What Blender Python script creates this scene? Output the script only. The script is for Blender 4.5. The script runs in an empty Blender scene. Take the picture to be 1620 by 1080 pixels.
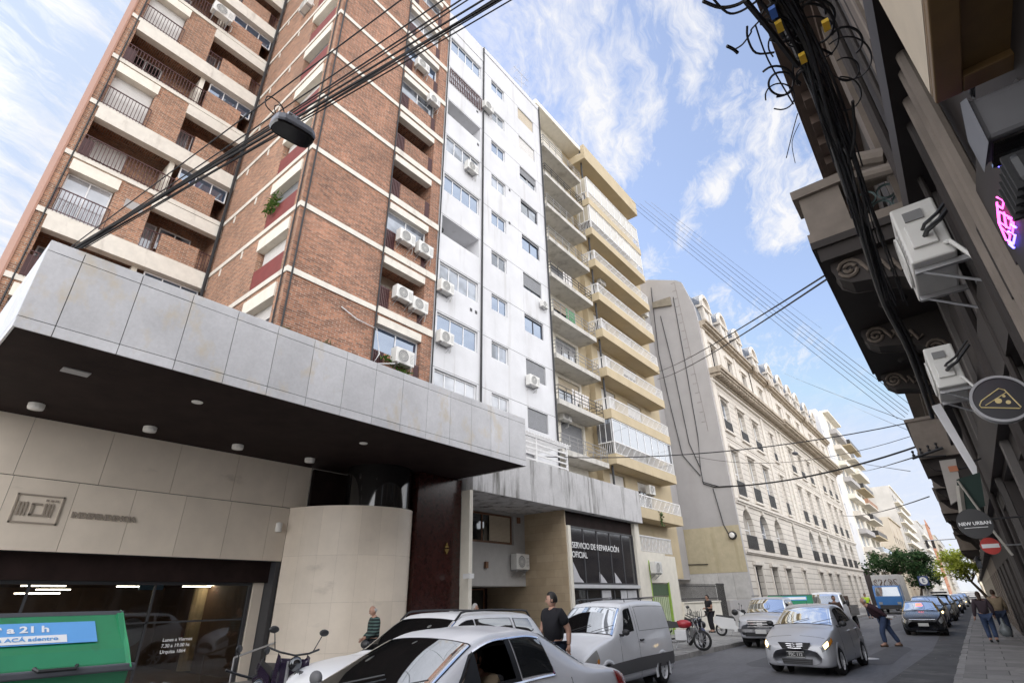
import bpy, bmesh, math, random
from mathutils import Vector, Matrix
SC = bpy.context.scene
COL = SC.collection
R = math.radians
random.seed(7)
# ---------------------------------------------------------------- camera
FPX = 823.0
CAMH = 1.9
def _n(v):
    l = math.sqrt(sum(a*a for a in v)); return [a/l for a in v]
_v1 = _n([1548-810, 933-540, FPX]); _vz = [776-810, -1120-540, FPX]
_d = sum(a*b for a, b in zip(_vz, _v1)); _z = _n([a-_d*b for a, b in zip(_vz, _v1)])
_x = [_v1[1]*_z[2]-_v1[2]*_z[1], _v1[2]*_z[0]-_v1[0]*_z[2], _v1[0]*_z[1]-_v1[1]*_z[0]]
RW = [_x, _v1, _z]            # rows: world X (across), Y (along the street), Z (up) in camera axes
cam = bpy.data.cameras.new('camera'); camo = bpy.data.objects.new('camera', cam); COL.objects.link(camo)
cam.sensor_width = 36; cam.lens = 36*FPX/1620; cam.clip_start = 0.05; cam.clip_end = 3000
_m = Matrix(((RW[0][0], -RW[0][1], -RW[0][2], 0), (RW[1][0], -RW[1][1], -RW[1][2], 0), (RW[2][0], -RW[2][1], -RW[2][2], CAMH), (0, 0, 0, 1)))
camo.matrix_world = _m
SC.camera = camo
def ray(px, py):
    d = (px-810, py-540, FPX)
    return [sum(a*b for a, b in zip(r, d)) for r in RW]
def gx(px, py, X):
    d = ray(px, py); t = X/d[0]; return Vector((X, d[1]*t, CAMH+d[2]*t))
def gy(px, py, Y):
    d = ray(px, py); t = Y/d[1]; return Vector((d[0]*t, Y, CAMH+d[2]*t))
def gz(px, py, Z=0):
    d = ray(px, py); t = (Z-CAMH)/d[2]; return Vector((d[0]*t, d[1]*t, Z))
# ---------------------------------------------------------------- light and sky
SUN_EL, SUN_AZ = R(50), R(-78)          # azimuth from +Y towards +X
SKY, EXPO = 0.052, 1.98
SC.view_settings.view_transform = 'Standard'; SC.view_settings.look = 'None'
SC.view_settings.exposure = EXPO; SC.view_settings.gamma = 1
sd = Vector((math.sin(SUN_AZ)*math.cos(SUN_EL), math.cos(SUN_AZ)*math.cos(SUN_EL), math.sin(SUN_EL)))
sl = bpy.data.lights.new('sun', 'SUN'); sl.energy = 3.2; sl.angle = R(0.6); sl.color = (1, .93, .82)
so = bpy.data.objects.new('sun', sl); COL.objects.link(so); so.location = (0, 0, 60)
so.rotation_euler = sd.to_track_quat('Z', 'Y').to_euler()
W = bpy.data.worlds.new('World'); SC.world = W; W.use_nodes = True
def sky():
    N = W.node_tree.nodes; L = W.node_tree.links
    N.clear()
    out = N.new('ShaderNodeOutputWorld'); bg = N.new('ShaderNodeBackground'); bg.inputs[1].default_value = 1
    st = N.new('ShaderNodeTexSky'); st.sky_type = 'NISHITA'; st.sun_disc = False
    st.sun_elevation = SUN_EL; st.sun_rotation = SUN_AZ; st.air_density = 1.0; st.dust_density = 0.35; st.ozone_density = 1.6
    tc = N.new('ShaderNodeTexCoord')
    def mth(op, a, b=None, c=None):
        n = N.new('ShaderNodeMath'); n.operation = op
        for i, v in enumerate((a, b, c)):
            if v is None: continue
            if isinstance(v, (int, float)): n.inputs[i].default_value = v
            else: L.new(v, n.inputs[i])
        return n.outputs[0]
    def vm(op, a, b=None):
        n = N.new('ShaderNodeVectorMath'); n.operation = op
        for i, v in enumerate((a, b)):
            if v is None: continue
            if isinstance(v, (tuple, list, Vector)): n.inputs[i].default_value = v
            else: L.new(v, n.inputs[i])
        return n
    sx = N.new('ShaderNodeSeparateXYZ'); L.new(tc.outputs['Generated'], sx.inputs[0])
    zz = mth('MAXIMUM', sx.outputs[2], 0.03)
    zq = mth('ADD', zz, 0.08)
    cx = N.new('ShaderNodeCombineXYZ')
    L.new(mth('DIVIDE', sx.outputs[0], zq), cx.inputs[0]); L.new(mth('DIVIDE', sx.outputs[1], zq), cx.inputs[1])
    q = cx.outputs[0]                    # clouds lie on a layer overhead
    def noise(scale, detail, rough, dist=0, vec=None):
        n = N.new('ShaderNodeTexNoise'); n.inputs['Scale'].default_value = scale; n.inputs['Detail'].default_value = detail
        n.inputs['Roughness'].default_value = rough; n.inputs['Distortion'].default_value = dist
        L.new(vec or q, n.inputs['Vector']); return n
    def aniso(ang, sx_, sy_):
        m1 = N.new('ShaderNodeMapping'); m1.inputs['Rotation'].default_value = (0, 0, R(ang)); L.new(qw, m1.inputs[0])
        m2 = N.new('ShaderNodeMapping'); m2.inputs['Scale'].default_value = (sx_, sy_, 1); L.new(m1.outputs[0], m2.inputs[0]); return m2.outputs[0]
    w0 = noise(3.0, 4, .55); qw = vm('ADD', q, vm('MULTIPLY', vm('SUBTRACT', w0.outputs[1], (.5, .5, .5)).outputs[0], (.22, .22, 0)).outputs[0]).outputs[0]
    wisp = noise(2.2, 10, .68, .3, aniso(-15, 3.2, 1.1)).outputs[0]
    fine = noise(9, 10, .7, .4, aniso(-20, 2.2, .8)).outputs[0]
    wob = noise(3.2, 8, .65)
    off = vm('MULTIPLY', vm('SUBTRACT', wob.outputs[1], (.5, .5, .5)).outputs[0], (.2, .2, 0)).outputs[0]
    qd = vm('ADD', q, off).outputs[0]
    def Q(px, py):
        d = Vector(_n(ray(px, py))); return Vector((d.x/(d.z+.08), d.y/(d.z+.08), 0))
    def capsule(a, b, w):
        A = Q(*a); B = Q(*b); ab = B-A
        pa = vm('SUBTRACT', qd, A).outputs[0]
        h = mth('DIVIDE', vm('DOT_PRODUCT', pa, ab).outputs['Value'], ab.dot(ab)); hc = mth('MINIMUM', mth('MAXIMUM', h, 0), 1)
        s = N.new('ShaderNodeVectorMath'); s.operation = 'SCALE'; s.inputs[0].default_value = ab; L.new(hc, s.inputs['Scale'])
        dist = vm('LENGTH', vm('SUBTRACT', pa, s.outputs[0]).outputs[0]).outputs['Value']
        return mth('SUBTRACT', 1, mth('MINIMUM', mth('DIVIDE', dist, w), 1))
    caps = None
    for a, b, w, k in CLOUDS:
        c = mth('MULTIPLY', capsule(a, b, w), k)
        caps = c if caps is None else mth('MAXIMUM', caps, c)
    tex = mth('ADD', mth('MULTIPLY', wisp, .55), mth('MULTIPLY', fine, .45))
    d1 = mth('MAXIMUM', mth('MULTIPLY', mth('ADD', caps, mth('MULTIPLY', mth('SUBTRACT', tex, .56), 4.2)), mth('MINIMUM', mth('MULTIPLY', caps, 2.2), 1)), 0)
    base = mth('MAXIMUM', mth('SUBTRACT', mth('MULTIPLY', tex, 2.2), 1.05), 0)
    # added out-of-view bright cloud behind the camera and to the right, lights the facades
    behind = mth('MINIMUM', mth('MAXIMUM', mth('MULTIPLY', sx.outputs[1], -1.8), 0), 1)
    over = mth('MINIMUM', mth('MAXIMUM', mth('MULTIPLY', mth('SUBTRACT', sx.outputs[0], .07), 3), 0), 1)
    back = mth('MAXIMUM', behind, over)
    # veil low along the horizon
    veil = mth('MULTIPLY', mth('POWER', mth('SUBTRACT', 1, zz), 5), .85)
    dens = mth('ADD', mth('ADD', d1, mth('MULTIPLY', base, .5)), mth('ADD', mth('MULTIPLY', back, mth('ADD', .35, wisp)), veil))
    dens = mth('MINIMUM', mth('MAXIMUM', dens, .16), 1)
    dens = mth('MULTIPLY', dens, .96)
    sc = N.new('ShaderNodeVectorMath'); sc.operation = 'SCALE'; L.new(st.outputs[0], sc.inputs[0]); sc.inputs['Scale'].default_value = SKY
    tint = vm('MINIMUM', vm('MULTIPLY', sc.outputs[0], (1.18, 1.12, 1.12)).outputs[0], (.15, .185, .25)).outputs[0]
    mix = N.new('ShaderNodeMix'); mix.data_type = 'RGBA'
    L.new(dens, mix.inputs['Factor']); L.new(tint, mix.inputs['A'])
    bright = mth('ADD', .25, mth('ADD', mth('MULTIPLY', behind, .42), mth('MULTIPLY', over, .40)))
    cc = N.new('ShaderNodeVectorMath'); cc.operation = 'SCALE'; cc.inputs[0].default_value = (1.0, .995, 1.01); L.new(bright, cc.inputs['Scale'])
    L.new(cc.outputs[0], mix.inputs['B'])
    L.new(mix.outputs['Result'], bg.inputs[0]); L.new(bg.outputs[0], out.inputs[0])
CLOUDS = [((800, -120), (870, 30), .22, .8), ((875, 30), (970, 190), .19, 1.15), ((955, 160), (985, 240), .15, 1.1), ((770, 40), (850, 130), .16, .5),
          ((1060, -80), (1088, 80), .085, .95), ((1088, 80), (1105, 150), .085, .85), ((1115, 120), (1185, 245), .12, .75), ((1185, 245), (1115, 315), .10, .95),
          ((1225, 200), (1250, 360), .17, .85), ((1150, 475), (1165, 500), .18, .65), ((1040, 410), (1030, 440), .17, .55), ((1210, 555), (1240, 565), .28, .6), ((1090, 340), (1080, 390), .14, .5),
          ((-60, 150), (110, 200), .32, .95), ((10, 300), (-40, 400), .30, .95), ((40, 20), (90, 60), .24, .6), ((120, 70), (180, 0), .20, .5)]
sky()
# ---------------------------------------------------------------- mesh helpers
ORG = {}
def thing(name, label, cat, loc=(0, 0, 0), group=None, local=False):
    o = bpy.data.objects.new(name, None); COL.objects.link(o); o.location = loc; o.empty_display_size = .2
    o['label'] = label; o['category'] = cat
    if group: o['group'] = group
    ORG[o.name] = Vector((0, 0, 0)) if local else Vector(loc)
    return o
def tag(o, label, cat, group=None):
    o['label'] = label; o['category'] = cat
    if group: o['group'] = group
    return o
def kids(o): return [c for c in bpy.data.objects if c.parent == o]
def copy_tree(o, parent=None):
    c = o.copy(); COL.objects.link(c); ORG[c.name] = ORG.get(o.name, Vector())
    if parent is not None: c.parent = parent
    for ch in list(o.children): copy_tree(ch, c)
    return c
class MB:
    def __init__(s): s.v = []; s.f = []; s.mi = []; s.k = 0; s.calls = []
    def add(s, vs, fs):
        b = len(s.v); s.calls.append((b, len(s.f))); s.v += [tuple(v) for v in vs]; s.f += [tuple(b+i for i in f) for f in fs]; s.mi += [s.k]*len(fs)
    def box(s, x0, x1, y0, y1, z0, z1):
        s.add([(x0, y0, z0), (x1, y0, z0), (x1, y1, z0), (x0, y1, z0), (x0, y0, z1), (x1, y0, z1), (x1, y1, z1), (x0, y1, z1)],
              [(0, 3, 2, 1), (4, 5, 6, 7), (0, 1, 5, 4), (1, 2, 6, 5), (2, 3, 7, 6), (3, 0, 4, 7)])
    def poly(s, *p): s.add(p, [tuple(range(len(p)))])
    def prism(s, pts, ax, a, b):          # closed polygon in the two other axes, pushed along ax from a to b
        def P(p, t): return (t, p[0], p[1]) if ax == 'x' else (p[0], t, p[1]) if ax == 'y' else (p[0], p[1], t)
        n = len(pts)
        s.add([P(p, a) for p in pts]+[P(p, b) for p in pts],
              [tuple(range(n)), tuple(range(2*n-1, n-1, -1))]+[(i, (i+1) % n, n+(i+1) % n, n+i) for i in range(n)])
    def tube(s, pts, r, n=6, r1=None, cap=True):
        pts = [Vector(p) for p in pts]; m = len(pts); rings = []
        up = Vector((0, 0, 1))
        for i, p in enumerate(pts):
            t = (pts[min(i+1, m-1)]-pts[max(i-1, 0)])
            if t.length < 1e-9: t = Vector((0, 0, 1))
            t.normalize(); a = t.cross(up)
            if a.length < .05: a = t.cross(Vector((1, 0, 0)))
            a.normalize(); b = t.cross(a)
            rr = r if r1 is None else r+(r1-r)*i/max(1, m-1)
            rings.append([p+(a*math.cos(2*math.pi*j/n)+b*math.sin(2*math.pi*j/n))*rr for j in range(n)])
        fs = []
        for i in range(m-1):
            for j in range(n): fs.append((i*n+j, i*n+(j+1) % n, (i+1)*n+(j+1) % n, (i+1)*n+j))
        if cap: fs += [tuple(range(n-1, -1, -1)), tuple(range((m-1)*n, m*n))]
        s.add([v for ri in rings for v in ri], fs)
    def lathe(s, prof, n=16, c=(0, 0, 0), ax='z', a0=0, a1=2*math.pi):
        full = abs(a1-a0-2*math.pi) < 1e-6; m = n if full else n+1; vs = []
        for r, h in prof:
            for j in range(m):
                a = a0+(a1-a0)*j/n; x, y = r*math.cos(a), r*math.sin(a)
                p = (x, y, h) if ax == 'z' else (h, x, y) if ax == 'x' else (x, h, y)
                vs.append((c[0]+p[0], c[1]+p[1], c[2]+p[2]))
        fs = []
        for i in range(len(prof)-1):
            for j in range(n): fs.append((i*m+j, i*m+(j+1) % m, (i+1)*m+(j+1) % m, (i+1)*m+j))
        s.add(vs, fs)
    def ball(s, c, rx, ry, rz, n=10, m=7):
        s.lathe2(c, [(math.sin(math.pi*i/m), -math.cos(math.pi*i/m)) for i in range(m+1)], rx, ry, rz, n)
    def lathe2(s, c, prof, rx, ry, rz, n):
        b = MB(); b.lathe([(max(r, .001), h) for r, h in prof], n)
        s.add([(c[0]+x*rx, c[1]+y*ry, c[2]+z*rz) for x, y, z in b.v], b.f)
    def each(s, name, mats, parent=None, n=1, **k):
        """every n consecutive shapes become one part of their own"""
        cs = s.calls[::n]+[(len(s.v), len(s.f))]; r = []
        for (v0, f0), (v1, f1) in zip(cs[:-1], cs[1:]):
            q = MB(); q.v = s.v[v0:v1]; q.f = [tuple(i-v0 for i in f) for f in s.f[f0:f1]]; q.mi = s.mi[f0:f1]; r.append(q.build(name, mats, parent, **k))
        return r
    def build(s, name, mats, parent=None, smooth=False, bevel=0, sub=0):
        me = bpy.data.meshes.new(name)
        o = bpy.data.objects.new(name, me)
        og = ORG.get(parent.name, Vector()) if parent is not None else Vector()
        ORG[o.name] = og
        vs = [(v[0]-og.x, v[1]-og.y, v[2]-og.z) for v in s.v] if og.length else s.v
        me.from_pydata(vs, [], s.f)
        mats = mats if isinstance(mats, (list, tuple)) else [mats]
        for m in mats: me.materials.append(m)
        if len(mats) > 1: me.polygons.foreach_set('material_index', s.mi)
        uv = me.uv_layers.new(name='UVMap'); vv = s.v; k = 0; data = [0.0]*(2*len(me.loops))
        for p in me.polygons:
            nx, ny, nz = abs(p.normal.x), abs(p.normal.y), abs(p.normal.z)
            for vi in p.vertices:
                x, y, z = vv[vi]
                if nz > .75: a, b = x, y
                elif nx >= ny: a, b = y, z
                else: a, b = x, z
                data[2*k] = a; data[2*k+1] = b; k += 1
        uv.data.foreach_set('uv', data)
        if smooth: me.polygons.foreach_set('use_smooth', [True]*len(me.polygons))
        COL.objects.link(o)
        if parent is not None: o.parent = parent
        if bevel:
            md = o.modifiers.new('bevel', 'BEVEL'); md.width = bevel; md.segments = 2; md.limit_method = 'ANGLE'; md.angle_limit = R(40)
        if sub:
            md = o.modifiers.new('sub', 'SUBSURF'); md.levels = sub; md.render_levels = sub
        return o
class FA:
    """a facade: u runs along it, v up, w outward"""
    def __init__(s, ax, pos, sg): s.ax, s.pos, s.sg = ax, pos, sg
    def P(s, u, v, w): return (s.pos+s.sg*w, u, v) if s.ax == 'x' else (u, s.pos+s.sg*w, v)
    def box(s, mb, u0, u1, v0, v1, w0, w1):
        a = s.P(u0, v0, w0); b = s.P(u1, v1, w1)
        mb.box(min(a[0], b[0]), max(a[0], b[0]), min(a[1], b[1]), max(a[1], b[1]), v0, v1)
    def quad(s, mb, u0, u1, v0, v1, w): mb.poly(s.P(u0, v0, w), s.P(u1, v0, w), s.P(u1, v1, w), s.P(u0, v1, w))
    def wall(s, mb, u0, u1, v0, v1, ops, back=6):
        """sheet with openings (u0,u1,v0,v1,depth), reveals, and a core behind"""
        us = sorted({u0, u1} | {o[i] for o in ops for i in (0, 1)}); vs = sorted({v0, v1} | {o[i] for o in ops for i in (2, 3)})
        us = [u for u in us if u0-1e-6 <= u <= u1+1e-6]; vs = [v for v in vs if v0-1e-6 <= v <= v1+1e-6]
        for i in range(len(us)-1):
            for j in range(len(vs)-1):
                cu = (us[i]+us[i+1])/2; cv = (vs[j]+vs[j+1])/2
                if any(o[0] < cu < o[1] and o[2] < cv < o[3] for o in ops): continue
                s.quad(mb, us[i], us[i+1], vs[j], vs[j+1], 0)
        dm = max([o[4] for o in ops]+[.3])+.05
        for a, b, c, d, dp in ops:
            P = s.P
            mb.poly(P(a, c, 0), P(b, c, 0), P(b, c, -dp), P(a, c, -dp)); mb.poly(P(a, d, 0), P(b, d, 0), P(b, d, -dp), P(a, d, -dp))
            mb.poly(P(a, c, 0), P(a, d, 0), P(a, d, -dp), P(a, c, -dp)); mb.poly(P(b, c, 0), P(b, d, 0), P(b, d, -dp), P(b, c, -dp))
            s.quad(mb, a, b, c, d, -dp)
        P = s.P
        for (a, b) in ((u0, u0), (u1, u1)): mb.poly(P(a, v0, 0), P(a, v1, 0), P(a, v1, -dm), P(a, v0, -dm))
        mb.poly(P(u0, v1, 0), P(u1, v1, 0), P(u1, v1, -dm), P(u0, v1, -dm))
        s.box(mb, u0, u1, v0, v1, -back, -dm)
    def window(s, par, u0, u1, v0, v1, w, fm, pm, nu=2, nv=1, t=.05, name='window', shut=0, sm=None, open_=None):
        f = MB(); e = .004
        s.box(f, u0, u1, v0, v0+t, w, w+.06); s.box(f, u0, u1, v1-t, v1, w, w+.06)
        s.box(f, u0, u0+t, v0+t, v1-t, w, w+.06); s.box(f, u1-t, u1, v0+t, v1-t, w, w+.06)
        for i in range(1, nu):
            u = u0+(u1-u0)*i/nu; s.box(f, u-t*.45, u+t*.45, v0+t, v1-t, w, w+.05)
        for i in range(1, nv):
            v = v0+(v1-v0)*i/nv; s.box(f, u0+t, u1-t, v-t*.4, v+t*.4, w, w+.048)
        o = f.build(name, fm, par)
        p = MB(); s.quad(p, u0+t*.5, u1-t*.5, v0+t*.5, v1-t*.5, w+.02); p.build('pane', pm, o)
        if shut > 0:
            q = MB(); s.box(q, u0+t*.6, u1-t*.6, v1-(v1-v0)*shut, v1-.01, w+.062, w+.085); q.build('shutter', sm, o)
        return o
    def rail(s, mb, u0, u1, v0, v1, w, gap=.11, r=.009, d=0):
        """iron railing: top and bottom bars with uprights; d>0 adds returns to the wall"""
        s.box(mb, u0, u1, v1-.035, v1, w-.02, w+.02); s.box(mb, u0, u1, v0+.05, v0+.075, w-.012, w+.012)
        n = max(2, int((u1-u0)/gap))
        for i in range(n+1):
            u = u0+(u1-u0)*i/n; s.box(mb, u-r, u+r, v0, v1-.03, w-r, w+r)
        if d:
            for u in (u0, u1):
                s.box(mb, u-.02, u+.02, v1-.035, v1, w-d, w-.02)
                k = max(2, int(d/gap))
                for i in range(1, k): s.box(mb, u-r, u+r, v0, v1-.03, w-d*i/k-r, w-d*i/k+r)
def fuse(name, body, fontsize, loc, rot, m, parent=None, depth=.004, align='CENTER', bold=0):
    cu = bpy.data.curves.new(name, 'FONT'); cu.body = body; cu.size = fontsize; cu.align_x = align; cu.align_y = 'CENTER'
    cu.extrude = depth; cu.offset = bold
    t = bpy.data.objects.new(name+'_tmp', cu); COL.objects.link(t)
    dg = bpy.context.evaluated_depsgraph_get(); me = bpy.data.meshes.new_from_object(t.evaluated_get(dg))
    bpy.data.objects.remove(t, do_unlink=True)
    M4 = Matrix.Translation(loc) @ rot.to_4x4(); me.transform(M4)
    og = ORG.get(parent.name, Vector()) if parent is not None else Vector()
    if og.length: me.transform(Matrix.Translation(-og))
    me.materials.clear(); me.materials.append(m)
    o = bpy.data.objects.new(name, me); COL.objects.link(o); ORG[o.name] = og
    if parent is not None: o.parent = parent
    return o
def rotm(xd, yd):
    xd = Vector(xd).normalized(); yd = Vector(yd).normalized(); zd = xd.cross(yd).normalized(); yd = zd.cross(xd)
    return Matrix((xd, yd, zd)).transposed()
FACE_PX = rotm((0, 1, 0), (0, 0, 1))     # readable from +X
FACE_MX = rotm((0, -1, 0), (0, 0, 1))
FACE_MY = rotm((1, 0, 0), (0, 0, 1))     # readable from -Y
# ---------------------------------------------------------------- materials
MATS = {}
def mat(name, col, rough=.6, metal=0, amp=.12, scale=3.0, bump=0, bscale=30, coat=0, spec=.5, island=0, stain=None, sscale=(3, 3, .35), sthr=(.52, .7),
        emit=0, tile=None, fine=0, grime=0):
    m = bpy.data.materials.new(name); m.use_nodes = True; MATS[name] = m
    N = m.node_tree.nodes; L = m.node_tree.links; b = N['Principled BSDF']
    b.inputs['Roughness'].default_value = rough; b.inputs['Metallic'].default_value = metal
    b.inputs['Specular IOR Level'].default_value = spec; b.inputs['Coat Weight'].default_value = coat; b.inputs['Coat Roughness'].default_value = .06
    tc = N.new('ShaderNodeTexCoord')
    def mixc(f, a, bb, mode='MIX'):
        n = N.new('ShaderNodeMix'); n.data_type = 'RGBA'; n.blend_type = mode
        for s, v in (('Factor', f), ('A', a), ('B', bb)):
            if isinstance(v, (int, float)): n.inputs[s].default_value = v
            elif isinstance(v, tuple): n.inputs[s].default_value = (*v[:3], 1)
            else: L.new(v, n.inputs[s])
        return n.outputs['Result']
    def noise(sc, det=5, ro=.6, vec=None):
        n = N.new('ShaderNodeTexNoise'); n.inputs['Scale'].default_value = sc; n.inputs['Detail'].default_value = det; n.inputs['Roughness'].default_value = ro
        L.new(vec or tc.outputs['Object'], n.inputs['Vector']); return n.outputs[0]
    def ramp(f, a, bb):
        n = N.new('ShaderNodeMapRange'); n.inputs['From Min'].default_value = a; n.inputs['From Max'].default_value = bb; L.new(f, n.inputs['Value']); return n.outputs[0]
    c = tuple(col); h = None
    if tile:                               # (width, height, mortar, second colour, mortar colour, offset)
        tw, th, mo, c2, mc, of = tile
        n = N.new('ShaderNodeTexBrick'); L.new(tc.outputs['UV'], n.inputs['Vector']); n.inputs['Scale'].default_value = 1
        n.inputs['Brick Width'].default_value = tw; n.inputs['Row Height'].default_value = th; n.inputs['Mortar Size'].default_value = mo
        n.inputs['Mortar Smooth'].default_value = .1; n.inputs['Color1'].default_value = (*col, 1); n.inputs['Color2'].default_value = (*c2, 1); n.inputs['Mortar'].default_value = (*mc, 1)
        n.offset = of; c = n.outputs['Color']; h = n.outputs['Fac']
    if amp:
        f = noise(scale); g = mixc(ramp(f, .3, .7), (1-amp,)*3, (1+amp,)*3); c = mixc(1.0, c, g, 'MULTIPLY')
    if fine:
        f = noise(scale*14, 3); g = mixc(ramp(f, .3, .7), (1-fine,)*3, (1+fine,)*3); c = mixc(1.0, c, g, 'MULTIPLY')
    if island:
        gi = N.new('ShaderNodeNewGeometry'); g = mixc(gi.outputs['Random Per Island'], (1-island,)*3, (1+island,)*3); c = mixc(1.0, c, g, 'MULTIPLY')
    if stain:
        mp = N.new('ShaderNodeMapping'); mp.inputs['Scale'].default_value = sscale; L.new(tc.outputs['Object'], mp.inputs[0])
        f = ramp(noise(1.0, 7, .65, mp.outputs[0]), *sthr); c = mixc(f, c, tuple(stain))
    if grime:
        f = ramp(noise(.35, 6, .7), .42, .75); g = mixc(f, (1, 1, 1), (1-grime,)*3); c = mixc(1.0, c, g, 'MULTIPLY')
    if isinstance(c, tuple): b.inputs['Base Color'].default_value = (*c, 1)
    else: L.new(c, b.inputs['Base Color'])
    if bump or h is not None:
        bp = N.new('ShaderNodeBump'); bp.inputs['Strength'].default_value = bump or .4; bp.inputs['Distance'].default_value = .01
        if h is not None:
            i = N.new('ShaderNodeMath'); i.operation = 'SUBTRACT'; i.inputs[0].default_value = 1; L.new(h, i.inputs[1]); L.new(i.outputs[0], bp.inputs['Height'])
        else: L.new(noise(bscale, 6), bp.inputs['Height'])
        L.new(bp.outputs[0], b.inputs['Normal'])
    if emit:
        b.inputs['Emission Color'].default_value = (*col, 1); b.inputs['Emission Strength'].default_value = emit
    return m
def glassmat(name, base, refl=.35, rough=.03, tint=(.9, .95, 1), see=0, var=0):
    m = bpy.data.materials.new(name); m.use_nodes = True; N = m.node_tree.nodes; L = m.node_tree.links; N.clear(); MATS[name] = m
    out = N.new('ShaderNodeOutputMaterial'); d = N.new('ShaderNodeBsdfDiffuse'); g = N.new('ShaderNodeBsdfGlossy')
    d.inputs[0].default_value = (*base, 1); g.inputs[0].default_value = (*tint, 1); g.inputs['Roughness'].default_value = rough
    src = d.outputs[0]
    tc = N.new('ShaderNodeTexCoord')
    if var:
        n = N.new('ShaderNodeTexNoise'); n.inputs['Scale'].default_value = .9; L.new(tc.outputs['Object'], n.inputs['Vector'])
        cr = N.new('ShaderNodeValToRGB'); cr.color_ramp.elements[0].position = .42; cr.color_ramp.elements[1].position = .62
        cr.color_ramp.elements[0].color = (*base, 1); cr.color_ramp.elements[1].color = (*[min(1, x*var+.02) for x in base], 1)
        L.new(n.outputs[0], cr.inputs[0]); L.new(cr.outputs[0], d.inputs[0])
    if see:
        t = N.new('ShaderNodeBsdfTransparent'); t.inputs[0].default_value = (see, see, see, 1); src = t.outputs[0]
    lw = N.new('ShaderNodeLayerWeight'); lw.inputs[0].default_value = .35
    ad = N.new('ShaderNodeMath'); ad.operation = 'ADD'; ad.inputs[1].default_value = refl; L.new(lw.outputs['Fresnel'], ad.inputs[0])
    cl = N.new('ShaderNodeMath'); cl.operation = 'MINIMUM'; cl.inputs[1].default_value = .92; L.new(ad.outputs[0], cl.inputs[0])
    bn = N.new('ShaderNodeTexNoise'); bn.inputs['Scale'].default_value = 1.1; L.new(tc.outputs['Object'], bn.inputs['Vector'])
    bp = N.new('ShaderNodeBump'); bp.inputs['Strength'].default_value = .08; bp.inputs['Distance'].default_value = .02; L.new(bn.outputs[0], bp.inputs['Height']); L.new(bp.outputs[0], g.inputs['Normal'])
    mx = N.new('ShaderNodeMixShader'); L.new(cl.outputs[0], mx.inputs[0]); L.new(src, mx.inputs[1]); L.new(g.outputs[0], mx.inputs[2]); L.new(mx.outputs[0], out.inputs[0])
    return m
brick = mat('brick', (.42, .175, .095), .9, tile=(.30, .082, .013, (.18, .075, .045), (.35, .27, .21), .5), amp=.14, scale=.6, grime=.3, fine=.25, bump=.7)
brick_warm = mat('brick_warm', (.46, .215, .12), .9, tile=(.30, .082, .013, (.22, .105, .065), (.40, .32, .25), .5), amp=.12, scale=.6, grime=.25, fine=.2, bump=.7)
pinkr = mat('pink_render', (.36, .2, .145), .85, amp=.1)
band = mat('white_band', (.66, .62, .55), .7, amp=.08, stain=(.42, .38, .33), sthr=(.58, .8), sscale=(2, 2, .6))
creamp = mat('cream_paint', (.72, .68, .59), .7, amp=.07, stain=(.48, .43, .36), sthr=(.6, .85))
whitew = mat('white_wall', (.62, .62, .635), .7, amp=.06, scale=.8, stain=(.40, .385, .365), sthr=(.56, .88), sscale=(2.2, 2.2, .16), grime=.08)
creamw = mat('cream_wall', (.73, .69, .6), .75, amp=.06, stain=(.5, .45, .38), sthr=(.6, .85))
yellow = mat('yellow_wall', (.48, .395, .26), .8, amp=.08, scale=.9, stain=(.4, .3, .17), sthr=(.6, .85), sscale=(2, 2, .3))
graywall = mat('gray_render', (.385, .37, .365), .85, amp=.07, scale=.7, stain=(.36, .34, .33), sthr=(.55, .8), sscale=(.9, .9, .12))
stone = mat('limestone', (.60, .555, .495), .85, amp=.1, scale=1.2, stain=(.36, .32, .28), sthr=(.6, .85), sscale=(1.2, 1.2, .3), fine=.05)
stoned = mat('weathered_stone', (.40, .34, .27), .9, amp=.2, scale=1.5, stain=(.2, .17, .13), sthr=(.5, .75))
slate = mat('slate_roof', (.17, .19, .23), .5, amp=.15, tile=(.3, .2, .01, (.13, .15, .18), (.08, .08, .09), .5))
marble = mat('grey_marble', (.62, .615, .63), .25, amp=.09, scale=1.3, island=.07, stain=(.62, .54, .42), sthr=(.55, .74), sscale=(2.2, 1.5, 1.0), fine=.05, grime=.12)
travert = mat('travertine', (.74, .65, .545), .45, amp=.06, scale=1.5, island=.05, stain=(.42, .36, .3), sthr=(.62, .85), sscale=(.6, .6, 1.5))
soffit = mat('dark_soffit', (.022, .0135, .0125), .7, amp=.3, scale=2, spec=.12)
granite = mat('red_granite', (.036, .011, .009), .2, amp=.3, scale=6, fine=.3)
blackg = mat('black_mirror', (.012, .011, .011), .07, amp=0, spec=.8)
dark = mat('dark_gap', (.02, .018, .018), .7, amp=0)
concrete = mat('stained_concrete', (.55, .54, .54), .85, amp=.1, scale=1.2, stain=(.12, .115, .10), sthr=(.5, .68), sscale=(2.4, 2.4, .28), fine=.06)
greyren = mat('gray_office_render', (.43, .42, .405), .8, amp=.06)
tiles = mat('beige_tile', (.46, .365, .25), .5, tile=(.9, .3, .005, (.40, .31, .205), (.3, .23, .16), .5), amp=.1, scale=2)
asphalt = mat('asphalt', (.15, .15, .16), .85, amp=.12, scale=.5, fine=.12, bump=.3, bscale=60, stain=(.085, .085, .09), sthr=(.5, .75), sscale=(1.1, .12, 1))
gutter = mat('gutter_asphalt', (.075, .073, .072), .8, amp=.25, scale=1.2, bump=.4, bscale=40, stain=(.18, .175, .165), sthr=(.55, .75), sscale=(.7, .7, 1))
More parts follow.
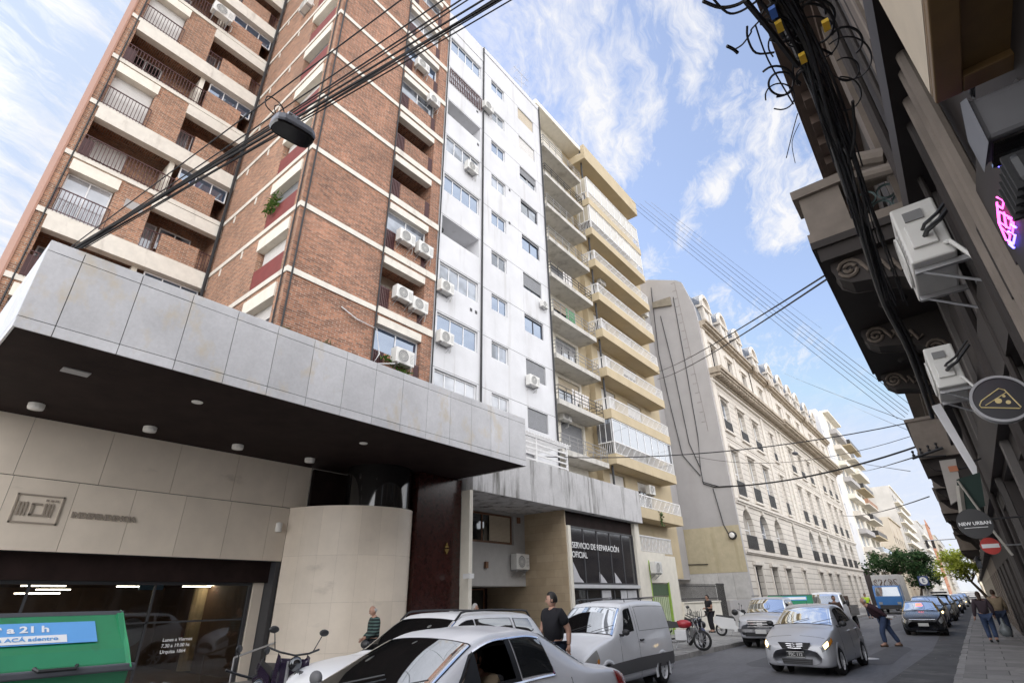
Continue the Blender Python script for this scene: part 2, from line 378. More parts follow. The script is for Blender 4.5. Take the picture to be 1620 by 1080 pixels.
pave = mat('paving', (.30, .285, .275), .85, amp=.12, scale=.9, fine=.07, tile=(1.15, .95, .012, (.2, .195, .185), (.1, .1, .095), .37), stain=(.13, .125, .12), sthr=(.54, .76), sscale=(.9, .5, 1))
pavel = mat('paving_pale', (.34, .33, .32), .85, amp=.12, scale=.9, fine=.07, tile=(.4, .4, .01, (.24, .235, .23), (.13, .13, .125), .0))
kerbm = mat('kerb_stone', (.28, .27, .26), .85, amp=.15, fine=.08, island=.12)
redpan = mat('red_panel', (.19, .035, .032), .6, amp=.12)
railred = mat('red_iron', (.065, .018, .018), .5, amp=.1)
railblk = mat('black_iron', (.025, .024, .024), .5, amp=.1)
railwht = mat('white_iron', (.72, .71, .7), .5, amp=.06)
alu = mat('aluminium', (.62, .63, .65), .4, metal=.25, amp=.05)
whitef = mat('white_frame', (.72, .72, .72), .5, amp=.04)
darkf = mat('dark_frame', (.05, .05, .055), .5, amp=.05)
browno = mat('wood_frame', (.2, .1, .055), .5, amp=.15)
shutw = mat('white_shutter', (.68, .66, .63), .6, amp=.05, tile=(50, .05, .006, (.66, .64, .61), (.35, .34, .33), 0))
shutg = mat('grey_shutter', (.24, .245, .26), .6, amp=.06, tile=(50, .05, .006, (.23, .235, .25), (.1, .1, .1), 0))
shutb = mat('beige_shutter', (.56, .48, .36), .6, amp=.06, tile=(50, .05, .006, (.54, .46, .35), (.3, .25, .18), 0))
gl = glassmat('window_glass', (.04, .044, .052), .10, var=6)
glb = glassmat('window_glass_blue', (.03, .05, .09), .2, tint=(.75, .85, 1))
gld = glassmat('window_glass_dark', (.018, .017, .017), .06)
glc = glassmat('curtain_glass', (.42, .42, .44), .12, var=.55)
gls = glassmat('shop_glass', (0, 0, 0), .05, see=.55)
acw = mat('white_enamel', (.66, .65, .62), .45, amp=.05, stain=(.45, .4, .34), sthr=(.62, .85), sscale=(6, 6, 2))
acg = mat('ac_grille', (.2, .2, .2), .5, amp=0)
steel = mat('steel', (.45, .45, .46), .4, metal=.7, amp=.08)
chrome = mat('chrome', (.8, .8, .82), .1, metal=1, amp=0)
rubber = mat('tyre_rubber', (.018, .018, .019), .75, amp=.1)
blackp = mat('black_plastic', (.022, .022, .024), .45, amp=0)
cablem = mat('cable', (.012, .012, .014), .55, amp=0)
brass = mat('brass', (.6, .42, .15), .25, metal=1, amp=0)
lampw = mat('lamp_white', (.8, .78, .74), .4, amp=0)
tubeon = mat('lit_tube', (1, .9, .68), .4, amp=0, emit=7)
headon = mat('lit_headlamp', (1, .72, .34), .3, amp=0, emit=2.2)
white = mat('white_paint', (.8, .8, .8), .5, amp=0)
# ================================================================ ground
def struct(name, mb, m, **k):
    o = mb.build(name, m, **k); o['kind'] = 'structure'; return o
XK, XF = -8.4, -12.5
g = MB(); g.box(-1500, 1500, -1500, 1500, -.6, -.03); struct('ground', g, gutter)
g = MB(); g.box(XK, -1.0, -60, 900, -.4, 0); struct('road', g, asphalt)
g = MB(); g.poly((-2.05, -20, .004), (-1.02, -20, .004), (-1.02, 140, .004), (-1.75, 140, .004), (-1.7, 60, .004), (-2.15, 40, .004), (-1.9, 26, .004), (-2.3, 17, .004)); struct('gutter', g, gutter)
g = MB(); g.box(-26, XK-.16, -60, 136, -.4, .15); g.box(-26, XK-.16, 148, 900, -.4, .15); struct('pavement_opposite', g, pavel)
g = MB(); g.box(-.84, 14, -60, 136, -.4, .15); g.box(-.84, 14, 148, 900, -.4, .15); struct('pavement', g, pave)
for nm, xa, xb in (('kerb_opposite', XK-.16, XK), ('kerb', -1.0, -.84)):
    g = MB(); y = -12.0
    while y < 136:
        l = random.uniform(.85, 1.35); dz = random.uniform(-.012, .008); dx = random.uniform(-.012, .012); g.box(xa+dx, xb+dx, y, y+l-.012, -.3, .152+dz); y += l
    g.box(xa, xb, 148, 600, -.3, .15); struct(nm, g, kerbm)
# ================================================================ air conditioners
def make_ac():
    t = thing('air_conditioner', 'x', 'air conditioner', local=True)
    b = MB(); b.box(-.4, .4, -.15, .15, 0, .55); b.build('casing', acw, t, bevel=.018)
    f = MB(); c = (-.09, -.152, .275)
    f.lathe([(.215, -.004), (.215, -.02), (.235, -.02), (.235, -.004)], 20, c, 'y')
    for r in (.06, .11, .16): f.lathe([(r-.006, -.008), (r-.006, -.014), (r+.006, -.014), (r+.006, -.008)], 18, c, 'y')
    for i in range(8):
        a = math.pi*i/8; f.tube([(c[0]-.22*math.cos(a), c[1]-.011, c[2]-.22*math.sin(a)), (c[0]+.22*math.cos(a), c[1]-.011, c[2]+.22*math.sin(a))], .004, 4)
    f.build('fan_grille', acw, t)
    d = MB(); d.lathe([(0.001, -.002), (.215, -.002)], 20, c, 'y')
    for i in range(7): d.box(.2, .36, -.1515, -.149, .1+i*.05, .115+i*.05)
    d.build('fan_opening', acg, t)
    k = MB()
    for x in (-.28, .28): k.box(x-.02, x+.02, -.14, .32, -.045, -.002); k.tube([(x, .3, -.3), (x, -.1, -.03)], .012, 4)
    k.each('bracket', steel, t, 2)
    q = MB(); q.tube([(.4, .1, .1), (.5, .12, .05), (.52, .2, -.15), (.45, .33, -.2)], .018, 5); q.build('hose', acw, t)
    return t
AC0 = make_ac(); ac_used = [0]
def ac(pos, rz, label, s=1.0, front=True):
    o = AC0 if not ac_used[0] else copy_tree(AC0); ac_used[0] = 1
    o.location = pos; o.rotation_euler = (0, 0, rz); o.scale = (s, s, s); o['label'] = label; o['category'] = 'air conditioner'; o['group'] = 'air conditioner units on the facades'
    return o
def ac_px(px, py, X, label, s=1.0):
    p = gx(px, py, X); return ac((X, p.y, p.z-.28*s), R(90), label, s)
# ================================================================ marble fronted building
XA, XB = -9.95, -15.0
mbd = thing('marble_fronted_building', 'low building with a deep grey marble slab canopy, travertine wall and curved column', 'building', (-13, 7, 0))
b = MB()
ys = [.67, 1.13]+[1.13+.858*i for i in range(1, 15)]; ys = [y for y in ys if y < 13.0]+[13.13]
zs = [5.66, 5.84, 7.03, 7.22]; gp = .006
b.k = 0
for i in range(len(ys)-1):
    for j in range(3): b.box(XA-.03, XA+random.uniform(-.002, .002), ys[i]+gp, ys[i+1]-gp, zs[j]+(gp if j else 0), zs[j+1]-(gp if j < 2 else 0))
xs = [XA-.03-.9*i for i in range(14)]
for i in range(13):
    for j in range(3): b.box(xs[i+1]+gp, xs[i]-gp, .67, .70, zs[j]+(gp if j else 0), zs[j+1]-gp)
for i in range(5): b.box(XA-.9*(i+1)+gp, XA-.9*i-gp-.03, 13.10, 13.13, 5.66, 7.22)
b.k = 1; b.box(-22, XA-.032, .705, 13.095, 5.72, 7.19)
cano = b.build('canopy', [marble, dark], mbd)
b = MB(); b.box(XA-.6, XA-.03, .67, 13.13, 7.2, 7.235); b.build('coping', marble, cano)
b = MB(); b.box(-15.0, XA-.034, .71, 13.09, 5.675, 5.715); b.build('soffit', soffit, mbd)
for px, py in ((57, 643), (237, 679), (376, 707), (490, 728)):
    p = gz(px, py, 5.62); b = MB(); b.lathe([(.001, 5.56), (.13, 5.565), (.14, 5.6), (.14, 5.675)], 16, (p.x, p.y, 0)); b.build('ceiling_lamp', lampw, mbd, smooth=True)
for px, py in ((312, 636), (575, 701)):
    p = gz(px, py, 5.67); b = MB(); b.lathe([(.001, 5.66), (.1, 5.66), (.11, 5.675)], 14, (p.x, p.y, 0)); b.build('recessed_light', lampw, mbd)
p = gz(120, 588, 5.67); b = MB(); b.box(p.x-.12, p.x+.12, p.y-.2, p.y+.2, 5.655, 5.676); b.build('ceiling_vent', graywall, mbd)
# travertine wall of large slabs
b = MB()
def slabs(mb, u0, u1, v0, v1, X, wu, th=.03):
    u = u0
    while u < u1-.05:
        e = min(u1, u+wu); mb.box(X, X+th, u+.004, e-.004, v0+.004, v1-.004); u = e
b.k = 0
slabs(b, -2.5, 8.24, 2.98, 4.42, XB, 1.13); slabs(b, -2.5, 8.75, 4.43, 5.68, XB-.02, 1.5)
b.k = 1; b.box(XB-.4, XB-.025, -2.5, 8.24, 2.98, 4.42); b.box(XB-.4, XB-.025, -2.5, 8.75, 4.425, 5.7); b.build('upper_wall', [travert, dark], mbd)
# curved column and the wall running into it
CC = (-14.3, 10.2)
def smooth2(pts, per=5):
    out = []
    for i in range(len(pts)-1):
        p0, p1, p2, p3 = [Vector((*pts[max(0, min(len(pts)-1, j))], 0)) for j in (i-1, i, i+1, i+2)]
        for k in range(per):
            t = k/per; q = .5*((2*p1)+(p2-p0)*t+(2*p0-5*p1+4*p2-p3)*t*t+(3*p1-p0-3*p2+p3)*t**3); out.append((q.x, q.y))
    return out+[pts[-1]]
path = [(-14.97, 8.245)]+smooth2([(-14.95, 8.26), (-14.35, 8.45), (-13.7, 8.85), (-13.2, 9.35), (-12.9, 9.95), (-12.78, 10.55), (-12.92, 11.1), (-13.35, 11.45), (-14.0, 11.55)])
b = MB(); rows = [0.15, .75, 1.92, 3.1, 4.42]
lens = [0]
for i in range(1, len(path)): lens.append(lens[-1]+math.dist(path[i-1], path[i]))
def at_len(s):
    for i in range(1, len(path)):
        if s <= lens[i] or i == len(path)-1:
            t = (s-lens[i-1])/(lens[i]-lens[i-1]); return (path[i-1][0]+(path[i][0]-path[i-1][0])*t, path[i-1][1]+(path[i][1]-path[i-1][1])*t)
tot = lens[-1]; wj = .56
for r in range(4):
    s = 0
    while s < tot-.02:
        e = min(tot, s+wj); k = 4; vs = []; fs = []
        for i in range(k+1):
            x, y = at_len(s+.0012+(e-s-.0024)*i/k); vs += [(x, y, rows[r]+.002), (x, y, rows[r+1]-.002)]
        for i in range(k): fs.append((2*i, 2*i+2, 2*i+3, 2*i+1))
        b.k = 0; b.add(vs, fs); s = e
b.k = 1
inner = [(x+(CC[0]-x)*.02, y+(CC[1]-y)*.02) for x, y in path]
b.prism([(-15.4, 8.3)]+inner+[(-15.4, 11.5)], 'z', .1, 4.4)
b.k = 0; b.prism([(-15.4, 8.27)]+path+[(-15.4, 11.55)], 'z', 4.401, 4.425)
b.build('curved_column', [travert, stoned], mbd)
b = MB(); b.lathe([(1.0, 4.43), (1.0, 5.67)], 40, (-13.75, 10.42, 0)); b.build('mirror_drum', blackg, mbd, smooth=True)
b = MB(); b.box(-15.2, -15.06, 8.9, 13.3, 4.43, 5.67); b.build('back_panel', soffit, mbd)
# red granite panel with its emblem
b = MB(); b.box(-15.2, -12.9, 11.3, 13.26, .15, 5.66); gp_ = b.build('granite_panel', granite, mbd)
p = gx(706, 868, -12.89); b = MB()
b.prism([(p.y-.1, p.z), (p.y, p.z-.17), (p.y+.1, p.z)], 'x', -12.9, -12.86); b.prism([(p.y-.09, p.z+.04), (p.y, p.z+.2), (p.y+.09, p.z+.04)], 'x', -12.9, -12.86); b.build('emblem', brass, gp_)
# garage opening
b = MB(); b.box(-15.55, -15.3, -2.5, 8.26, 2.45, 2.98); b.build('shutter_box', soffit, mbd)
b = MB(); b.box(-15.6, -15.02, 8.12, 8.25, .15, 2.97); b.box(-15.62, -15.5, 7.72, 7.80, .15, 2.45); b.box(-15.62, -15.5, -2.5, 7.72, 2.38, 2.45); b.each('door_frame', darkf, mbd)
b = MB(); b.box(-15.59, -15.45, 7.82, 8.1, .15, 2.45); b.build('jamb', travert, mbd)
b = MB(); b.poly((-15.56, -2.5, .15), (-15.56, 7.72, .15), (-15.56, 7.72, 2.4), (-15.56, -2.5, 2.4)); gw = b.build('glass_front', gls, mbd)
b = MB()
for y in (3.0, 5.4): b.box(-15.6, -15.54, y, y+.05, .15, 2.4)
b.box(-15.6, -15.54, -2.5, 7.7, 1.55, 1.59); b.each('mullion', darkf, gw)
b = MB(); b.box(-22.4, -22.2, -3, 9, .1, 3); b.box(-22.4, -15.6, -3, 8.2, 2.5, 2.6); b.box(-22.4, -15.7, 8.05, 8.12, .1, 2.6); b.box(-22.4, -15.6, -3, 8, .1, .16); b.box(-22.3, -15.7, -3.1, -3, .1, 2.6)
b.build('interior', mat('interior_brown', (.17, .11, .075), .7), mbd)
b = MB()
for px, py, w in ((70, 926, .9), (85, 932, .7), (60, 938, .9), (312, 927, .8), (205, 927, .6), (345, 925, .6)):
    p = gx(px, py, -18.4); b.box(-18.45, -18.4, p.y-w*.5, p.y+w*.5, p.z-.012, p.z+.012)
b.each('ceiling_tube', tubeon, mbd)
b = MB(); p = gx(240, 928, -18); b.box(-18.05, -18, p.y-.3, p.y+.3, p.z-.07, p.z+.07); b.build('hanging_sign', mat('blue_sign', (.2, .45, .7), .5), mbd)
b = MB()
for px, w in ((320, .5), (352, .5)):
    p = gx(px, 940, -19); b.lathe([(.25, .2), (.25, 2.5)], 14, (-19, p.y, 0))
b.each('interior_column', mat('interior_yellow', (.5, .4, .24), .7), mbd)
b = MB(); p0 = gx(205, 1000, -15.7); b.lathe([(.001, 0), (.3, 0), (.3, .02)], 20, (-15.72, p0.y, p0.z), 'x'); b.build('window_poster', mat('poster_grey', (.3, .29, .3), .6), mbd)
p = gx(255, 1022, -15.52)
for i, s in enumerate(('Lunes a Viernes', '7.30 a 19.00 hs', 'Urquiza 1864')): fuse('opening_hours', s, .105, (-15.53, p.y, p.z+.13-.125*i), FACE_PX, white, gw, .002, 'LEFT', .002)
# raised logo and lettering
tm = mat('bronze_letters', (.33, .28, .23), .5, amp=.1)
p = gx(59, 805, XB+.04); b = MB(); h_, w_ = .29, .40; x0, x1 = XB+.03, XB+.055
for a, c, d, e in ((p.y-w_, p.y+w_, p.z-h_, p.z-h_+.03), (p.y-w_, p.y+w_, p.z+h_-.03, p.z+h_), (p.y-w_, p.y-w_+.03, p.z-h_, p.z+h_), (p.y+w_-.03, p.y+w_, p.z-h_, p.z+h_)): b.box(x0, x1, a, c, d, e)
for u in (-.32, -.26, -.2, .12, .18, .24): b.box(x0, x1, p.y+u-.018, p.y+u+.018, p.z-.14, p.z+.13)
b.box(x0, x1, p.y-.12, p.y+.06, p.z+.08, p.z+.12); b.box(x0, x1, p.y-.12, p.y-.07, p.z-.13, p.z+.1); b.box(x0, x1, p.y-.12, p.y+.1, p.z-.14, p.z-.1)
for u in (.12, .2, .28): b.box(x0, x1, p.y+u-.025, p.y+u+.025, p.z+.17, p.z+.21)
b.build('logo', tm, mbd)
p = gx(161, 818, XB+.04); fuse('lettering', 'INDEPENDENCIA', .16, (XB+.05, p.y+.05, p.z), FACE_PX, tm, mbd, .015, 'CENTER', .008)
b = MB(); p = gx(441, 834, XB+.1); b.lathe([(.06, -.12), (.09, -.1), (.09, .12), (.05, .14)], 12, (XB+.1, p.y, p.z)); b.build('wall_lamp', lampw, mbd, smooth=True)
b = MB(); b.tube([(-14.75, 7.3, .75), (-14.75, 9.0, 1.18), (-14.5, 9.05, 1.2)], .025, 8); b.tube([(-14.75, 7.3, .75), (-14.75, 7.3, .15)], .02, 6); b.build('handrail', steel, mbd)
b = MB(); b.box(-14.98, -14.95, 8.32, 8.4, 1.25, 1.5); b.build('intercom', browno, mbd)
# ================================================================ brick tower
bt = thing('brick_tower', 'tall red brick apartment tower with white floor bands and small balconies', 'apartment building', (-19, 7, 0))
F1, F2, F3 = FA('x', -15, 1), FA('y', 6.75, -1), FA('x', -22.46, 1)
BZ = [12.08+2.83*k for k in range(-2, 12)]; TOP = 46
ops = [(10.5, 12.8, z+.22, z+2.62, 1.3) for z in BZ if z+2.6 < TOP]
b = MB(); ops = [o for o in ops if o[2] > 7]; F1.wall(b, 7.2, 13.38, 6.9, TOP, ops, 7.4); F1.quad(b, 6.75, 7.2, 6.9, TOP, 0); b.build('wall', brick, bt)
ops2 = [(-17.75, -15.55, z+.16, z+2.5, .35) for z in BZ if z+2.5 < TOP and z > 7]
b = MB(); F2.wall(b, -22.46, -15.004, 6.9, TOP, ops2, .44); b.build('wall', brick_warm, bt)
ops3 = []
for k, z in enumerate(BZ):
    if z+2.6 > TOP or z < 7: continue
    if k % 2 == 1: ops3 += [(1.12, 2.66, z+.12, z+2.6, .35), (3.95, 6.7, z+.15, z+2.7, 1.3)]
    else: ops3 += [(1.12, 6.7, z+.12, z+2.72, 1.4)]
b = MB(); F3.wall(b, .76, 6.75, 6.9, TOP, ops3, 8); b.build('wall', brick_warm, bt)
b = MB(); b.box(-30, -22.4, .69, .755, 3, TOP); b.build('end_wall', pinkr, bt)
for k, z in enumerate(BZ):
    if z < 8: continue
    if z+2.6 > 38: break
    b = MB()
    F1.box(b, 6.71, 10.5, z-.11, z+.11, 0, .05); F1.box(b, 10.5, 13.38, z-.11, z+.2, -.05, .06)
    F2.box(b, -22.46, -15.0, z-.11, z+.11, 0.002, .045)
    F2.box(b, -21.2, -21.1, z-.5, z-.11, .002, .03); F2.box(b, -19.3, -19.2, z-.5, z-.11, .002, .03)
    F3.box(b, .76, 6.75, z-.1, z+.12, 0, .06)
    b.build('floor_band', band, bt)
    # street bay
    lint = MB(); F1.box(lint, 10.55, 12.78, z+2.28, z+2.62, -.3, .03); lint.build('lintel', band, bt)
    pb = MB(); F1.box(pb, 11.02, 12.5, z+.2, z+1.18, -.14, -.02); pb.build('parapet', brick, bt)
    rl = MB()
    for a, c in ((10.53, 11.0), (12.52, 12.78)):
        n = 6 if c-a > .4 else 4
        rl = MB()
        for i in range(n):
            u = a+.03+(c-a-.06)*i/(n-1); F1.box(rl, u-.022, u+.022, z+.2, z+1.2, -.08, -.03)
        F1.box(rl, a, c, z+1.12, z+1.18, -.085, -.025); rl.build('railing', railred, bt)
    if k in (4, 5):
        b = MB(); F1.quad(b, 10.5, 12.8, z+.22, z+2.62, -1.28); b.build('back_wall', greyren, bt)
    elif k == 2:
        b = MB(); F1.quad(b, 10.5, 12.8, z+.22, z+2.62, -1.28); b.build('back_wall', creamw, bt)
    else:
        F1.window(bt, 10.52, 12.78, z+1.0, z+2.28, -.26, whitef, [gl, glb, glc][k % 3], 2)
        b = MB(); F1.quad(b, 10.5, 12.8, z+.2, z+1.0, -.28); b.build('back_wall', greyren, bt)
    # side windows towards the camera
    sb = MB(); F2.box(sb, -17.78, -15.52, z+1.95, z+2.5, -.34, .06); sb.build('shutter_box', creamp, bt)
    F2.window(bt, -17.7, -15.6, z+1.0, z+1.95, -.32, whitef, [gl, glc, gld][k % 3], 2, 1, .05, 'window', [.9, .55, .8, .95][k % 4], shutw if k % 3 else shutg)
    rp = MB(); F2.box(rp, -17.73, -15.5, z+.13, z+1.02, -.06, -.01); rp.build('spandrel', redpan, bt)
    # left wing
    if k % 2 == 1:
        sb = MB(); F3.box(sb, 1.08, 2.7, z+2.12, z+2.62, -.33, .1); sb.build('shutter_box', creamp, bt)
        if k == 3: F3.window(bt, 1.15, 2.63, z+.16, z+2.1, -.3, whitef, glc, 2)
        else:
            q = MB(); F3.box(q, 1.14, 2.64, z+.14, z+2.12, -.32, -.27); q.build('shutter', shutw, bt)
        rl = MB(); F3.rail(rl, 1.05, 2.72, z+.1, z+1.15, .07, .115, .011); rl.build('railing', railred, bt)
        lint = MB(); F3.box(lint, 3.92, 6.74, z+2.1, z+2.68, -.25, .08); lint.build('lintel', band, bt)
        pb = MB(); F3.box(pb, 4.6, 6.1, z+.12, z+1.15, -.12, .02); pb.build('parapet', brick_warm, bt)
        for a_, c_ in ((3.98, 4.6), (6.1, 6.7)): rl = MB(); F3.rail(rl, a_, c_, z+.12, z+1.1, -.03, .11, .011); rl.build('railing', railred, bt)
        F3.window(bt, 4.7, 6.0, z+1.0, z+2.1, -1.2, whitef, gl, 2); F3.window(bt, 4.05, 4.6, z+.2, z+2.1, -1.25, whitef, glc, 1, name='balcony_door')
        if k == 3:
            q = MB(); p = gx(285, 185, -22.43); F3.box(q, 3.05, 3.7, z+1.6, z+2.0, 0.002, .012); q.build('wall_patch', graywall, bt)
    else:
        lint = MB(); F3.box(lint, 1.1, 6.74, z+2.12, z+2.7, -.25, .12); lint.build('lintel', band, bt)
        rl = MB(); F3.rail(rl, 1.1, 4.4, z+.1, z+1.12, .08, .12, .012); rl.build('railing', railred, bt)
        pb = MB(); F3.box(pb, 4.42, 6.1, z+.12, z+1.32, -.14, .02); pb.build('parapet', brick_warm, bt)
        pr = MB(); F3.box(pr, 4.05, 4.25, z+.12, z+2.12, -1.38, -.2); pr.build('pier', creamp, bt)
        F3.window(bt, 4.5, 6.6, z+1.35, z+2.1, -.25, whitef, glb, 3)
        F3.window(bt, 1.3, 2.7, z+.14, z+2.1, -1.36, whitef, [gld, glc, gl][k % 3], 2, name='balcony_door', shut=.5 if k == 4 else 0, sm=shutw)
        pl_ = MB(); F3.box(pl_, 1.1, 1.45, z+.14, z+1.0, -.3, 0); pl_.build('planter', railred, bt)
        lm = MB(); lm.lathe([(.001, -.12), (.1, -.1), (.1, 0)], 10, (-23.1, 2.5, z+2.7)); lm.build('balcony_lamp', lampw, bt)
b = MB()
for u in (10.43, 6.9): b.tube([F1.P(u, 7, .06), F1.P(u, 46, .06)], .035, 6)
b.tube([F2.P(-22.3, 7, .12), F2.P(-22.3, 46, .12)], .07, 6); b.tube([F2.P(-15.2, 7, .05), F2.P(-15.2, 46, .05)], .03, 5); b.tube([F3.P(1.0, 7, .06), F3.P(1.0, 46, .06)], .03, 5)
b.each('drain_pipe', cablem, bt)
p = gx(540, 485, -14.95); q = gx(596, 520, -14.95); r_ = gx(590, 575, -14.9); b = MB(); b.tube([p, gx(565, 505, -14.9), q, gx(600, 560, -14.9), r_, gx(625, 575, -14.7)], .022, 6); b.build('white_hose', whitef, bt)
for px, py, nm in ((642, 377, 'left of two'), (671, 396, 'right of two')): ac_px(px, py, -14.78, f'white air conditioner, {nm} under the third brick balcony window above the canopy', 1.05)
for px, py, nm in ((637, 466, 'left of two'), (662, 484, 'right of two')): ac_px(px, py, -14.78, f'white air conditioner, {nm} on the second balcony above the marble canopy', 1.05)
ac_px(637, 566, -14.8, 'white air conditioner among plants on the lowest brick balcony', 1.15)
ac_px(668, 105, -14.78, 'weathered air conditioner high on the brick balcony behind the cable bundle')
ac_px(686, 160, -14.78, 'brown boxy air conditioner with dark underside between brick balcony and white building', .9)
p = gx(352, 22, -22.1); ac((-22.1, p.y, p.z-.3), R(90), 'white air conditioner hung outside the top left brick balcony', 1.25)
p = gy(485, 10, 6.6); ac((p.x, 6.58, p.z-.3), 0, 'white air conditioner high on the brick side wall at the top edge', 1.1)
# ================================================================ white building
wb = thing('white_building', 'tall plain white apartment building between brick tower and balconied block', 'apartment building', (-18, 18, 0))
FW = FA('x', -15, 1); WT = [10.65+2.72*k for k in range(9)]
ops = []
for k, t in enumerate(WT):
    ops += [(13.62, 16.27, t-1.12, t, 1.2 if k in (3, 6) else .16), (17.27, 18.57, t-.98, t-.05, .16), (20.03, 21.8, t-1.12, t-.05, .16)]
b = MB(); FW.wall(b, 13.4, 22.6, 5.9, 34.6, ops, 14); b.build('wall', whitew, wb)
b = MB(); FW.box(b, 13.39, 16.46, 33.2, 33.62, .002, .03); FW.box(b, 16.5, 22.6, 34.3, 34.7, -.2, .04); b.build('parapet', whitew, wb)
b = MB()
for t in WT: FW.box(b, 16.55, 22.58, t+.0, t+.018, 0.001, .004)
for t in WT: FW.box(b, 13.42, 16.4, t+.06, t+.075, 0.001, .004)
b.build('joint', dark, wb)
for k, t in enumerate(WT):
    if k in (3, 6):
        lm = MB(); pp = FW.P(14.2, t-.15, -.6); lm.lathe([(.001, -.3), (.07, -.25), (.09, -.1), (.02, 0)], 8, pp); lm.build('balcony_lamp', railblk, wb)
    else:
        if k == 7:
            FW.window(wb, 13.65, 16.24, t-1.09, t-.03, -.14, whitef, glc, 2)
            rl = MB(); FW.rail(rl, 13.62, 16.27, t-1.3, t-.2, .05, .14, .02); rl.build('railing', railred, wb)
        else: FW.window(wb, 13.65, 16.24, t-1.09, t-.03, -.14, whitef, [glc, glb, gl, 0, glb, gl, 0, 0, glb][k], 4 if k != 1 else 3)
    FW.window(wb, 17.29, 18.55, t-.96, t-.07, -.14, whitef, [glc, gl, glb, gl, glb, gl, glb, gl, glb][k], 2)
    sh = [.97, .97, .1, .8, .12, .1, .5, .98, .97][k]
    FW.window(wb, 20.05, 21.78, t-1.1, t-.07, -.14, whitef if k > 5 else darkf, [gl, gl, glb, gl, glb, gl, gl, gl, gl][k], 2, 1, .05, 'window', sh, [shutg, shutg, shutg, shutg, shutg, shutg, shutg, shutw, shutb][k])
b = MB()
for u, r in ((16.47, .05), (13.43, .035), (22.55, .05)): b.tube([FW.P(u, 7, .06), FW.P(u, 34.6 if u > 16 else 33, .06)], r, 6)
b.each('drain_pipe', cablem, wb)
b = MB()
for k, (px, py) in enumerate(((745, 490), (753, 494), (755, 177), (756, 229), (806, 301), (806, 353))):
    p = gx(px, py, -15); FW.box(b, p.y-.07, p.y+.07, p.z-.08, p.z+.08, .002, .02)
b.each('wall_vent', darkf, wb)
for px, py, l in ((746, 266, 'white air conditioner below the fourth window row of the white building'), (705, 455, 'white air conditioner, upper of two at the left edge of the white building'),
                  (704, 535, 'white air conditioner, lower of two at the left edge of the white building'), (843, 603, 'white air conditioner below the grey shuttered window of the white building'),
                  (772, 170, 'white boxy air conditioner near the top beside the dark drainpipe')): ac_px(px, py, -14.78, l, 1.02)
ac_px(861, 482, -14.8, 'dark small air conditioner beside the pipe between the white building and balconies', .7)
t = thing('roof_aerial', 'thin television aerial on the white building roof edge', 'aerial', (-15.4, 19.5, 34.6)); b = MB(); p = gx(825, 130, -15.4)
b.tube([(-15.4, p.y, 34.5), (-15.4, p.y, p.z+1.0)], .022, 5); b.build('mast', steel, t); b = MB()
b.tube([(-15.4, p.y-.9, p.z+.8), (-15.4, p.y+.9, p.z+.95)], .014, 4); b.tube([(-15.4, p.y-.9, p.z-.4), (-15.4, p.y+.7, p.z+.2)], .014, 4)
for i in range(6): b.tube([(-15.75, p.y-.8+.3*i, p.z+.81+.025*i), (-15.05, p.y-.8+.3*i, p.z+.81+.025*i)], .008, 4)
b.build('elements', steel, t)
# ================================================================ cream balconied building
cb = thing('cream_balcony_building', 'cream apartment building with nine pale slab balconies and dark railings', 'apartment building', (-18, 25, 0))
slabm = mat('balcony_concrete', (.52, .50, .46), .85, amp=.08, stain=(.27, .25, .22), sthr=(.52, .75), sscale=(1.5, 1.5, .6)); railgry = mat('grey_iron', (.26, .255, .25), .5); FC = FA('x', -16.3, 1); CS = [8.9+2.8*k for k in range(9)]
ops = []
for k, s in enumerate(CS): ops += [(25.0, 27.5, s+.4, s+2.5, .2), (28.7, 30.2, s+1.25, s+2.45, .2)]
b = MB(); FC.wall(b, 22.6, 27.7, 3, 36, [o for o in ops if o[1] < 27.7], 12); b.build('wall', creamw, cb)
b = MB(); FC.wall(b, 27.7, 30.6, 3, 36, [o for o in ops if o[0] > 27.7], 12); b.build('wall', yellow, cb)
b = MB(); FC.box(b, 22.55, 28.9, 35.3, 35.75, -.2, 1.15); FC.box(b, 27.9, 30.4, 35.76, 36.4, -.2, .3); b.build('roof_slab', creamw, cb)
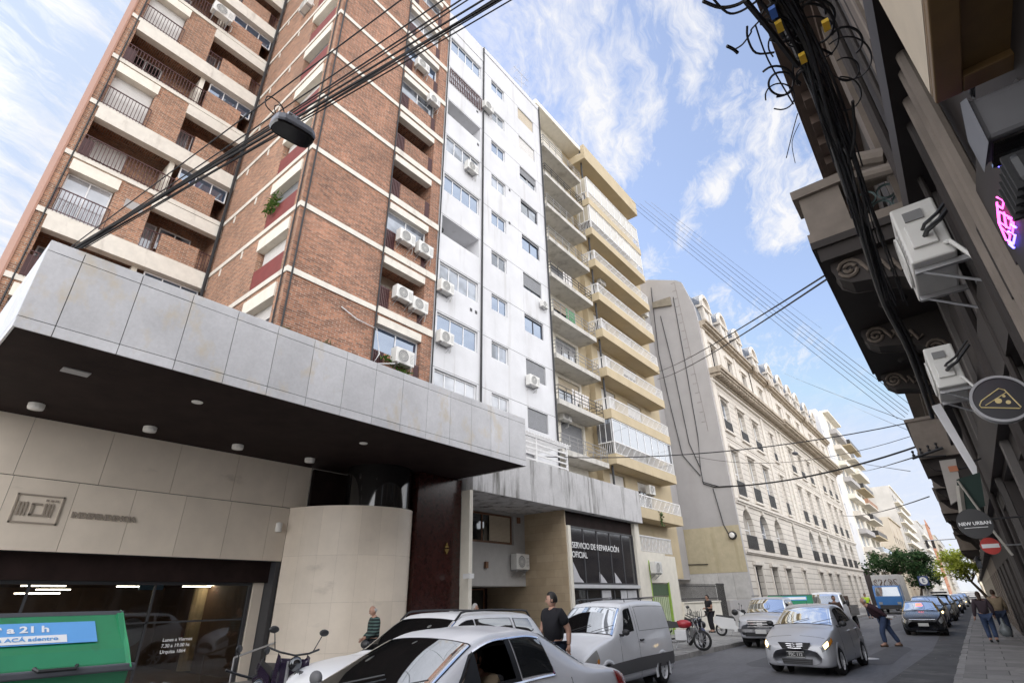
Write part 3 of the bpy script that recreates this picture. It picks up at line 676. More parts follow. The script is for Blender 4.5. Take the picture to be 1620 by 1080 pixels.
for k, s in enumerate(CS):
    bal = MB(); FC.box(bal, 23.0, 28.0, s-.1, s+.2, 0, 1.3); bl = bal.build('balcony_slab', slabm, cb)
    rl = MB(); u0, u1 = 23.03, 27.97
    for v in (.55, .78, 1.02): FC.box(rl, u0, u1, s+v, s+v+.03, 1.24, 1.27)
    for i in range(7):
        u = u0+(u1-u0)*i/6; FC.box(rl, u-.015, u+.015, s+.2, s+1.02, 1.235, 1.265)
    for u in (u0, u1-.03):
        for v in (.55, .78, 1.02): FC.box(rl, u, u+.03, s+v, s+v+.03, 0, 1.24)
    if k == 0:
        for i in range(22):
            u = u0+.15+(u1-u0-.3)*i/21; rl.lathe([(.1, -.008), (.1, .008), (.085, .008), (.085, -.008)], 10, (-16.3+1.25, u, s+.42+.18*(i % 2)), 'x')
    rl.build('railing', [railgry, railblk, railgry][k % 3], bl)
    FC.window(cb, 25.02, 27.48, s+.42, s+2.48, -.18, darkf, [gld, gl, glc, gl, gld, glb, gl, gld, gl][k], 3, 1, .05, 'balcony_door', [.95, .35, .2, .3, .4, .25, .5, .4, .3][k], shutb if k % 2 else shutg)
    FC.window(cb, 28.72, 30.18, s+1.27, s+2.43, -.18, whitef, gl, 2, 1, .05, 'window', [.95, .6, .96, .96, .5, .55, .6, .9, .7][k], shutw)
    if k in (1, 3, 4):
        c_ = MB()
        for i in range(4 if k != 1 else 7):
            u = 25.2+.28*i+random.uniform(-.05, .05); FC.box(c_, u, u+.2, s+.9-random.uniform(.1, .4), s+1.5, .8, .82)
        c_.each('hanging_laundry', mat('laundry%d' % k, [(.1, .25, .13), (.65, .62, .6), (.15, .18, .35)][(k) % 3], .8), cb)
ac_px(863, 243, -16.0, 'white air conditioner at the left end of a top cream balcony', 1.1); ac_px(894, 657, -16.0, 'greenish air conditioner hanging under the second lowest cream balcony', 1.2)
b = MB(); b.tube([(-15.2, 28.75, 7), (-15.2, 28.75, 35.5)], .07, 6); b.each('drain_pipe', cablem, cb)
# ================================================================ yellow building
yb = thing('yellow_building', 'yellow apartment building with stacked wide balconies and white railings', 'apartment building', (-18, 33, 0))
FY = FA('x', -15.9, 1); YS = [6.28+2.87*k for k in range(9)]
ops = []
for s in YS: ops += [(29.6, 31.6, s+.7, s+2.7, .2), (33.4, 35.6, s+.7, s+2.7, .2)]
b = MB(); FY.wall(b, 28.8, 38.95, 3, 34.2, ops, 12); b.build('wall', yellow, yb); b = MB(); b.box(-22, -16.8, 38.96, 42.45, 3, 28); b.build('side_wing', graywall, yb)
b = MB(); FY.box(b, 28.4, 37.8, 34.0, 34.7, -.2, 1.25); FY.box(b, 28.4, 37.8, 34.7, 35.5, .95, 1.25); b.build('roof_slab', yellow, yb)
for k, s in enumerate(YS):
    bal = MB(); FY.box(bal, 28.42, 37.35, s, s+.1, 0, 1.2); FY.box(bal, 28.42, 37.35, s+.1, s+.62, 1.05, 1.2); FY.box(bal, 28.42, 28.57, s+.1, s+.62, 0, 1.05); FY.box(bal, 37.2, 37.35, s+.1, s+.62, 0, 1.05)
    bl = bal.build('balcony', yellow, yb)
    rl = MB(); u0, u1, w = 28.5, 37.28, 1.13
    FY.box(rl, u0, u1, s+1.36, s+1.42, w-.03, w+.03); FY.box(rl, u0, u1, s+.68, s+.71, w-.02, w+.02)
    n = 60
    for i in range(n+1):
        u = u0+(u1-u0)*i/n; FY.box(rl, u-.012, u+.012, s+.62, s+1.36, w-.012, w+.012)
    for i in range(12):
        a = u0+(u1-u0)*i/12; c = u0+(u1-u0)*(i+1)/12; A, C = FY.P(a, s+.7, w+.02), FY.P(c, s+1.36, w+.02); rl.tube([A, C], .014, 4)
    for u in (u0, u1):
        FY.box(rl, u-.03, u+.03, s+1.36, s+1.42, 0.02, w-.03); FY.box(rl, u-.03, u+.03, s+.62, s+1.42, w-.035, w+.035)
        for i in range(8): FY.box(rl, u-.012, u+.012, s+.62, s+1.36, .1+.13*i, .125+.13*i)
    rl.build('railing', railwht, bl)
    FY.window(yb, 29.62, 31.58, s+.72, s+2.68, -.18, whitef, [gl, gld, glc][k % 3], 2, 1, .05, 'balcony_door', [.7, .3, .9][k % 3], shutw)
    FY.window(yb, 33.42, 35.58, s+.72, s+2.68, -.18, whitef, [gld, glc, gl][k % 3], 2, 1, .05, 'balcony_door', [.3, .9, .5][k % 3], shutw)
    if k in (1, 7, 8):
        zt = min(s+2.85, 34); ns = 8; e = MB()
        for i in range(ns+1):
            u = u0+(u1-u0)*i/ns; FY.box(e, u-.025, u+.025, s+1.43, zt, w-.025, w+.025)
        FY.box(e, u0, u1, zt-.06, zt, w-.03, w+.03)
        for i in range(3): FY.box(e, u0-.02, u0+.02, s+1.43, zt, .2+.4*i, .24+.4*i)
        eo = e.build('balcony_enclosure', whitef, yb)
        e = MB(); FY.quad(e, u0, u1, s+1.43, zt, w); e.poly(FY.P(u0, s+1.43, 0), FY.P(u0, s+1.43, w), FY.P(u0, zt, w), FY.P(u0, zt, 0)); e.build('pane', glassmat('enclosure_glass%d' % k, (.1, .1, .11) if k == 1 else (.5, .45, .36), .18 if k == 1 else .1), eo)
for px, py, l in ((951, 445, 'white air conditioner at the left end of a mid yellow balcony'), (1020, 495, 'white air conditioner at the right end of a mid yellow balcony'),
                  (1029, 775, 'white air conditioner above the lowest yellow balcony railing')): ac_px(px, py, -15.5, l, 1.1)
pt = MB(); p = gx(1046, 820, -14.68)
for i in range(60):
    c = Vector((-14.64+random.uniform(-.06, .06), p.y+random.gauss(0, .14), p.z+random.uniform(-.45, .45))); d = Vector((random.uniform(-1, 1), random.uniform(-1, 1), random.uniform(-1, 1))).normalized()*.09; e = d.cross(Vector((0, 0, 1))).normalized()*.05
    pt.poly(c-d, c+e, c+d, c-e)
leafm = mat('ivy_leaf', (.06, .12, .03), .6, island=.4)
tag(pt.build('trailing_plant', leafm), 'green trailing plant hanging from the lowest yellow balcony', 'plant')
# ================================================================ service shop
sh = thing('service_shop', 'low repair shop with stained concrete canopy and dark lettered shopfront', 'shop', (-14, 20, 0))
b = MB(); b.box(-22, -12.5, 13.4, 26.3, 5.32, 5.5); b.box(-12.75, -12.5, 13.4, 26.3, 5.5, 6.92); b.box(-22, -12.76, 13.4, 13.6, 5.5, 6.9); b.box(-22, -12.76, 26.1, 26.3, 5.5, 6.9); b.build('canopy', concrete, sh)
b = MB(); b.box(-12.9, -12.52, 13.28, 13.44, .15, 5.3); b.build('pier', creamw, sh)
FO = FA('x', -15, 1)
b = MB(); FO.wall(b, 13.4, 19.5, 2.4, 5.32, [(15.8, 18.72, 4.0, 5.2, .2)], 5); b.build('office_wall', greyren, sh)
FO.window(sh, 15.82, 18.7, 4.02, 5.18, -.15, browno, gld, 3, 1, .07)
b = MB(); FO.box(b, 17.2, 18.55, 4.1, 5.1, -.1, -.07); b.build('blind', shutb, sh)
b = MB(); b.box(-21, -17.2, 13.4, 19.5, .15, 2.38); b.box(-17.1, -15.1, 15.8, 16.0, .15, 2.4); b.build('entrance_recess', granite, sh)
FO.window(sh, 16.1, 18.9, .2, 2.35, -1.9, browno, gld, 3, name='door')
b = MB(); b.box(-22, -12.83, 19.5, 19.56, .15, 5.32); b.build('tiled_wall', tiles, sh)
FS = FA('x', -12.8, 1)
b = MB(); FS.box(b, 19.57, 19.78, .15, 4.7, -.2, .06); FS.box(b, 25.72, 26.2, .15, 5.3, -.3, .08); b.each('pilaster', creamw, sh)
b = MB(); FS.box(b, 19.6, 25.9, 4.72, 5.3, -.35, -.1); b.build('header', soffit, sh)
FS.window(sh, 19.8, 25.7, 2.42, 4.72, -.12, darkf, glassmat('dark_shop_glass', (.035, .033, .036), .05, .08), 5, 1, .07, 'shop_window')
b = MB(); FS.box(b, 19.78, 25.72, 2.28, 2.42, -.15, .05); b.build('transom', alu, sh)
FS.window(sh, 19.8, 25.7, .2, 2.28, -.12, darkf, gld, 5, 1, .07, 'shop_window')
p = gx(904, 861, -12.8)
fuse('lettering', 'SERVICIO DE REPARACIÓN', .34, (-12.84, p.y+.1, p.z), FACE_PX, white, sh, .003, 'LEFT', .003); p = gx(904, 876, -12.8)
fuse('lettering', 'OFICIAL', .34, (-12.84, p.y+.1, p.z), FACE_PX, white, sh, .003, 'LEFT', .003)
b = MB(); w_ = -.075
for y0, y1, z0, z1 in ((20.0, 20.8, 2.5, 3.3), (22.1, 22.75, 2.5, 2.95), (23.5, 24.1, 2.5, 2.95)): b.poly(FS.P(y0, z0, w_), FS.P(y1, z0, w_), FS.P(y0+(y1-y0)*.6, z0+.2, w_), FS.P(y0, z1, w_))
for y0, y1, z0, z1 in ((22.2, 23.0, .9, 2.2), (23.9, 25.5, 1.2, 2.2)): FS.quad(b, y0, y1, z0, z1, w_)
b.each('window_decal', mat('decal_grey', (.5, .5, .52), .6), sh)
ac_px(823, 888, -14.75, 'white air conditioner on the grey wall under the concrete canopy', 1.1)
b = MB(); p = gx(735, 911, -12.5); b.box(-12.5, -12.2, p.y-.08, p.y+.12, p.z-.07, p.z+.07); b.build('camera_housing', whitef, sh)
b = MB()
for px, py in ((875, 814), (820, 823), (769, 893)): p = gx(px, py, -14.96); b.box(-14.99, -14.9, p.y-.08, p.y+.08, p.z-.12, p.z+.12)
b.each('alarm_box', browno, sh)
# pergola on the canopy
t = thing('roof_pergola', 'white slatted metal pergola on the concrete canopy roof', 'pergola', (-13.6, 18.5, 6.9)); b = MB()
ya, yb_ = 15.6, 20.4
for x in (-13.1, -14.9):
    for y in (ya, (ya+yb_)/2, yb_): b.box(x-.04, x+.04, y-.04, y+.04, 5.5, 8.2)
    b.box(x-.05, x+.05, ya-.2, yb_+.2, 8.2, 8.3)
b.build('frame', railwht, t); b = MB()
for i in range(26): y = ya-.15+(yb_-ya+.3)*i/25; b.box(-15.0, -12.95, y-.02, y+.02, 8.3, 8.36)
for i in range(5): b.box(-13.12, -13.08, ya, yb_, 6.95+.24*i, 7.02+.24*i)
b.build('slats', railwht, t)
# ================================================================ yard wall with gate beside the shop
t = thing('yard_wall', 'pale plastered street wall with white lattice railing on top and striped gate', 'wall', (-12.8, 28, 0)); FG = FA('x', -12.8, 1)
b = MB(); FG.box(b, 26.22, 27.1, .15, 4.0, -.3, 0); FG.box(b, 29.2, 30.5, .15, 3.9, -.3, 0); FG.box(b, 27.1, 29.2, 2.55, 4.0, -.3, 0); b.build('wall_panel', creamw, t)
b = MB(); FG.rail(b, 26.3, 30.3, 4.0, 4.75, -.05, .16, .02); FG.box(b, 26.3, 30.3, 4.75, 4.8, -.1, 0)
for i in range(9): b.tube([FG.P(26.4+.42*i, 4.05, 0), FG.P(26.7+.42*i, 4.7, 0)], .018, 4)
b.build('lattice_railing', railwht, t)
b = MB(); FG.box(b, 27.15, 29.15, 1.95, 2.5, -.15, -.05)
b.build('gate_panel', mat('green_panel', (.06, .1, .05), .6), t); b = MB()
for i in range(9): FG.box(b, 27.2+.22*i, 27.3+.22*i, .15, 1.9, -.12, -.06)
b.build('gate', mat('pale_green_bars', (.45, .52, .33), .6), t); b = MB(); FG.box(b, 27.02, 27.1, .15, 3.6, -.1, .02); FG.box(b, 29.16, 29.24, .15, 2.6, -.1, .02); b.each('gate_post', mat('lime_post', (.3, .45, .08), .6), t)
ac_px(1038, 897, -12.55, 'white air conditioner on the pale yard wall over the striped gate', 1.0)
t = thing('low_wall', 'low pale wall with scribbled graffiti and iron fence', 'wall', (-12.7, 33, 0))
b = MB(); b.box(-12.9, -12.65, 30.5, 36.2, .15, 1.55); b.box(-12.95, -12.6, 30.5, 36.2, 1.55, 1.62); b.build('wall_panel', creamw, t, bevel=.01)
b = MB()
for i in range(38): y = 30.6+.146*i; b.box(-12.78, -12.755, y, y+.022, 1.62, 2.55)
b.box(-12.79, -12.745, 30.55, 36.2, 1.75, 1.79); b.box(-12.79, -12.745, 30.55, 36.2, 2.4, 2.44); b.build('fence_rail', railblk, t)
b = MB()
for i in range(9): b.box(-12.8, -12.76, 36.3+.16*i, 36.33+.16*i, .15, 2.6)
b.box(-12.81, -12.75, 36.25, 37.7, 2.5, 2.56); b.box(-12.81, -12.75, 36.25, 37.7, .3, .36); b.build('gate', railblk, t)
b = MB()
for k in range(3):
    pts = []; y = 31.1+k*.5
    for i in range(12): pts.append((-12.645, y+.06*i+random.uniform(-.08, .08), .9+random.uniform(-.3, .35)))
    b.tube(pts, .014, 4)
b.each('graffiti', blackp, t)
b = MB(); b.box(-12.9, -12.65, 37.9, 42.75, .15, 1.6); b.build('end_panel', graywall, t)

# worn patches and covers in the carriageway
g = MB(); random.seed(5)
for x, y, w, l in ((-5.6, 21, 1.3, 5), (-3.0, 24, .9, 7), (-6.4, 31, 1.0, 9), (-2.6, 13, 1.2, 4), (-4.4, 44, 1.1, 12)):
    n = 14; g.poly(*[(x+w*.5*math.copysign(abs(math.cos(2*math.pi*i/n))**.5, math.cos(2*math.pi*i/n))+random.uniform(-.06, .06), y+l*.5*math.copysign(abs(math.sin(2*math.pi*i/n))**.5, math.sin(2*math.pi*i/n))+random.uniform(-.08, .08), .004) for i in range(n)])
struct('road_patch', g, mat('patched_asphalt', (.10, .10, .106), .85, amp=.15, fine=.15))
g = MB()
for x, y in ((-3.4, 22.3), (-5.4, 34)): g.lathe([(.001, .009), (.3, .009), (.32, .005)], 20, (x, y, 0))
struct('road_cover', g, steel)
# ================================================================ french building
fr = thing('french_stone_building', 'long rusticated stone building in French style with arched windows, cornice and slate mansard dormers', 'building', (-16, 70, 0))
rust = mat('rusticated_stone', (.57, .525, .465), .85, tile=(60, .46, .022, (.56, .52, .465), (.2, .175, .15), 0), amp=.1, scale=.8, stain=(.36, .32, .28), sthr=(.58, .85), sscale=(1.2, 1.2, .25), bump=.6)
FF = FA('x', -12.5, 1)
BAYS = [45.1, 49.55, 54.0, 59.9, 67.6, 72.2, 76.9, 84.5, 88.8, 93.2]; NARROW = {3}
LV = []
ops = []
for i, y in enumerate(BAYS):
    w = .55 if i in NARROW else 1.0
    ops += [(y-w*.85, y+w*.85, .3, 3.85, .4), (y-w*1.25, y+w*1.25, 5.02, 7.95, .45), (y-w, y+w, 9.0, 12.7, .35), (y-w, y+w, 14.35, 17.1, .35)]
b = MB(); FF.wall(b, 42.8, 98, .15, 18.3, ops, 14)
def arch(mb, u0, u1, vs, vt, d):
    c = (u0+u1)/2; r = (u1-u0)/2; rv = vt-vs; n = 14; P = FF.P
    pts = [(c-r*math.cos(math.pi*k/n), vs+rv*math.sin(math.pi*k/n)) for k in range(n+1)]
    for k in range(n):
        (a, b_), (c_, e) = pts[k], pts[k+1]
        mb.poly(P(a, b_, .002), P(c_, e, .002), P(c_, vt+.01, .002), P(a, vt+.01, .002)); mb.poly(P(a, b_, .002), P(c_, e, .002), P(c_, e, -d), P(a, b_, -d))
for i, y in enumerate(BAYS):
    w = .55 if i in NARROW else 1.0
    arch(b, y-w*1.25, y+w*1.25, 6.75, 7.95, .4); arch(b, y-w, y+w, 16.75, 17.1, .3)
b.build('wall', rust, fr)
b = MB()
ops = []
for i, y in enumerate(BAYS): ops.append((y-.72, y+.72, 19.75, 22.25, .3))
FF.wall(b, 42.8, 98, 18.3, 24.0, ops, 14); b.build('attic_wall', stone, fr)
b = MB()
for v0, v1, w in ((4.62, 4.72, .1), (4.72, 4.92, .22), (8.24, 8.4, .12), (8.4, 8.6, .24), (13.6, 13.72, .06)): FF.box(b, 42.83, 98, v0, v1, 0.001, w)
FF.box(b, 42.83, 98, 18.3, 18.55, .001, .18); b.each('string_course', stone, fr)
b = MB()
for v0, v1, w in ((18.95, 19.15, .95), (19.15, 19.45, 1.1), (18.55, 18.7, .3)): FF.box(b, 42.83, 98.2, v0, v1, .001, w)
FF.box(b, 63.0, 98.2, 18.95, 19.16, .951, 1.15); FF.box(b, 63, 98.2, 19.16, 19.46, 1.101, 1.3)
y = 43.0
while y < 98: FF.box(b, y, y+.24, 18.7, 18.95, .002, .85); y += .52
b.build('cornice', stoned, fr)
b = MB()
for v0, v1, w in ((23.35, 23.6, .2), (23.6, 23.85, .5), (23.85, 24.05, .65)): FF.box(b, 42.83, 98.1, v0, v1, .001, w)
for y in (57.0, 62.6, 80.7): FF.box(b, y-.5, y+.5, 23.36, 24.06, .651, .8)
b.build('upper_cornice', stoned, fr)
b = MB()
for y in (43.2, 57.0, 62.8, 64.5, 80.6, 97.4): FF.box(b, y-.35, y+.35, 19.46, 23.35, .002, .12); FF.box(b, y-.4, y+.4, 8.6, 18.3, .002, .09)
for i in range(len(BAYS)-1):
    y = (BAYS[i]+BAYS[i+1])/2; FF.box(b, y-.3, y+.3, 19.46, 23.35, .003, .07)
b.each('pilaster', stone, fr)
for i, y in enumerate(BAYS):
    w = .55 if i in NARROW else 1.0
    for (ww, v0, v1) in ((w, 9.0, 12.7), (w, 14.35, 17.1), (.72, 19.75, 22.25)):
        sur = MB()
        for s in (-1, 1): FF.box(sur, min(y+s*ww, y+s*(ww+.2)), max(y+s*ww, y+s*(ww+.2)), v0-.05, v1+.12, .002, .07)
        FF.box(sur, y-ww-.3, y+ww+.3, v1+.12, v1+.34, .002, .2); FF.box(sur, y-ww-.25, y+ww+.25, v0-.22, v0-.05, .002, .18); sur.build('window_surround', stone, fr)
    sur = MB(); FF.box(sur, y-.22, y+.22, 7.95, 8.2, .004, .14); sur.build('keystone', stone, fr)
    sur = MB(); FF.box(sur, y-w*.85-.3, y+w*.85+.3, 3.9, 4.12, .003, .24)
    for s in (-1, 1): FF.box(sur, min(y+s*w*.85, y+s*(w*.85+.22)), max(y+s*w*.85, y+s*(w*.85+.22)), .2, 3.9, .003, .08)
    sur.build('door_surround', stone, fr)
blindc = glassmat('blind_window', (.40, .37, .33), .05)
for i, y in enumerate(BAYS):
    w = .55 if i in NARROW else 1.0
    FF.window(fr, y-w*.85, y+w*.85, .32, 3.83, -.36, darkf, gld, 2, 2, .08, 'door')
    FF.window(fr, y-w*1.24, y+w*1.24, 5.03, 7.93, -.42, whitef, [blindc, gl, blindc][i % 3], 2, 2, .08)
    FF.window(fr, y-w*.98, y+w*.98, 9.02, 12.68, -.32, whitef, blindc if i % 4 != 2 else gl, 2, 2, .08)
    FF.window(fr, y-w*.98, y+w*.98, 14.37, 17.08, -.32, whitef, blindc if i % 3 else gl, 2, 2, .08)
    FF.window(fr, y-.7, y+.7, 19.77, 22.23, -.28, darkf if i < 3 else whitef, gld if i % 2 == 0 else glc, 2, 1, .07)
    for ww, v, h in ((w*1.25, 5.02, 1.0), (w*1.05, 9.0, 1.15), (w, 14.35, .85)):
        r_ = MB(); FF.rail(r_, y-ww, y+ww, v, v+h, .06, .1, .02); FF.box(r_, y-ww, y+ww, v+h*.5, v+h*.5+.03, .05, .07); r_.build('window_railing', railblk, fr)
# mansard and dormers
b = MB(); prof = [(-12.75, 24.06), (-12.95, 26.0), (-13.45, 27.9), (-14.4, 29.2), (-16.3, 29.75), (-26, 29.75), (-26, 24.06)]
b.prism(prof, 'y', 42.83, 98); b.build('mansard_roof', slate, fr)
for i, y in enumerate([46.2, 50.9, 55.6, 61.7, 68.1, 73.1, 78.0, 82.3, 88, 93]):
    d = MB(); x1 = -12.62; w = 1.0
    pts = [(y-w, 24.06), (y-w, 26.9)]+[(y-w*math.cos(math.pi*k/10), 26.9+1.15*math.sin(math.pi*k/10)) for k in range(1, 10)]+[(y+w, 26.9), (y+w, 24.06)]
    d.prism(pts, 'x', -14.0, x1-.1); dd = d.build('dormer', stone, fr)
    d = MB()
    outer = [(y-1.22*math.cos(math.pi*k/12), 26.85+1.42*math.sin(math.pi*k/12)) for k in range(13)]; inner = [(y-.95*math.cos(math.pi*k/12), 26.85+1.1*math.sin(math.pi*k/12)) for k in range(12, -1, -1)]
    d.prism(outer+inner, 'x', x1-.12, x1+.12)
    for s in (-1, 1): d.prism([(y+s*.62, 24.06), (y+s*1.05, 24.06), (y+s*1.05, 26.7), (y+s*.62, 26.7)], 'x', x1-.1, x1+.05)
    d.prism([(y-1.3, 26.62), (y+1.3, 26.62), (y+1.3, 26.84), (y-1.3, 26.84)], 'x', -14, x1+.13); d.build('pediment', stone, dd)
    d = MB(); d.prism([(y-1.16*math.cos(math.pi*k/12), 26.95+1.42*math.sin(math.pi*k/12)) for k in range(13)], 'x', -14.3, x1-.13); d.build('dormer_roof', slate, dd)
    d = MB(); d.prism([(y-.6, 24.5), (y+.6, 24.5), (y+.6, 26.6), (y-.6, 26.6)], 'x', x1-.1, x1-.07); d.build('shutter', shutw, dd)
# party wall towards the camera
b = MB(); prof = [(-12.5, .15), (-12.5, 24.1), (-12.6, 25.6), (-13.3, 28.35), (-13.75, 28.75), (-16.4, 29.95), (-27, 29.95), (-27, .15)]
b.prism(prof, 'y', 42.5, 42.8); pw = b.build('party_wall', graywall, fr)
b = MB(); b.box(-18, -12.52, 42.485, 42.5, 3.4, 6.62); b.build('yellow_patch', mat('ochre_patch', (.47, .41, .28), .85, amp=.08, stain=(.38, .32, .2), sthr=(.5, .8), sscale=(2.5, 2.5, .2)), pw)
b = MB(); x = -18.0
while x < -12.6:
    for z0, z1 in ((.15, 1.7), (1.7, 3.38)): b.box(x+.01, min(x+1.08, -12.52), 42.47, 42.5, z0+.01, z1-.01)
    x += 1.1
b.build('tile_panel', mat('wall_slab', (.5, .49, .475), .6, island=.1), pw)
b = MB(); px = [1068, 1072, 1077, 1080, 1085, 1087, 1093, 1096, 1099, 1102, 1108, 1107, 1115, 1114]
z = 28.6; x = -14.3
for i in range(17):
    a = (x+.03*i, z-.86*i); b.box(a[0], a[0]+.42, 42.485, 42.5, a[1]-.06, a[1]); b.box(a[0]+.36, a[0]+.42, 42.485, 42.5, a[1]-.86, a[1]-.06)
b.build('wall_scar', mat('scar_grey', (.3, .28, .27), .9), pw)
b = MB(); p, q = gy(1035, 487, 42.4), gy(1062, 480, 42.4); b.prism([(p.x-.1, p.z+.6), (p.x-.1, p.z-.0), (q.x, q.z-.2), (q.x, q.z+.7)], 'y', 42.3, 42.49); b.build('vent_board', mat('board_brown', (.25, .22, .17), .8), pw)
b = MB()
for pts in (((1030, 455), (1042, 560), (1060, 640), (1080, 720), (1108, 752)), ((1045, 500), (1065, 580), (1090, 700), (1108, 740), (1113, 765), (1130, 770), (1160, 768)), ((1065, 470), (1085, 580), (1104, 690), (1108, 740), (1112, 762), (1140, 770)), ((1128, 772), (1145, 830), (1155, 848)), ((1060, 930), (1080, 893), (1120, 892))):
    b.tube([gy(x, y, 42.42) for x, y in pts], .035, 5)
b.each('wall_cable', cablem, pw)
p = gy(1158, 846, 42.3); b = MB(); b.lathe([(.001, -.12), (.26, -.1), (.3, 0), (.3, .1)], 18, (p.x, 42.38, p.z), 'y'); b.build('wall_lamp_ring', blackp, pw); b = MB(); b.lathe([(.001, -.16), (.15, -.15), (.2, -.1)], 16, (p.x, 42.36, p.z), 'y'); b.build('wall_lamp', lampw, pw)
# ================================================================ farther down the left side
t = thing('white_slab_building', 'narrow tall white wall rising beyond the stone building', 'building', (-18, 101, 0)); Fz = FA('x', -12.5, 1)
b = MB(); ops = [(99.2, 100.2, 10+3*k, 11.6+3*k, .2) for k in range(6)]; Fz.wall(b, 98.2, 105, .15, 30, ops, 16); b.build('wall', whitew, t)
b = MB(); Fz.box(b, 98.3, 104.9, .15, 5.2, .001, .05); b.build('shopfront', soffit, t)
for o in ops: Fz.window(t, o[0]+.02, o[1]-.02, o[2]+.02, o[3]-.02, -.15, whitef, gl, 1)
t = thing('far_balcony_building', 'pale apartment building with many jutting balconies after the stone building', 'apartment building', (-18, 119, 0))
ops = []
for k in range(10):
    z = 2.6+2.8*k; ops += [(107.5, 111, z+.5, z+2.4, .2), (112.5, 115.5, z+.9, z+2.3, .2), (120, 124, z+.3, z+2.4, .9), (126, 131, z+.3, z+2.4, .9)]
b = MB(); Fz.wall(b, 105, 133, .15, 31, ops, 14); Fz.box(b, 104.9, 118, 31, 31.3, -.5, .9); Fz.box(b, 119, 133, 31, 33, -5, -1.5); b.build('wall', creamw, t)
for k in range(10):
    z = 2.6+2.8*k
    b = MB(); Fz.box(b, 106.5, 117, z-.4, z+.35, .001, 1.1); b.build('bay', [stone, creamw][k % 2] if k % 3 else graywall, t)
    b = MB(); Fz.box(b, 119, 132.5, z-.1, z+.1, .001, 1.5); sl_ = b.build('balcony_slab', [yellow, creamw, band][k % 3], t)
    b = MB(); Fz.box(b, 119.1, 132.4, z+.1, z+.95, 1.4, 1.46); Fz.box(b, 119.1, 119.16, z+.1, z+.95, .1, 1.4); b.build('balustrade', [glassmat('balustrade_glass%d' % k, (.3, .3, .3), .2) if k in (2, 5, 8) else railblk, [railblk, creamw, brick_warm][k % 3]][k % 2], sl_)
    Fz.window(t, 107.52, 110.98, z+.52, z+2.38, -.15, whitef, gl, 3, 1, .07); Fz.window(t, 112.52, 115.48, z+.92, z+2.28, -.15, whitef, glc, 2, 1, .07)
    Fz.window(t, 120.02, 123.98, z+.32, z+2.38, -.8, darkf, gld, 3, 1, .07, 'balcony_door'); Fz.window(t, 126.02, 130.98, z+.32, z+2.38, -.8, darkf, gld, 3, 1, .07, 'balcony_door')
def block(name, label, y0, y1, z1, wm, X=-12.5, dep=16, fl=3.0, nb=3, sidewin=False, roofbox=True, sg=1, bal=False, fm=None):
    F = FA('x', X, sg); t = thing(name, label, 'building', (X-sg*dep/2, (y0+y1)/2, 0)); nf = int((z1-1.5)/fl); ops = []
    bw = (y1-y0)/nb
    for k in range(1, nf):
        for j in range(nb): ops.append((y0+bw*j+bw*.25, y0+bw*j+bw*.75, k*fl+.9, k*fl+2.4, .25))
    b = MB(); F.wall(b, y0, y1, .15, z1, ops, dep)
    if roofbox: F.box(b, y0+1, y1-2, z1, z1+2.6, -dep*.6, -dep*.25)
    b.build('wall', wm, t)
    b = MB()
    for o in ops[:100]: F.quad(b, o[0], o[1], o[2], o[3], -.2)
    b.each('window_pane', gl, t)
    b = MB(); F.box(b, y0, y1, z1-.3, z1, .001, .35); F.box(b, y0, y1, 4.2, 4.45, .001, .3); b.each('cornice', fm or wm, t)
    if bal:
        b = MB()
        for k in range(1, nf): F.box(b, y0+1, y1-.5, k*fl-.1, k*fl+.1, .001, 1.2); F.box(b, y0+1, y1-.5, k*fl+.1, k*fl+.95, 1.12, 1.2)
        b.each('balcony', fm or wm, t, 2)
    if sidewin:
        G = FA('y', y0, -1); b = MB(); p = MB(); xs0 = X-sg*dep
        for k in range(2, nf):
            for j in range(4):
                u = X-sg*(9+j*1.5); G.box(b, u-.55, u+.55, k*fl+.7, k*fl+2.4, .001, .06); G.box(p, u-.45, u+.45, k*fl+.8, k*fl+2.3, .061, .075)
        b.each('window', whitef, t); p.each('window_pane', gld, t)
    return t
farw = mat('weathered_white', (.47, .455, .43), .8, amp=.12, scale=.25, stain=(.33, .31, .28), sthr=(.52, .75), sscale=(.25, .25, .06))
beige = mat('beige_render', (.42, .375, .31), .85, amp=.1, scale=.3, stain=(.34, .28, .22), sthr=(.55, .6), sscale=(.2, .2, .16))
paleb = mat('pale_render', (.45, .41, .34), .8, amp=.08, scale=.3)
orange = mat('orange_render', (.5, .2, .11), .8, amp=.1)
block('corner_building', 'low pale corner building behind the dark green tree', 148, 166, 8, paleb, fl=3.6, nb=4)
block('beige_building', 'beige building with a stained blank side wall above the dark tree', 166, 196, 18.9, beige, dep=13, nb=5, roofbox=False)
t = block('white_tower', 'tall white building with grid of windows and blank side wall in the distance', 205, 250, 32, farw, dep=26, nb=6, sidewin=True, bal=True, fm=creamw)
block('grey_roof_building', 'distant white block with dark roof structure', 300, 340, 30, farw, dep=24, nb=6, bal=True, fm=creamw)
block('orange_front_building', 'distant block with an orange brick front beside pale side wall', 400, 430, 37, mat('orange_front', (.42, .2, .12), .8), dep=.6, nb=4)
block('pale_side_building', 'distant pale building directly behind the orange front', 400, 430, 36.9, farw, X=-13.2, dep=22, nb=4)
block('distant_beige_building', 'smaller beige block farthest along the left side', 470, 520, 36, paleb, dep=20, nb=6, bal=True)
block('farthest_white_building', 'last white block at the end of the street', 560, 640, 38, farw, dep=20, nb=8)
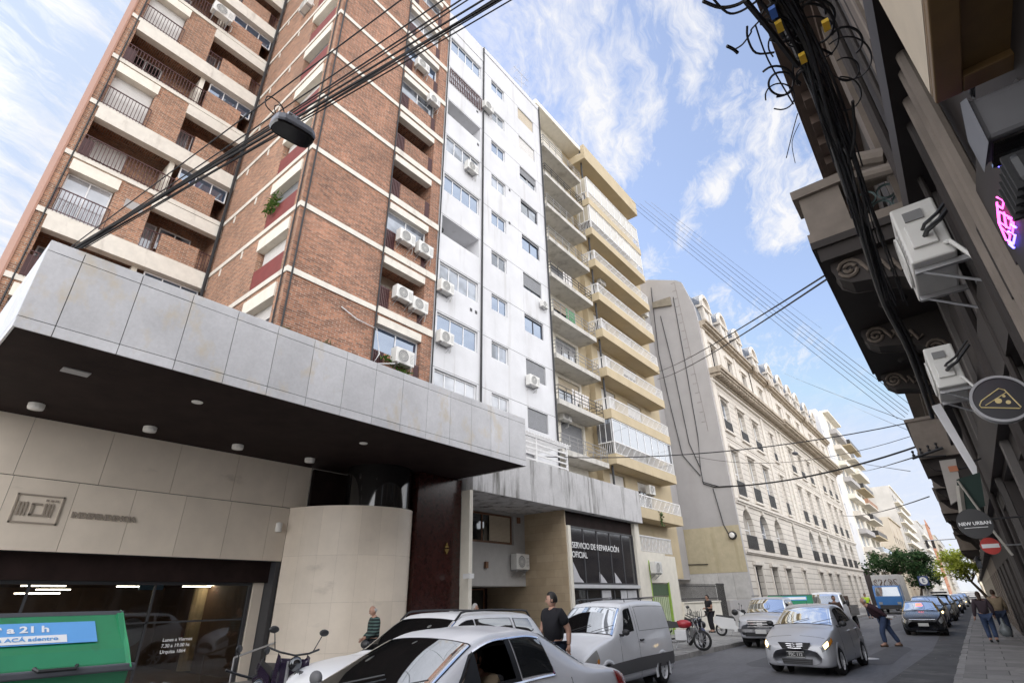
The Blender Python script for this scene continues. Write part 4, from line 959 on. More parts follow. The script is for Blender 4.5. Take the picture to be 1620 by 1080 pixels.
# ================================================================ near building on the right
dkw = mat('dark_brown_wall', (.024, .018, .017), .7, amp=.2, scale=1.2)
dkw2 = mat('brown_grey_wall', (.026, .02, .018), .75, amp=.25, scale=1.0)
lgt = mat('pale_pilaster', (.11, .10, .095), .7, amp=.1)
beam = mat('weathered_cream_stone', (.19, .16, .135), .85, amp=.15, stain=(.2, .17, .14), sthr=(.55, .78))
teal = mat('teal_iron', (.11, .16, .16), .5, amp=.1)
nb_ = thing('near_ornate_building', 'dark old building with stone balcony, scrolled corbels and cornice looming overhead', 'building', (2, 8, 0))
FR = FA('x', .9, -1)
ops = [(3.0, 4.6, .3, 3.4, .3), (7.2, 9.4, .3, 3.4, .3), (10.2, 12.6, .3, 3.6, .3), (13.6, 15.4, .3, 3.4, .3), (16.2, 18.4, .3, 3.4, .3), (2.6, 4.0, 6.6, 10.2, .3), (9.6, 10.8, 6.75, 10.0, .3), (12.0, 13.2, 6.75, 10.0, .3), (16.2, 17.4, 6.7, 10.0, .3)]
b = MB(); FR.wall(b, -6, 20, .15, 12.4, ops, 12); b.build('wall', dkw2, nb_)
for o in ops: FR.window(nb_, o[0]+.02, o[1]-.02, o[2]+.02, o[3]-.02, -.26, darkf, gld, 2, 2, .07, 'window' if o[2] > 4 else 'shopfront')
b = MB()
for v0, v1, w in ((10.9, 11.2, .2), (11.2, 11.5, .45), (11.75, 12.0, .85), (12.0, 12.35, .92)): FR.box(b, -6, 20.1, v0, v1, .001, w)
y = -5.8
while y < 20: FR.box(b, y, y+.35, 11.5, 11.75, .002, .75); y += .8
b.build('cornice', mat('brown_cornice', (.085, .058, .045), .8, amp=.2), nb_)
b = MB()
for y0, y1 in ((-6, 5.0), (15.2, 20)): FR.box(b, y0, y1, 8.6, 9.6, .002, .1)
for y in (1.6, 4.9, 8.4, 14.9, 19.2): FR.box(b, y-.35, y+.35, 6.7, 10.9, .003, .16)
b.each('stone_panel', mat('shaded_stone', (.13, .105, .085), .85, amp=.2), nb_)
b = MB()
for y0, y1 in ((5.2, 5.55), (6.25, 6.62), (9.5, 9.75), (12.8, 13.05), (15.6, 15.9)): FR.box(b, y0, y1, .15, 6.0, .002, .09)
b.each('pilaster', lgt, nb_)
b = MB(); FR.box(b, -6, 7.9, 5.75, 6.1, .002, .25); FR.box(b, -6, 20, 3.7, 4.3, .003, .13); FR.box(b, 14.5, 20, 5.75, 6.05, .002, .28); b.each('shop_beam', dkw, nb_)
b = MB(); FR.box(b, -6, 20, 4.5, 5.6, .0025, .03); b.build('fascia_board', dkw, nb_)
# balcony
YB0, YB1, ZB = 8.0, 14.4, 6.35
b = MB(); FR.box(b, YB0, YB1, ZB, ZB+.22, 0, 1.3); FR.box(b, YB0-.05, YB1+.05, ZB+.22, ZB+.34, 0, 1.36); bal = b.build('balcony', dkw2, nb_)
b = MB()
for y0 in (YB0-.04, 10.8, YB1-.5):
    b = MB(); FR.box(b, y0, y0+.55, ZB+.345, ZB+.5, .72, 1.36); FR.box(b, y0+.04, y0+.51, ZB+.5, ZB+1.2, .76, 1.32); FR.box(b, y0-.03, y0+.58, ZB+1.2, ZB+1.36, .7, 1.4); b.build('pedestal', beam, bal)
b = MB(); FR.box(b, YB0-.02, YB0+.4, ZB+.345, ZB+.5, 0.003, .72); FR.box(b, YB0+.0, YB0+.4, ZB+1.2, ZB+1.33, .003, .7)
b.each('end_rail', beam, bal)
b = MB()
for i in range(5):
    w = .1+.13*i; b.lathe([(.13, -.012), (.13, .012), (.105, .012), (.105, -.012)], 14, (.9-w, YB0+.2, ZB+.66+.24*(i % 2)), 'y')
for i in range(19):
    y = YB0+.7+.3*i; b.lathe([(.14, -.012), (.14, .012), (.115, .012), (.115, -.012)], 14, (.9-1.2, y, ZB+.72), 'x'); b.box(-.31, -.29, y+.14, y+.16, ZB+.35, ZB+1.2)
b.box(-.33, -.27, YB0+.5, YB1-.5, ZB+1.15, ZB+1.2); b.build('ring_railing', teal, bal)
for y0 in (YB0+.15, 11.0, YB1-.5):           # scrolled corbels
    pts = [(.9, ZB)]+[(.9-1.15, ZB)]
    pts = [(.9, ZB-.95), (.78, ZB-.9), (.6, ZB-.62), (.42, ZB-.5), (.1, ZB-.42), (-.12, ZB-.38), (-.26, ZB-.26), (-.3, ZB-.12), (-.28, ZB-.003), (.9, ZB-.003)]
    b = MB(); b.prism(pts, 'y', y0, y0+.42); cb_ = b.build('corbel', dkw2, bal, bevel=.02)
    b = MB()
    for cx, cz, r in ((-.1, ZB-.19, .17), (.66, ZB-.66, .15)):
        sp = [(cx+r*(1-k/26)*math.cos(.55*k), y0-.012, cz+r*(1-k/26)*math.sin(.55*k)) for k in range(24)]; b.tube(sp, .028, 6)
    for k in range(4): b.tube([(.05+.12*k, y0-.01, ZB-.12-.04*k), (.12+.12*k, y0-.03, ZB-.3-.05*k), (.2+.12*k, y0-.01, ZB-.2-.06*k)], .03, 6)
    b.build('scroll', MATS['shaded_stone'], cb_)
b = MB()
for y in (9.3, 10.1, 12.3, 13.2): b.lathe([(.001, -.06), (.16, -.05), (.22, 0.0), (.3, .003)], 14, (.3, y, ZB-.005))
b.each('soffit_rosette', dkw2, bal)
b = MB()
for y, r, z1 in ((5.0, .05, 11), (7.0, .06, 11.2), (7.35, .035, 11.2), (14.8, .05, 11), (5.9, .03, 11)): b.tube([(.9-.12, y, .2), (.9-.12, y, z1)], r, 8)
b.each('drain_pipe', dkw2, nb_)
b = MB(); b.tube([(.78, 7.7, 7.5), (.3, 7.75, 7.7)], .12, 10); b.tube([(.78, 7.5, 7.1), (.4, 7.55, 7.2)], .09, 10); b.each('vent_pipe', beam, nb_)
# ---- equipment on it
def ac_r(y, x, z, label, s=1.0):
    o = ac((x, y, z), R(-90), label, s)
    return o
ac1 = ac_r(5.62, .54, 4.47, 'large white air conditioner close overhead on brackets with exposed valves and cables', 1.08)
p = gy(1493, 575, 8.2); ac_r(8.6, p.x, p.z-.3, 'smaller white air conditioner on brackets just above the round pizza sign', 1.0)
for o in (ac1, bpy.data.objects[[x.name for x in bpy.data.objects if x.get('label', '').startswith('smaller white air')][0]]):
    q = MB(); q.box(.4, .43, -.1, .07, .12, .34); q.build('valve_cover', acw, o, bevel=.008)
    q = MB(); q.box(.401, .415, -.08, .05, .38, .47); q.build('handle_recess', acg, o)
    q = MB()
    for z_, r_ in ((.2, .02), (.26, .014)): q.tube([(.42, .0, z_), (.5, .02, z_), (.52, .12, z_+.05), (.46, .3, z_+.25)], r_, 6)
    q.build('refrigerant_pipe', blackp, o)
bx = thing('timber_box', 'cream sided timber box jutting overhead at the top right corner', 'box', (.9, 1.8, 4))
b = MB(); b.box(.5, .56, .55, 2.54, 3.97, 5.4); b.box(.56, 1.7, 2.48, 2.54, 3.97, 5.4); b.build('side_board', mat('cream_board', (.55, .47, .36), .7, amp=.08), bx)
b = MB(); b.box(.5, 1.7, .55, 2.54, 3.94, 3.965); b.box(.5, .6, .55, 2.54, 3.90, 3.94); b.box(.6, 1.7, 2.44, 2.54, 3.90, 3.94); b.build('underside', mat('varnished_timber', (.16, .095, .035), .5, amp=.25, scale=2), bx, bevel=.006)
p = gx(1592, 185, .68); t = thing('security_floodlight', 'grey boxy floodlight hanging under the cream timber box', 'floodlight', p)
b = MB(); b.prism([(p.y-.12, p.z+.06), (p.y-.03, p.z+.12), (p.y+.14, p.z+.05), (p.y+.15, p.z-.1), (p.y-.08, p.z-.13)], 'x', p.x-.11, p.x+.13); b.build('housing', mat('grey_plastic', (.13, .13, .14), .5), t, bevel=.02)
b = MB(); b.box(p.x-.09, p.x+.11, p.y-.06, p.y+.12, p.z-.145, p.z-.132); b.build('lens', blackg, t)
b = MB(); b.tube([(p.x+.05, p.y, p.z+.1), (.9, p.y+.05, p.z+.3)], .02, 6); b.build('bracket', steel, t)
b = MB(); c = gy(1562, 140, 3.3)
for k in range(7):
    r = .085+random.uniform(-.015, .015); b.tube([(c.x+r*math.cos(a*.42)+.015*k, c.y+.02*k, c.z+r*1.2*math.sin(a*.42)) for a in range(16)], .007, 5)
b.tube([c, c+Vector((.15, .1, .3)), c+Vector((.4, .3, .35))], .01, 5); tag(b.build('cable_coil', cablem), 'coil of black cable hung beside the grey floodlight', 'cable')
nz = thing('neon_sign', 'small pink and blue neon sign beside a dark roller box', 'neon sign', gx(1590, 340, .7))
pink = mat('neon_pink', (1, .08, .55), .4, amp=0, emit=1.5); blue = mat('neon_blue', (.12, .1, 1), .4, amp=0, emit=2.0)
def npx(l, X=.7): return [gx(a, b_, X) for a, b_ in l]
b = MB()
for l in (((1577, 312), (1588, 318), (1586, 330), (1577, 324)), ((1581, 335), (1600, 345), (1598, 362), (1582, 352), (1581, 335)), ((1588, 336), (1592, 360)), ((1577, 320), (1580, 352), (1592, 380)), ((1584, 360), (1598, 372), (1596, 384)), ((1595, 345), (1603, 352), (1602, 368))): b.tube(npx(l), .0045, 6)
b.each('pink_tube', pink, nz); b = MB()
for l in (((1595, 366), (1606, 372), (1603, 386), (1594, 380)), ((1597, 386), (1604, 392)), ((1579, 262), (1584, 264)), ((1600, 355), (1607, 360))): b.tube(npx(l), .006, 6)
b.each('blue_tube', blue, nz)
q0 = gx(1597, 345, .72); b = MB(); b.box(.715, .765, q0.y-.3, q0.y+.28, q0.z-.25, q0.z+.3); b.build('backing', dkw, nz)
p = gx(1614, 290, .62); t = thing('roller_box', 'dark ribbed roller shutter box above the pink neon', 'shutter box', p); b = MB(); b.box(p.x-.03, p.x+.2, p.y-.14, p.y+.16, p.z-.08, p.z+.07); b.build('casing', blackp, t, bevel=.03)
b = MB()
for i in range(5): b.box(p.x-.042, p.x+.1, p.y-.12+.06*i, p.y-.1+.06*i, p.z-.088, p.z+.075)
b.each('rib', rubber, t)
# white scrollwork lettering panel on dark fascia
b = MB()
for k in range(6):
    c = gx(1556+6*k, 478+18*k, .84); b.tube([c+Vector((0, .1*math.sin(.9*a+k)*(1-a*.05), .07*math.cos(1.1*a)*(1-a*.03)-.01*a)) for a in range(12)], .007, 5)
tag(b.build('painted_scroll', mat('pale_scroll', (.5, .5, .5), .6)), 'pale scrolled wall lettering on the dark shop fascia', 'sign lettering')
def blade(name, label, cat, px, py, Y): return thing(name, label, cat, gy(px, py, Y)), gy(px, py, Y)
t, p = blade('pizza_sign', 'round black hanging sign with an outlined golden pizza slice', 'sign', 1583, 632, 5.0); r = .165
gold = mat('gold_line', (.55, .44, .2), .5)
b = MB(); b.lathe([(.001, -.03), (r-.012, -.03), (r-.012, .03), (.001, .03)], 40, p, 'y'); b.build('disc', mat('black_enamel', (.018, .018, .02), .35), t)
b = MB(); b.lathe([(r-.012, -.04), (r+.006, -.04), (r+.006, .04), (r-.012, .04)], 40, p, 'y'); b.build('rim', mat('grey_rim', (.3, .3, .31), .4), t)
yq = p.y-.033; b = MB(); K = r/38.0
def S(dx, dy): return Vector((p.x+dx*K, yq, p.z-dy*K))
b.tube([S(-29, 5), S(-24, -2), S(3, -17), S(9, -13), S(19, 19), S(17, 21), S(-28, 9), S(-29, 5)], .0042, 6); b.tube([S(-22, 7), S(9, -8)], .003, 6)
for dx, dy, rr in ((-4, 3, 4.5), (7, 8, 3.2), (5, -3, 2)): b.lathe([(.001, -.003), (rr*K, -.003), (rr*K, .003)], 12, S(dx, dy), 'y')
b.build('pizza_outline', gold, t); b = MB(); b.tube([(p.x+r, p.y, p.z), (.92, p.y, p.z)], .012, 6); b.build('arm', blackp, t)
t, p = blade('light_panel', 'long narrow white illuminated panel hanging along the dark facade', 'light panel', 1507, 690, 13.2)
a0, a1 = gy(1482, 642, 13.2), gy(1538, 748, 13.2); b = MB(); b.prism([(a0.x-.07, a0.z), (a0.x+.06, a0.z+.02), (a1.x+.09, a1.z+.1), (a1.x+.03, a1.z-.14)], 'y', 13.15, 13.27); b.build('panel', mat('white_acrylic', (.78, .78, .8), .35, amp=.08, scale=2), t, bevel=.008)
b = MB(); b.tube([(a1.x, 13.3, a1.z+.2), (.92, 13.3, a1.z+.3)], .015, 5); b.tube([(a0.x, 13.3, a0.z-.1), (.92, 13.3, a0.z)], .015, 5); b.each('bracket', blackp, t)
t, p = blade('blank_sign', 'faded beige blade sign with a small brown emblem', 'sign', 1503, 760, 15.5)
b = MB(); pts = [gy(x, y, 15.5) for x, y in ((1487, 730), (1511, 727), (1523, 786), (1505, 797))]; b.prism([(q.x, q.z) for q in pts], 'y', 15.42, 15.55); b.build('board', mat('faded_beige', (.4, .37, .34), .7, amp=.1), t, bevel=.01)
q = gy(1507, 741, 15.4); b = MB(); b.box(q.x-.07, q.x+.09, 15.4, 15.419, q.z-.06, q.z+.06); b.build('emblem', orange, t); b = MB(); b.tube([(p.x+.1, 15.5, p.z+.2), (.92, 15.5, p.z+.3)], .015, 5); b.each('bracket', blackp, t)
t, p = blade('shop_awning', 'small dark green folded shop awning with pale support poles', 'awning', 1533, 780, 12.6)
b = MB(); q = [gy(x, y, 12.6) for x, y in ((1516, 762), (1548, 752), (1556, 800), (1522, 812))]; b.prism([(k.x, k.z) for k in q], 'y', 12.4, 13.6); b.build('canvas', mat('dark_green_canvas', (.012, .03, .024), .8), t, bevel=.02)
b = MB(); b.tube([gy(1515, 760, 12.35), gy(1553, 812, 12.35)], .02, 6); b.tube([gy(1517, 768, 12.38), gy(1523, 812, 12.38)], .05, 4); b.tube([gy(1567, 834, 12.4), gy(1602, 878, 12.4)], .022, 6); b.each('pole', mat('pale_pole', (.35, .33, .29), .5), t)
t, p = blade('barber_sign', 'round black projecting sign with white capital letters', 'sign', 1542, 828, 11.0); r = .215
b = MB(); b.lathe([(.001, -.04), (r, -.04), (r, .04), (.001, .04)], 36, p, 'y'); b.build('disc', MATS['black_enamel'], t)
fuse('lettering', 'NEW URBAN', .066, (p.x, p.y-.043, p.z-.0), FACE_MY, white, t, .002, 'CENTER', .002); b = MB(); b.box(p.x-.14, p.x+.14, p.y-.044, p.y-.041, p.z-.062, p.z-.054); b.build('underline', white, t)
b = MB(); b.tube([(p.x+r-.02, p.y, p.z+.05), (.92, p.y, p.z+.05)], .014, 6); b.build('arm', blackp, t)
t, p = blade('no_entry_sign', 'red round traffic sign with a white bar on the dark wall', 'traffic sign', 1567, 863, 14.0); r = .15
b = MB(); b.lathe([(.001, -.012), (r, -.012), (r, .012), (.001, .012)], 28, p, 'y'); b.build('disc', mat('sign_red', (.48, .035, .025), .45), t); b = MB(); b.box(p.x-.13, p.x+.13, p.y-.016, p.y-.0125, p.z-.035, p.z+.035); b.build('bar', white, t)
b = MB(); b.tube([(p.x, p.y+.02, p.z), (.92, p.y+.02, p.z)], .015, 6); b.build('arm', steel, t)
# ================================================================ further buildings on the right
def rblock(name, label, y0, y1, z1, wm, nb=4, bals=(), fl=3.4, cor=.9):
    F = FA('x', .9, -1); t = thing(name, label, 'building', (3, (y0+y1)/2, 0)); ops = []; bw = (y1-y0)/nb; nf = int((z1-1)/fl)
    for k in range(nf):
        for j in range(nb): ops.append((y0+bw*(j+.3), y0+bw*(j+.7), k*fl+(.3 if k == 0 else .8), k*fl+2.7, .3))
    b = MB(); F.wall(b, y0, y1, .15, z1, ops, 12); b.build('wall', wm, t)
    for o in ops: F.window(t, o[0]+.02, o[1]-.02, o[2]+.02, o[3]-.02, -.24, darkf, gld, 2, 1, .07)
    b = MB()
    for v, w in ((z1-.9, .2), (z1-.6, .5), (z1-.3, cor)): F.box(b, y0-.05, y1, v, v+.29, .001, w)
    b.build('cornice', beam, t)
    b = MB(); F.box(b, y0, y1, 3.3, 3.7, .001, .25); b.build('shop_fascia', dkw, t)
    for (a, c, z, w) in bals:
        b = MB(); F.box(b, a, c, z, z+.2, .001, w); q = b.build('balcony_slab', beam, t)
        b = MB(); F.box(b, a, c, z+.2, z+1.2, w-.15, w-.02); F.box(b, a, a+.13, z+.2, z+1.2, .002, w-.15); F.box(b, a-.05, c+.05, z+1.2, z+1.3, .002, w+.04); b.build('balustrade', beam, q)
        for yy in (a+.2, c-.6):
            b = MB(); b.prism([(.9, z-1.0), (.75, z-.9), (.55, z-.5), (.9-w+.3, z-.3), (.9-w+.08, z-.003), (.9, z-.003)], 'y', yy, yy+.4); b.build('corbel', dkw2, q, bevel=.03)
    return t
rblock('second_stone_building', 'old stone-trimmed building next beyond the dark ornate one', 20.1, 34, 8.6, dkw2, 4, [(21.2, 25.5, 5.7, 1.15), (27.5, 32, 5.6, 1.1)])
rblock('third_stone_building', 'stepped grey building with overhanging cornices midway along the right side', 34.1, 52, 7.3, beam, 5, [(35.2, 40, 5.4, 1.2), (43, 49, 5.3, 1.05)], cor=1.1)
rblock('fourth_row_building', 'pale low building near the woman pedestrian side of the street', 52.1, 78, 7.0, paleb, 6, [(54, 60, 4.6, 1.1)])
rblock('far_right_building', 'last pale building on the right before the crossing', 78.1, 134, 7.4, paleb, 10, [])
block('beyond_crossing_building', 'distant row building beyond the bright green tree on the right', 150, 260, 13, paleb, X=.9, dep=14, nb=16, sg=-1)
t = thing('cable_crossarm', 'black metal crossarm with insulators projecting from the right facade', 'crossarm', gy(1475, 715, 21)); b = MB(); A, B = gy(1443, 725, 21), gy(1492, 708, 21)
b.tube([A, B], .045, 6); b.tube([A+Vector((.1, 0, .02)), B+Vector((0, 0, -.25))], .025, 5); b.build('arm', blackp, t); b = MB()
for k in range(4):
    q = A+(B-A)*(.08+.25*k); b.lathe([(.03, 0), (.05, .08), (.02, .12), (.045, .2), (.001, .24)], 8, q)
b.each('insulator', blackp, t)
t = thing('wall_lantern', 'old lantern bracketed to the right facade above the pavement', 'lantern', gx(1548, 890, .5)); p = gx(1548, 890, .45); b = MB(); b.prism([(p.x-.12, p.y-.12), (p.x+.12, p.y-.12), (p.x+.12, p.y+.12), (p.x-.12, p.y+.12)], 'z', p.z-.3, p.z+.15); b.build('glass_box', gl, t); b = MB(); b.lathe([(.001, .38), (.19, .15), (.19, .13)], 10, p); b.tube([p+Vector((0, 0, .3)), (.95, p.y, p.z+.4)], .02, 5); b.build('cap', blackp, t)
# ================================================================ cables
def sag(A, B, s, n=14): return [A+(B-A)*(i/n)+Vector((0, 0, -s*4*(i/n)*(1-i/n))) for i in range(n+1)]
def bend(pts, per=4):
    out = []; n = len(pts)
    for i in range(n-1):
        p0, p1, p2, p3 = pts[max(i-1, 0)], pts[i], pts[i+1], pts[min(i+2, n-1)]
        for k in range(per):
            t = k/per; out.append(.5*((2*p1)+(p2-p0)*t+(2*p0-5*p1+4*p2-p3)*t*t+(3*p1-p0-3*p2+p3)*t**3))
    return out+[pts[-1]]
bun = thing('cable_bundle', 'thick black bundle of cables crossing overhead above the marble canopy', 'cables', (-6, 2, 8))
def wire(mb, pa, Xa, pb, Xb, r, s=0, ext=.25):
    A = gx(*pa, Xa); B = gx(*pb, Xb) if Xb < -.35 else gy(*pb, Xb); B2 = B+(B-A)*ext; mb.tube(sag(A, B2, s), r, 6)
b = MB(); wire(b, (118, 392), -10.3, (790, -2), -3.0, .024, 0); wire(b, (122, 388), -10.3, (770, -4), -3.0, .016, .02); b.build('thick_cable', cablem, bun)
for pa, pb, r, s in (((105, 396), (640, -4), .009, .0), ((125, 390), (705, -4), .01, .03), ((130, 388), (735, -6), .012, .05), ((132, 389), (742, -2), .01, .02), ((118, 396), (800, 3), .012, .06), ((135, 392), (760, 8), .009, .1), ((128, 393), (796, -3), .014, .04)):
    b = MB(); wire(b, pa, -10.3, pb, -3.0, r, s); b.build('thin_cable', cablem, bun)
LP = gx(463, 207, -3.75); t = thing('hanging_street_lamp', 'grey flat street lamp hanging from the overhead cable bundle', 'street lamp', LP)
L1, L2 = gx(436, 190, -3.75), gx(492, 222, -3.75); ax = (L2-L1).normalized(); Lh = (L2-L1).length/2+.02
sd_ = ax.cross(Vector((0, 0, 1))).normalized(); upv = sd_.cross(ax).normalized(); M3 = Matrix((ax, sd_, upv)).transposed()
def lampshape(h0, h1, sc, w):
    b = MB(); n = 20; vs = []
    for h, s in ((h0, sc), (h0+.02, 1.0), (h1-.02, .95), (h1, .8)):
        for i in range(n):
            a = 2*math.pi*i/n; e = 4.0; c, s_ = math.cos(a), math.sin(a); k = (abs(c)**e+abs(s_)**e)**(-1/e); vs.append(LP+M3 @ Vector((Lh*s*k*c, w*s*k*s_, h)))
    fs = [(r_*n+i, r_*n+(i+1) % n, (r_+1)*n+(i+1) % n, (r_+1)*n+i) for r_ in range(3) for i in range(n)]+[tuple(range(n-1, -1, -1)), tuple(range(3*n, 4*n))]
    b.add(vs, fs); return b
lampshape(-.03, .07, .96, .12).build('housing', mat('lamp_grey', (.22, .23, .27), .4, amp=.05), t); lampshape(-.045, -.031, .9, .105).build('glass', blackg, t)
b = MB(); o_ = LP+upv*.07; b.tube([o_, o_+upv*.1], .03, 8); b.tube([o_+upv*.1-ax*.06, o_+upv*.1+ax*.06], .022, 6); b.build('clamp', steel, t)
b = MB(); e0 = L1+upv*.05; b.tube(bend([e0, e0-ax*.1+upv*.05, e0-ax*.09+upv*.17, e0+upv*.17+ax*.02, e0+upv*.08+ax*.08]), .006, 5); b.tube(bend([e0, e0-ax*.02+upv*.1, e0+ax*.05+upv*.15, e0+ax*.08+upv*.05]), .005, 5); b.each('lead', cablem, t)
def cable(label, pa, Xa, pb, Xb, r, s=.3, ext=.0):
    b = MB(); wire(b, pa, Xa, pb, Xb, r, s, ext); tag(b.build('overhead_cable', cablem), label, 'cable')
cable('dark cable looping across the street from the grey party wall past the stone building', (1130, 770), -12.7, (1462, 702), 34, .05, .5)
cable('upper thin cable from the yellow balconies to the second dark facade crossing low', (860, 722), -14.0, (1440, 668), 26, .022, .5)
cable('upper of two close cables from yellow building to stone balcony', (1040, 588), -14.6, (1309, 433), -.42, .016, .2)
cable('lower of two close cables from yellow building to stone balcony', (1040, 600), -14.6, (1309, 441), -.42, .016, .25)
cable('thin cable from the french facade to the distant right side', (1100, 722), -12.7, (1440, 690), 30, .014, .8)
cable('faint cable crossing above the dark tree to the right facade', (1330, 815), -12.5, (1470, 785), 36, .03, .4)
cable('short lowest cable near the crossarm', (1355, 745), -12.5, (1443, 724), 22, .022, .2)
grp = 'thin parallel wires running along the street'
for i, (pa, pb) in enumerate((((1000, 318), (1432, 660)), ((1012, 322), (1436, 655)), ((1020, 318), (1438, 650)), ((1005, 330), (1420, 662)), ((1030, 320), (1440, 640)), ((1060, 338), (1300, 520)))):
    A, B = gx(*pa, -14.5), (gy(*pb, 30) if pb[0] > 1400 else gx(*pb, -6)); b = MB(); b.tube(sag(A, B, .15), .013, 5); tag(b.build('overhead_wire', cablem), 'thin dark wire fanning across the sky from the yellow building roof', 'wire', grp)
for i, (pa, pb) in enumerate((((1240, 590), (1440, 668)), ((1345, 640), (1460, 690)), ((1300, 720), (1440, 745)))):
    A, B = gx(*pa, -12.4), gy(*pb, 24); b = MB(); b.tube(sag(A, B, .1), .013, 5); tag(b.build('overhead_wire', cablem), ['faint wire falling from the mansard roof towards the crossarm', 'faint wire above the far balconies', 'faint wire below the dark looping cable'][i], 'wire')
# second hanging lamp over the street
p = gx(1258, 717, -10); t = thing('small_street_lamp', 'small dark street lamp hung on the looping cable before the stone facade', 'street lamp', p)
b = MB(); b.ball(p, .28, .55, .16, 12, 6); b.build('housing', mat('lamp_dark', (.1, .1, .11), .5), t, smooth=True); b = MB(); b.tube([p, p+Vector((0, 0, .5))], .02, 5); b.build('hanger', cablem, t)
# cables along the near right facade
nc = thing('facade_cable_tangle', 'tangle of black cables and looped wires strung along the near right facade', 'cables', (.2, 6, 5.6))
main = [(1215, -30), (1262, 70), (1305, 180), (1330, 260), (1368, 380), (1400, 480), (1440, 560), (1475, 660)]
b = MB(); b.tube(bend([gz(x, y, 5.6) for x, y in main]), .045, 8); b.tube(bend([gz(x+9, y, 5.62) for x, y in main]), .03, 8); b.each('main_cable', cablem, nc)
random.seed(11)
for k in range(26):
    l = []
    off = random.uniform(-14, 34)
    for x, y in main[:random.choice((4, 5, 6))]: l.append(gz(x+off+random.uniform(-9, 9), y+random.uniform(-8, 8), 5.5+random.uniform(-.15, .2)))
    b = MB(); b.tube(bend(l, 5), random.choice((.007, .01, .014)), 5); b.build('loose_cable', cablem, nc)
for k in range(24):
    x, y = random.uniform(1225, 1345), random.uniform(-10, 170); rr = random.uniform(12, 38); a0 = random.uniform(0, 6)
    l = [gz(x+rr*math.cos(a0+.45*a), y+rr*.9*math.sin(a0+.45*a), 5.5) for a in range(random.randint(7, 13))]
    b = MB(); b.tube(bend(l, 2), random.choice((.006, .009)), 5); b.build('cable_loop', cablem, nc)
for l, r in ((((1112, 2), (1140, 12), (1170, 6), (1195, -14)), .012), (((1125, -5), (1150, 20), (1172, 18), (1200, 0)), .008), (((1163, 78), (1175, 70), (1188, 52), (1190, 45), (1215, 20)), .006), (((1182, 42), (1183, 62), (1196, 84), (1225, 83)), .008), (((1195, 40), (1215, 95), (1255, 165)), .006), (((1178, 0), (1215, 45), (1262, 105)), .02), (((1190, -10), (1225, 30), (1240, 60)), .014), (((1262, 180), (1255, 205), (1244, 250)), .004), (((1265, 195), (1253, 225), (1258, 258)), .003), (((1345, 250), (1352, 215), (1349, 160)), .012), (((1150, 73), (1160, 78), (1167, 84)), .012)):
    b = MB(); b.tube(bend([gz(x, y, 5.4) for x, y in l], 4), r, 5); b.build('loose_cable', cablem, nc)
ty = mat('yellow_tag', (.7, .45, .03), .5)
for px, py, m_ in ((1233, 42, ty), (1307, 40, ty), (1270, 92, ty), (1223, 20, mat('blue_tag', (.05, .15, .5), .5))):
    p = gz(px, py, 5.35); b = MB(); b.box(p.x-.02, p.x+.02, p.y-.04, p.y+.04, p.z-.015, p.z+.015); b.build('tag', m_, nc)
# pipes and beams over the pavement
for px, py in ((1375, 50), (1390, 50), (1405, 60)): b = MB(); p = gx(px, py, .75); b.tube([(.78, p.y, 3), (.78, p.y, 11)], .05, 8); b.build('downpipe', beam, nb_)
# ================================================================ vehicles (built facing -Y, +X is the vehicle's left)
def paint(name, col, metal=.35, rough=.38): return mat(name, col, rough, metal, amp=.03, coat=.45, grime=.04)
silver = paint('silver_paint', (.80, .81, .84), .05); silver2 = paint('grey_silver_paint', (.56, .57, .60), .2, .3); whitep = paint('white_car_paint', (.85, .85, .86), 0); whites = paint('pearl_paint', (.85, .85, .87), 0)
blackc = paint('black_car_paint', (.012, .013, .017), .1, .25); navy = paint('navy_car_paint', (.02, .025, .05), .2, .25); greyc = paint('grey_car_paint', (.09, .095, .1), .4, .3)
carglass = glassmat('car_glass', (.02, .022, .024), .12, .02); windg = glassmat('windscreen_glass', (.05, .055, .058), .3, .02)
clearg = glassmat('clear_car_glass', (0, 0, 0), .02, .02, see=.72)
lens = glassmat('lamp_lens', (.3, .3, .3), .1, .08); redl = mat('red_lamp', (.42, .012, .01), .2, amp=0, coat=.5); amber = mat('amber_lamp', (.75, .28, .03), .25, amp=0)
trimg = mat('grey_bumper', (.12, .12, .125), .6, amp=.05); plate = mat('plate_white', (.62, .62, .6), .5, amp=0); seatm = mat('seat_fabric', (.05, .05, .055), .9)
def cr(p0, p1, p2, p3, t): return [.5*((2*b)+(c-a)*t+(2*a-5*b+4*c-d)*t*t+(3*b-a-3*c+d)*t**3) for a, b, c, d in zip(p0, p1, p2, p3)]
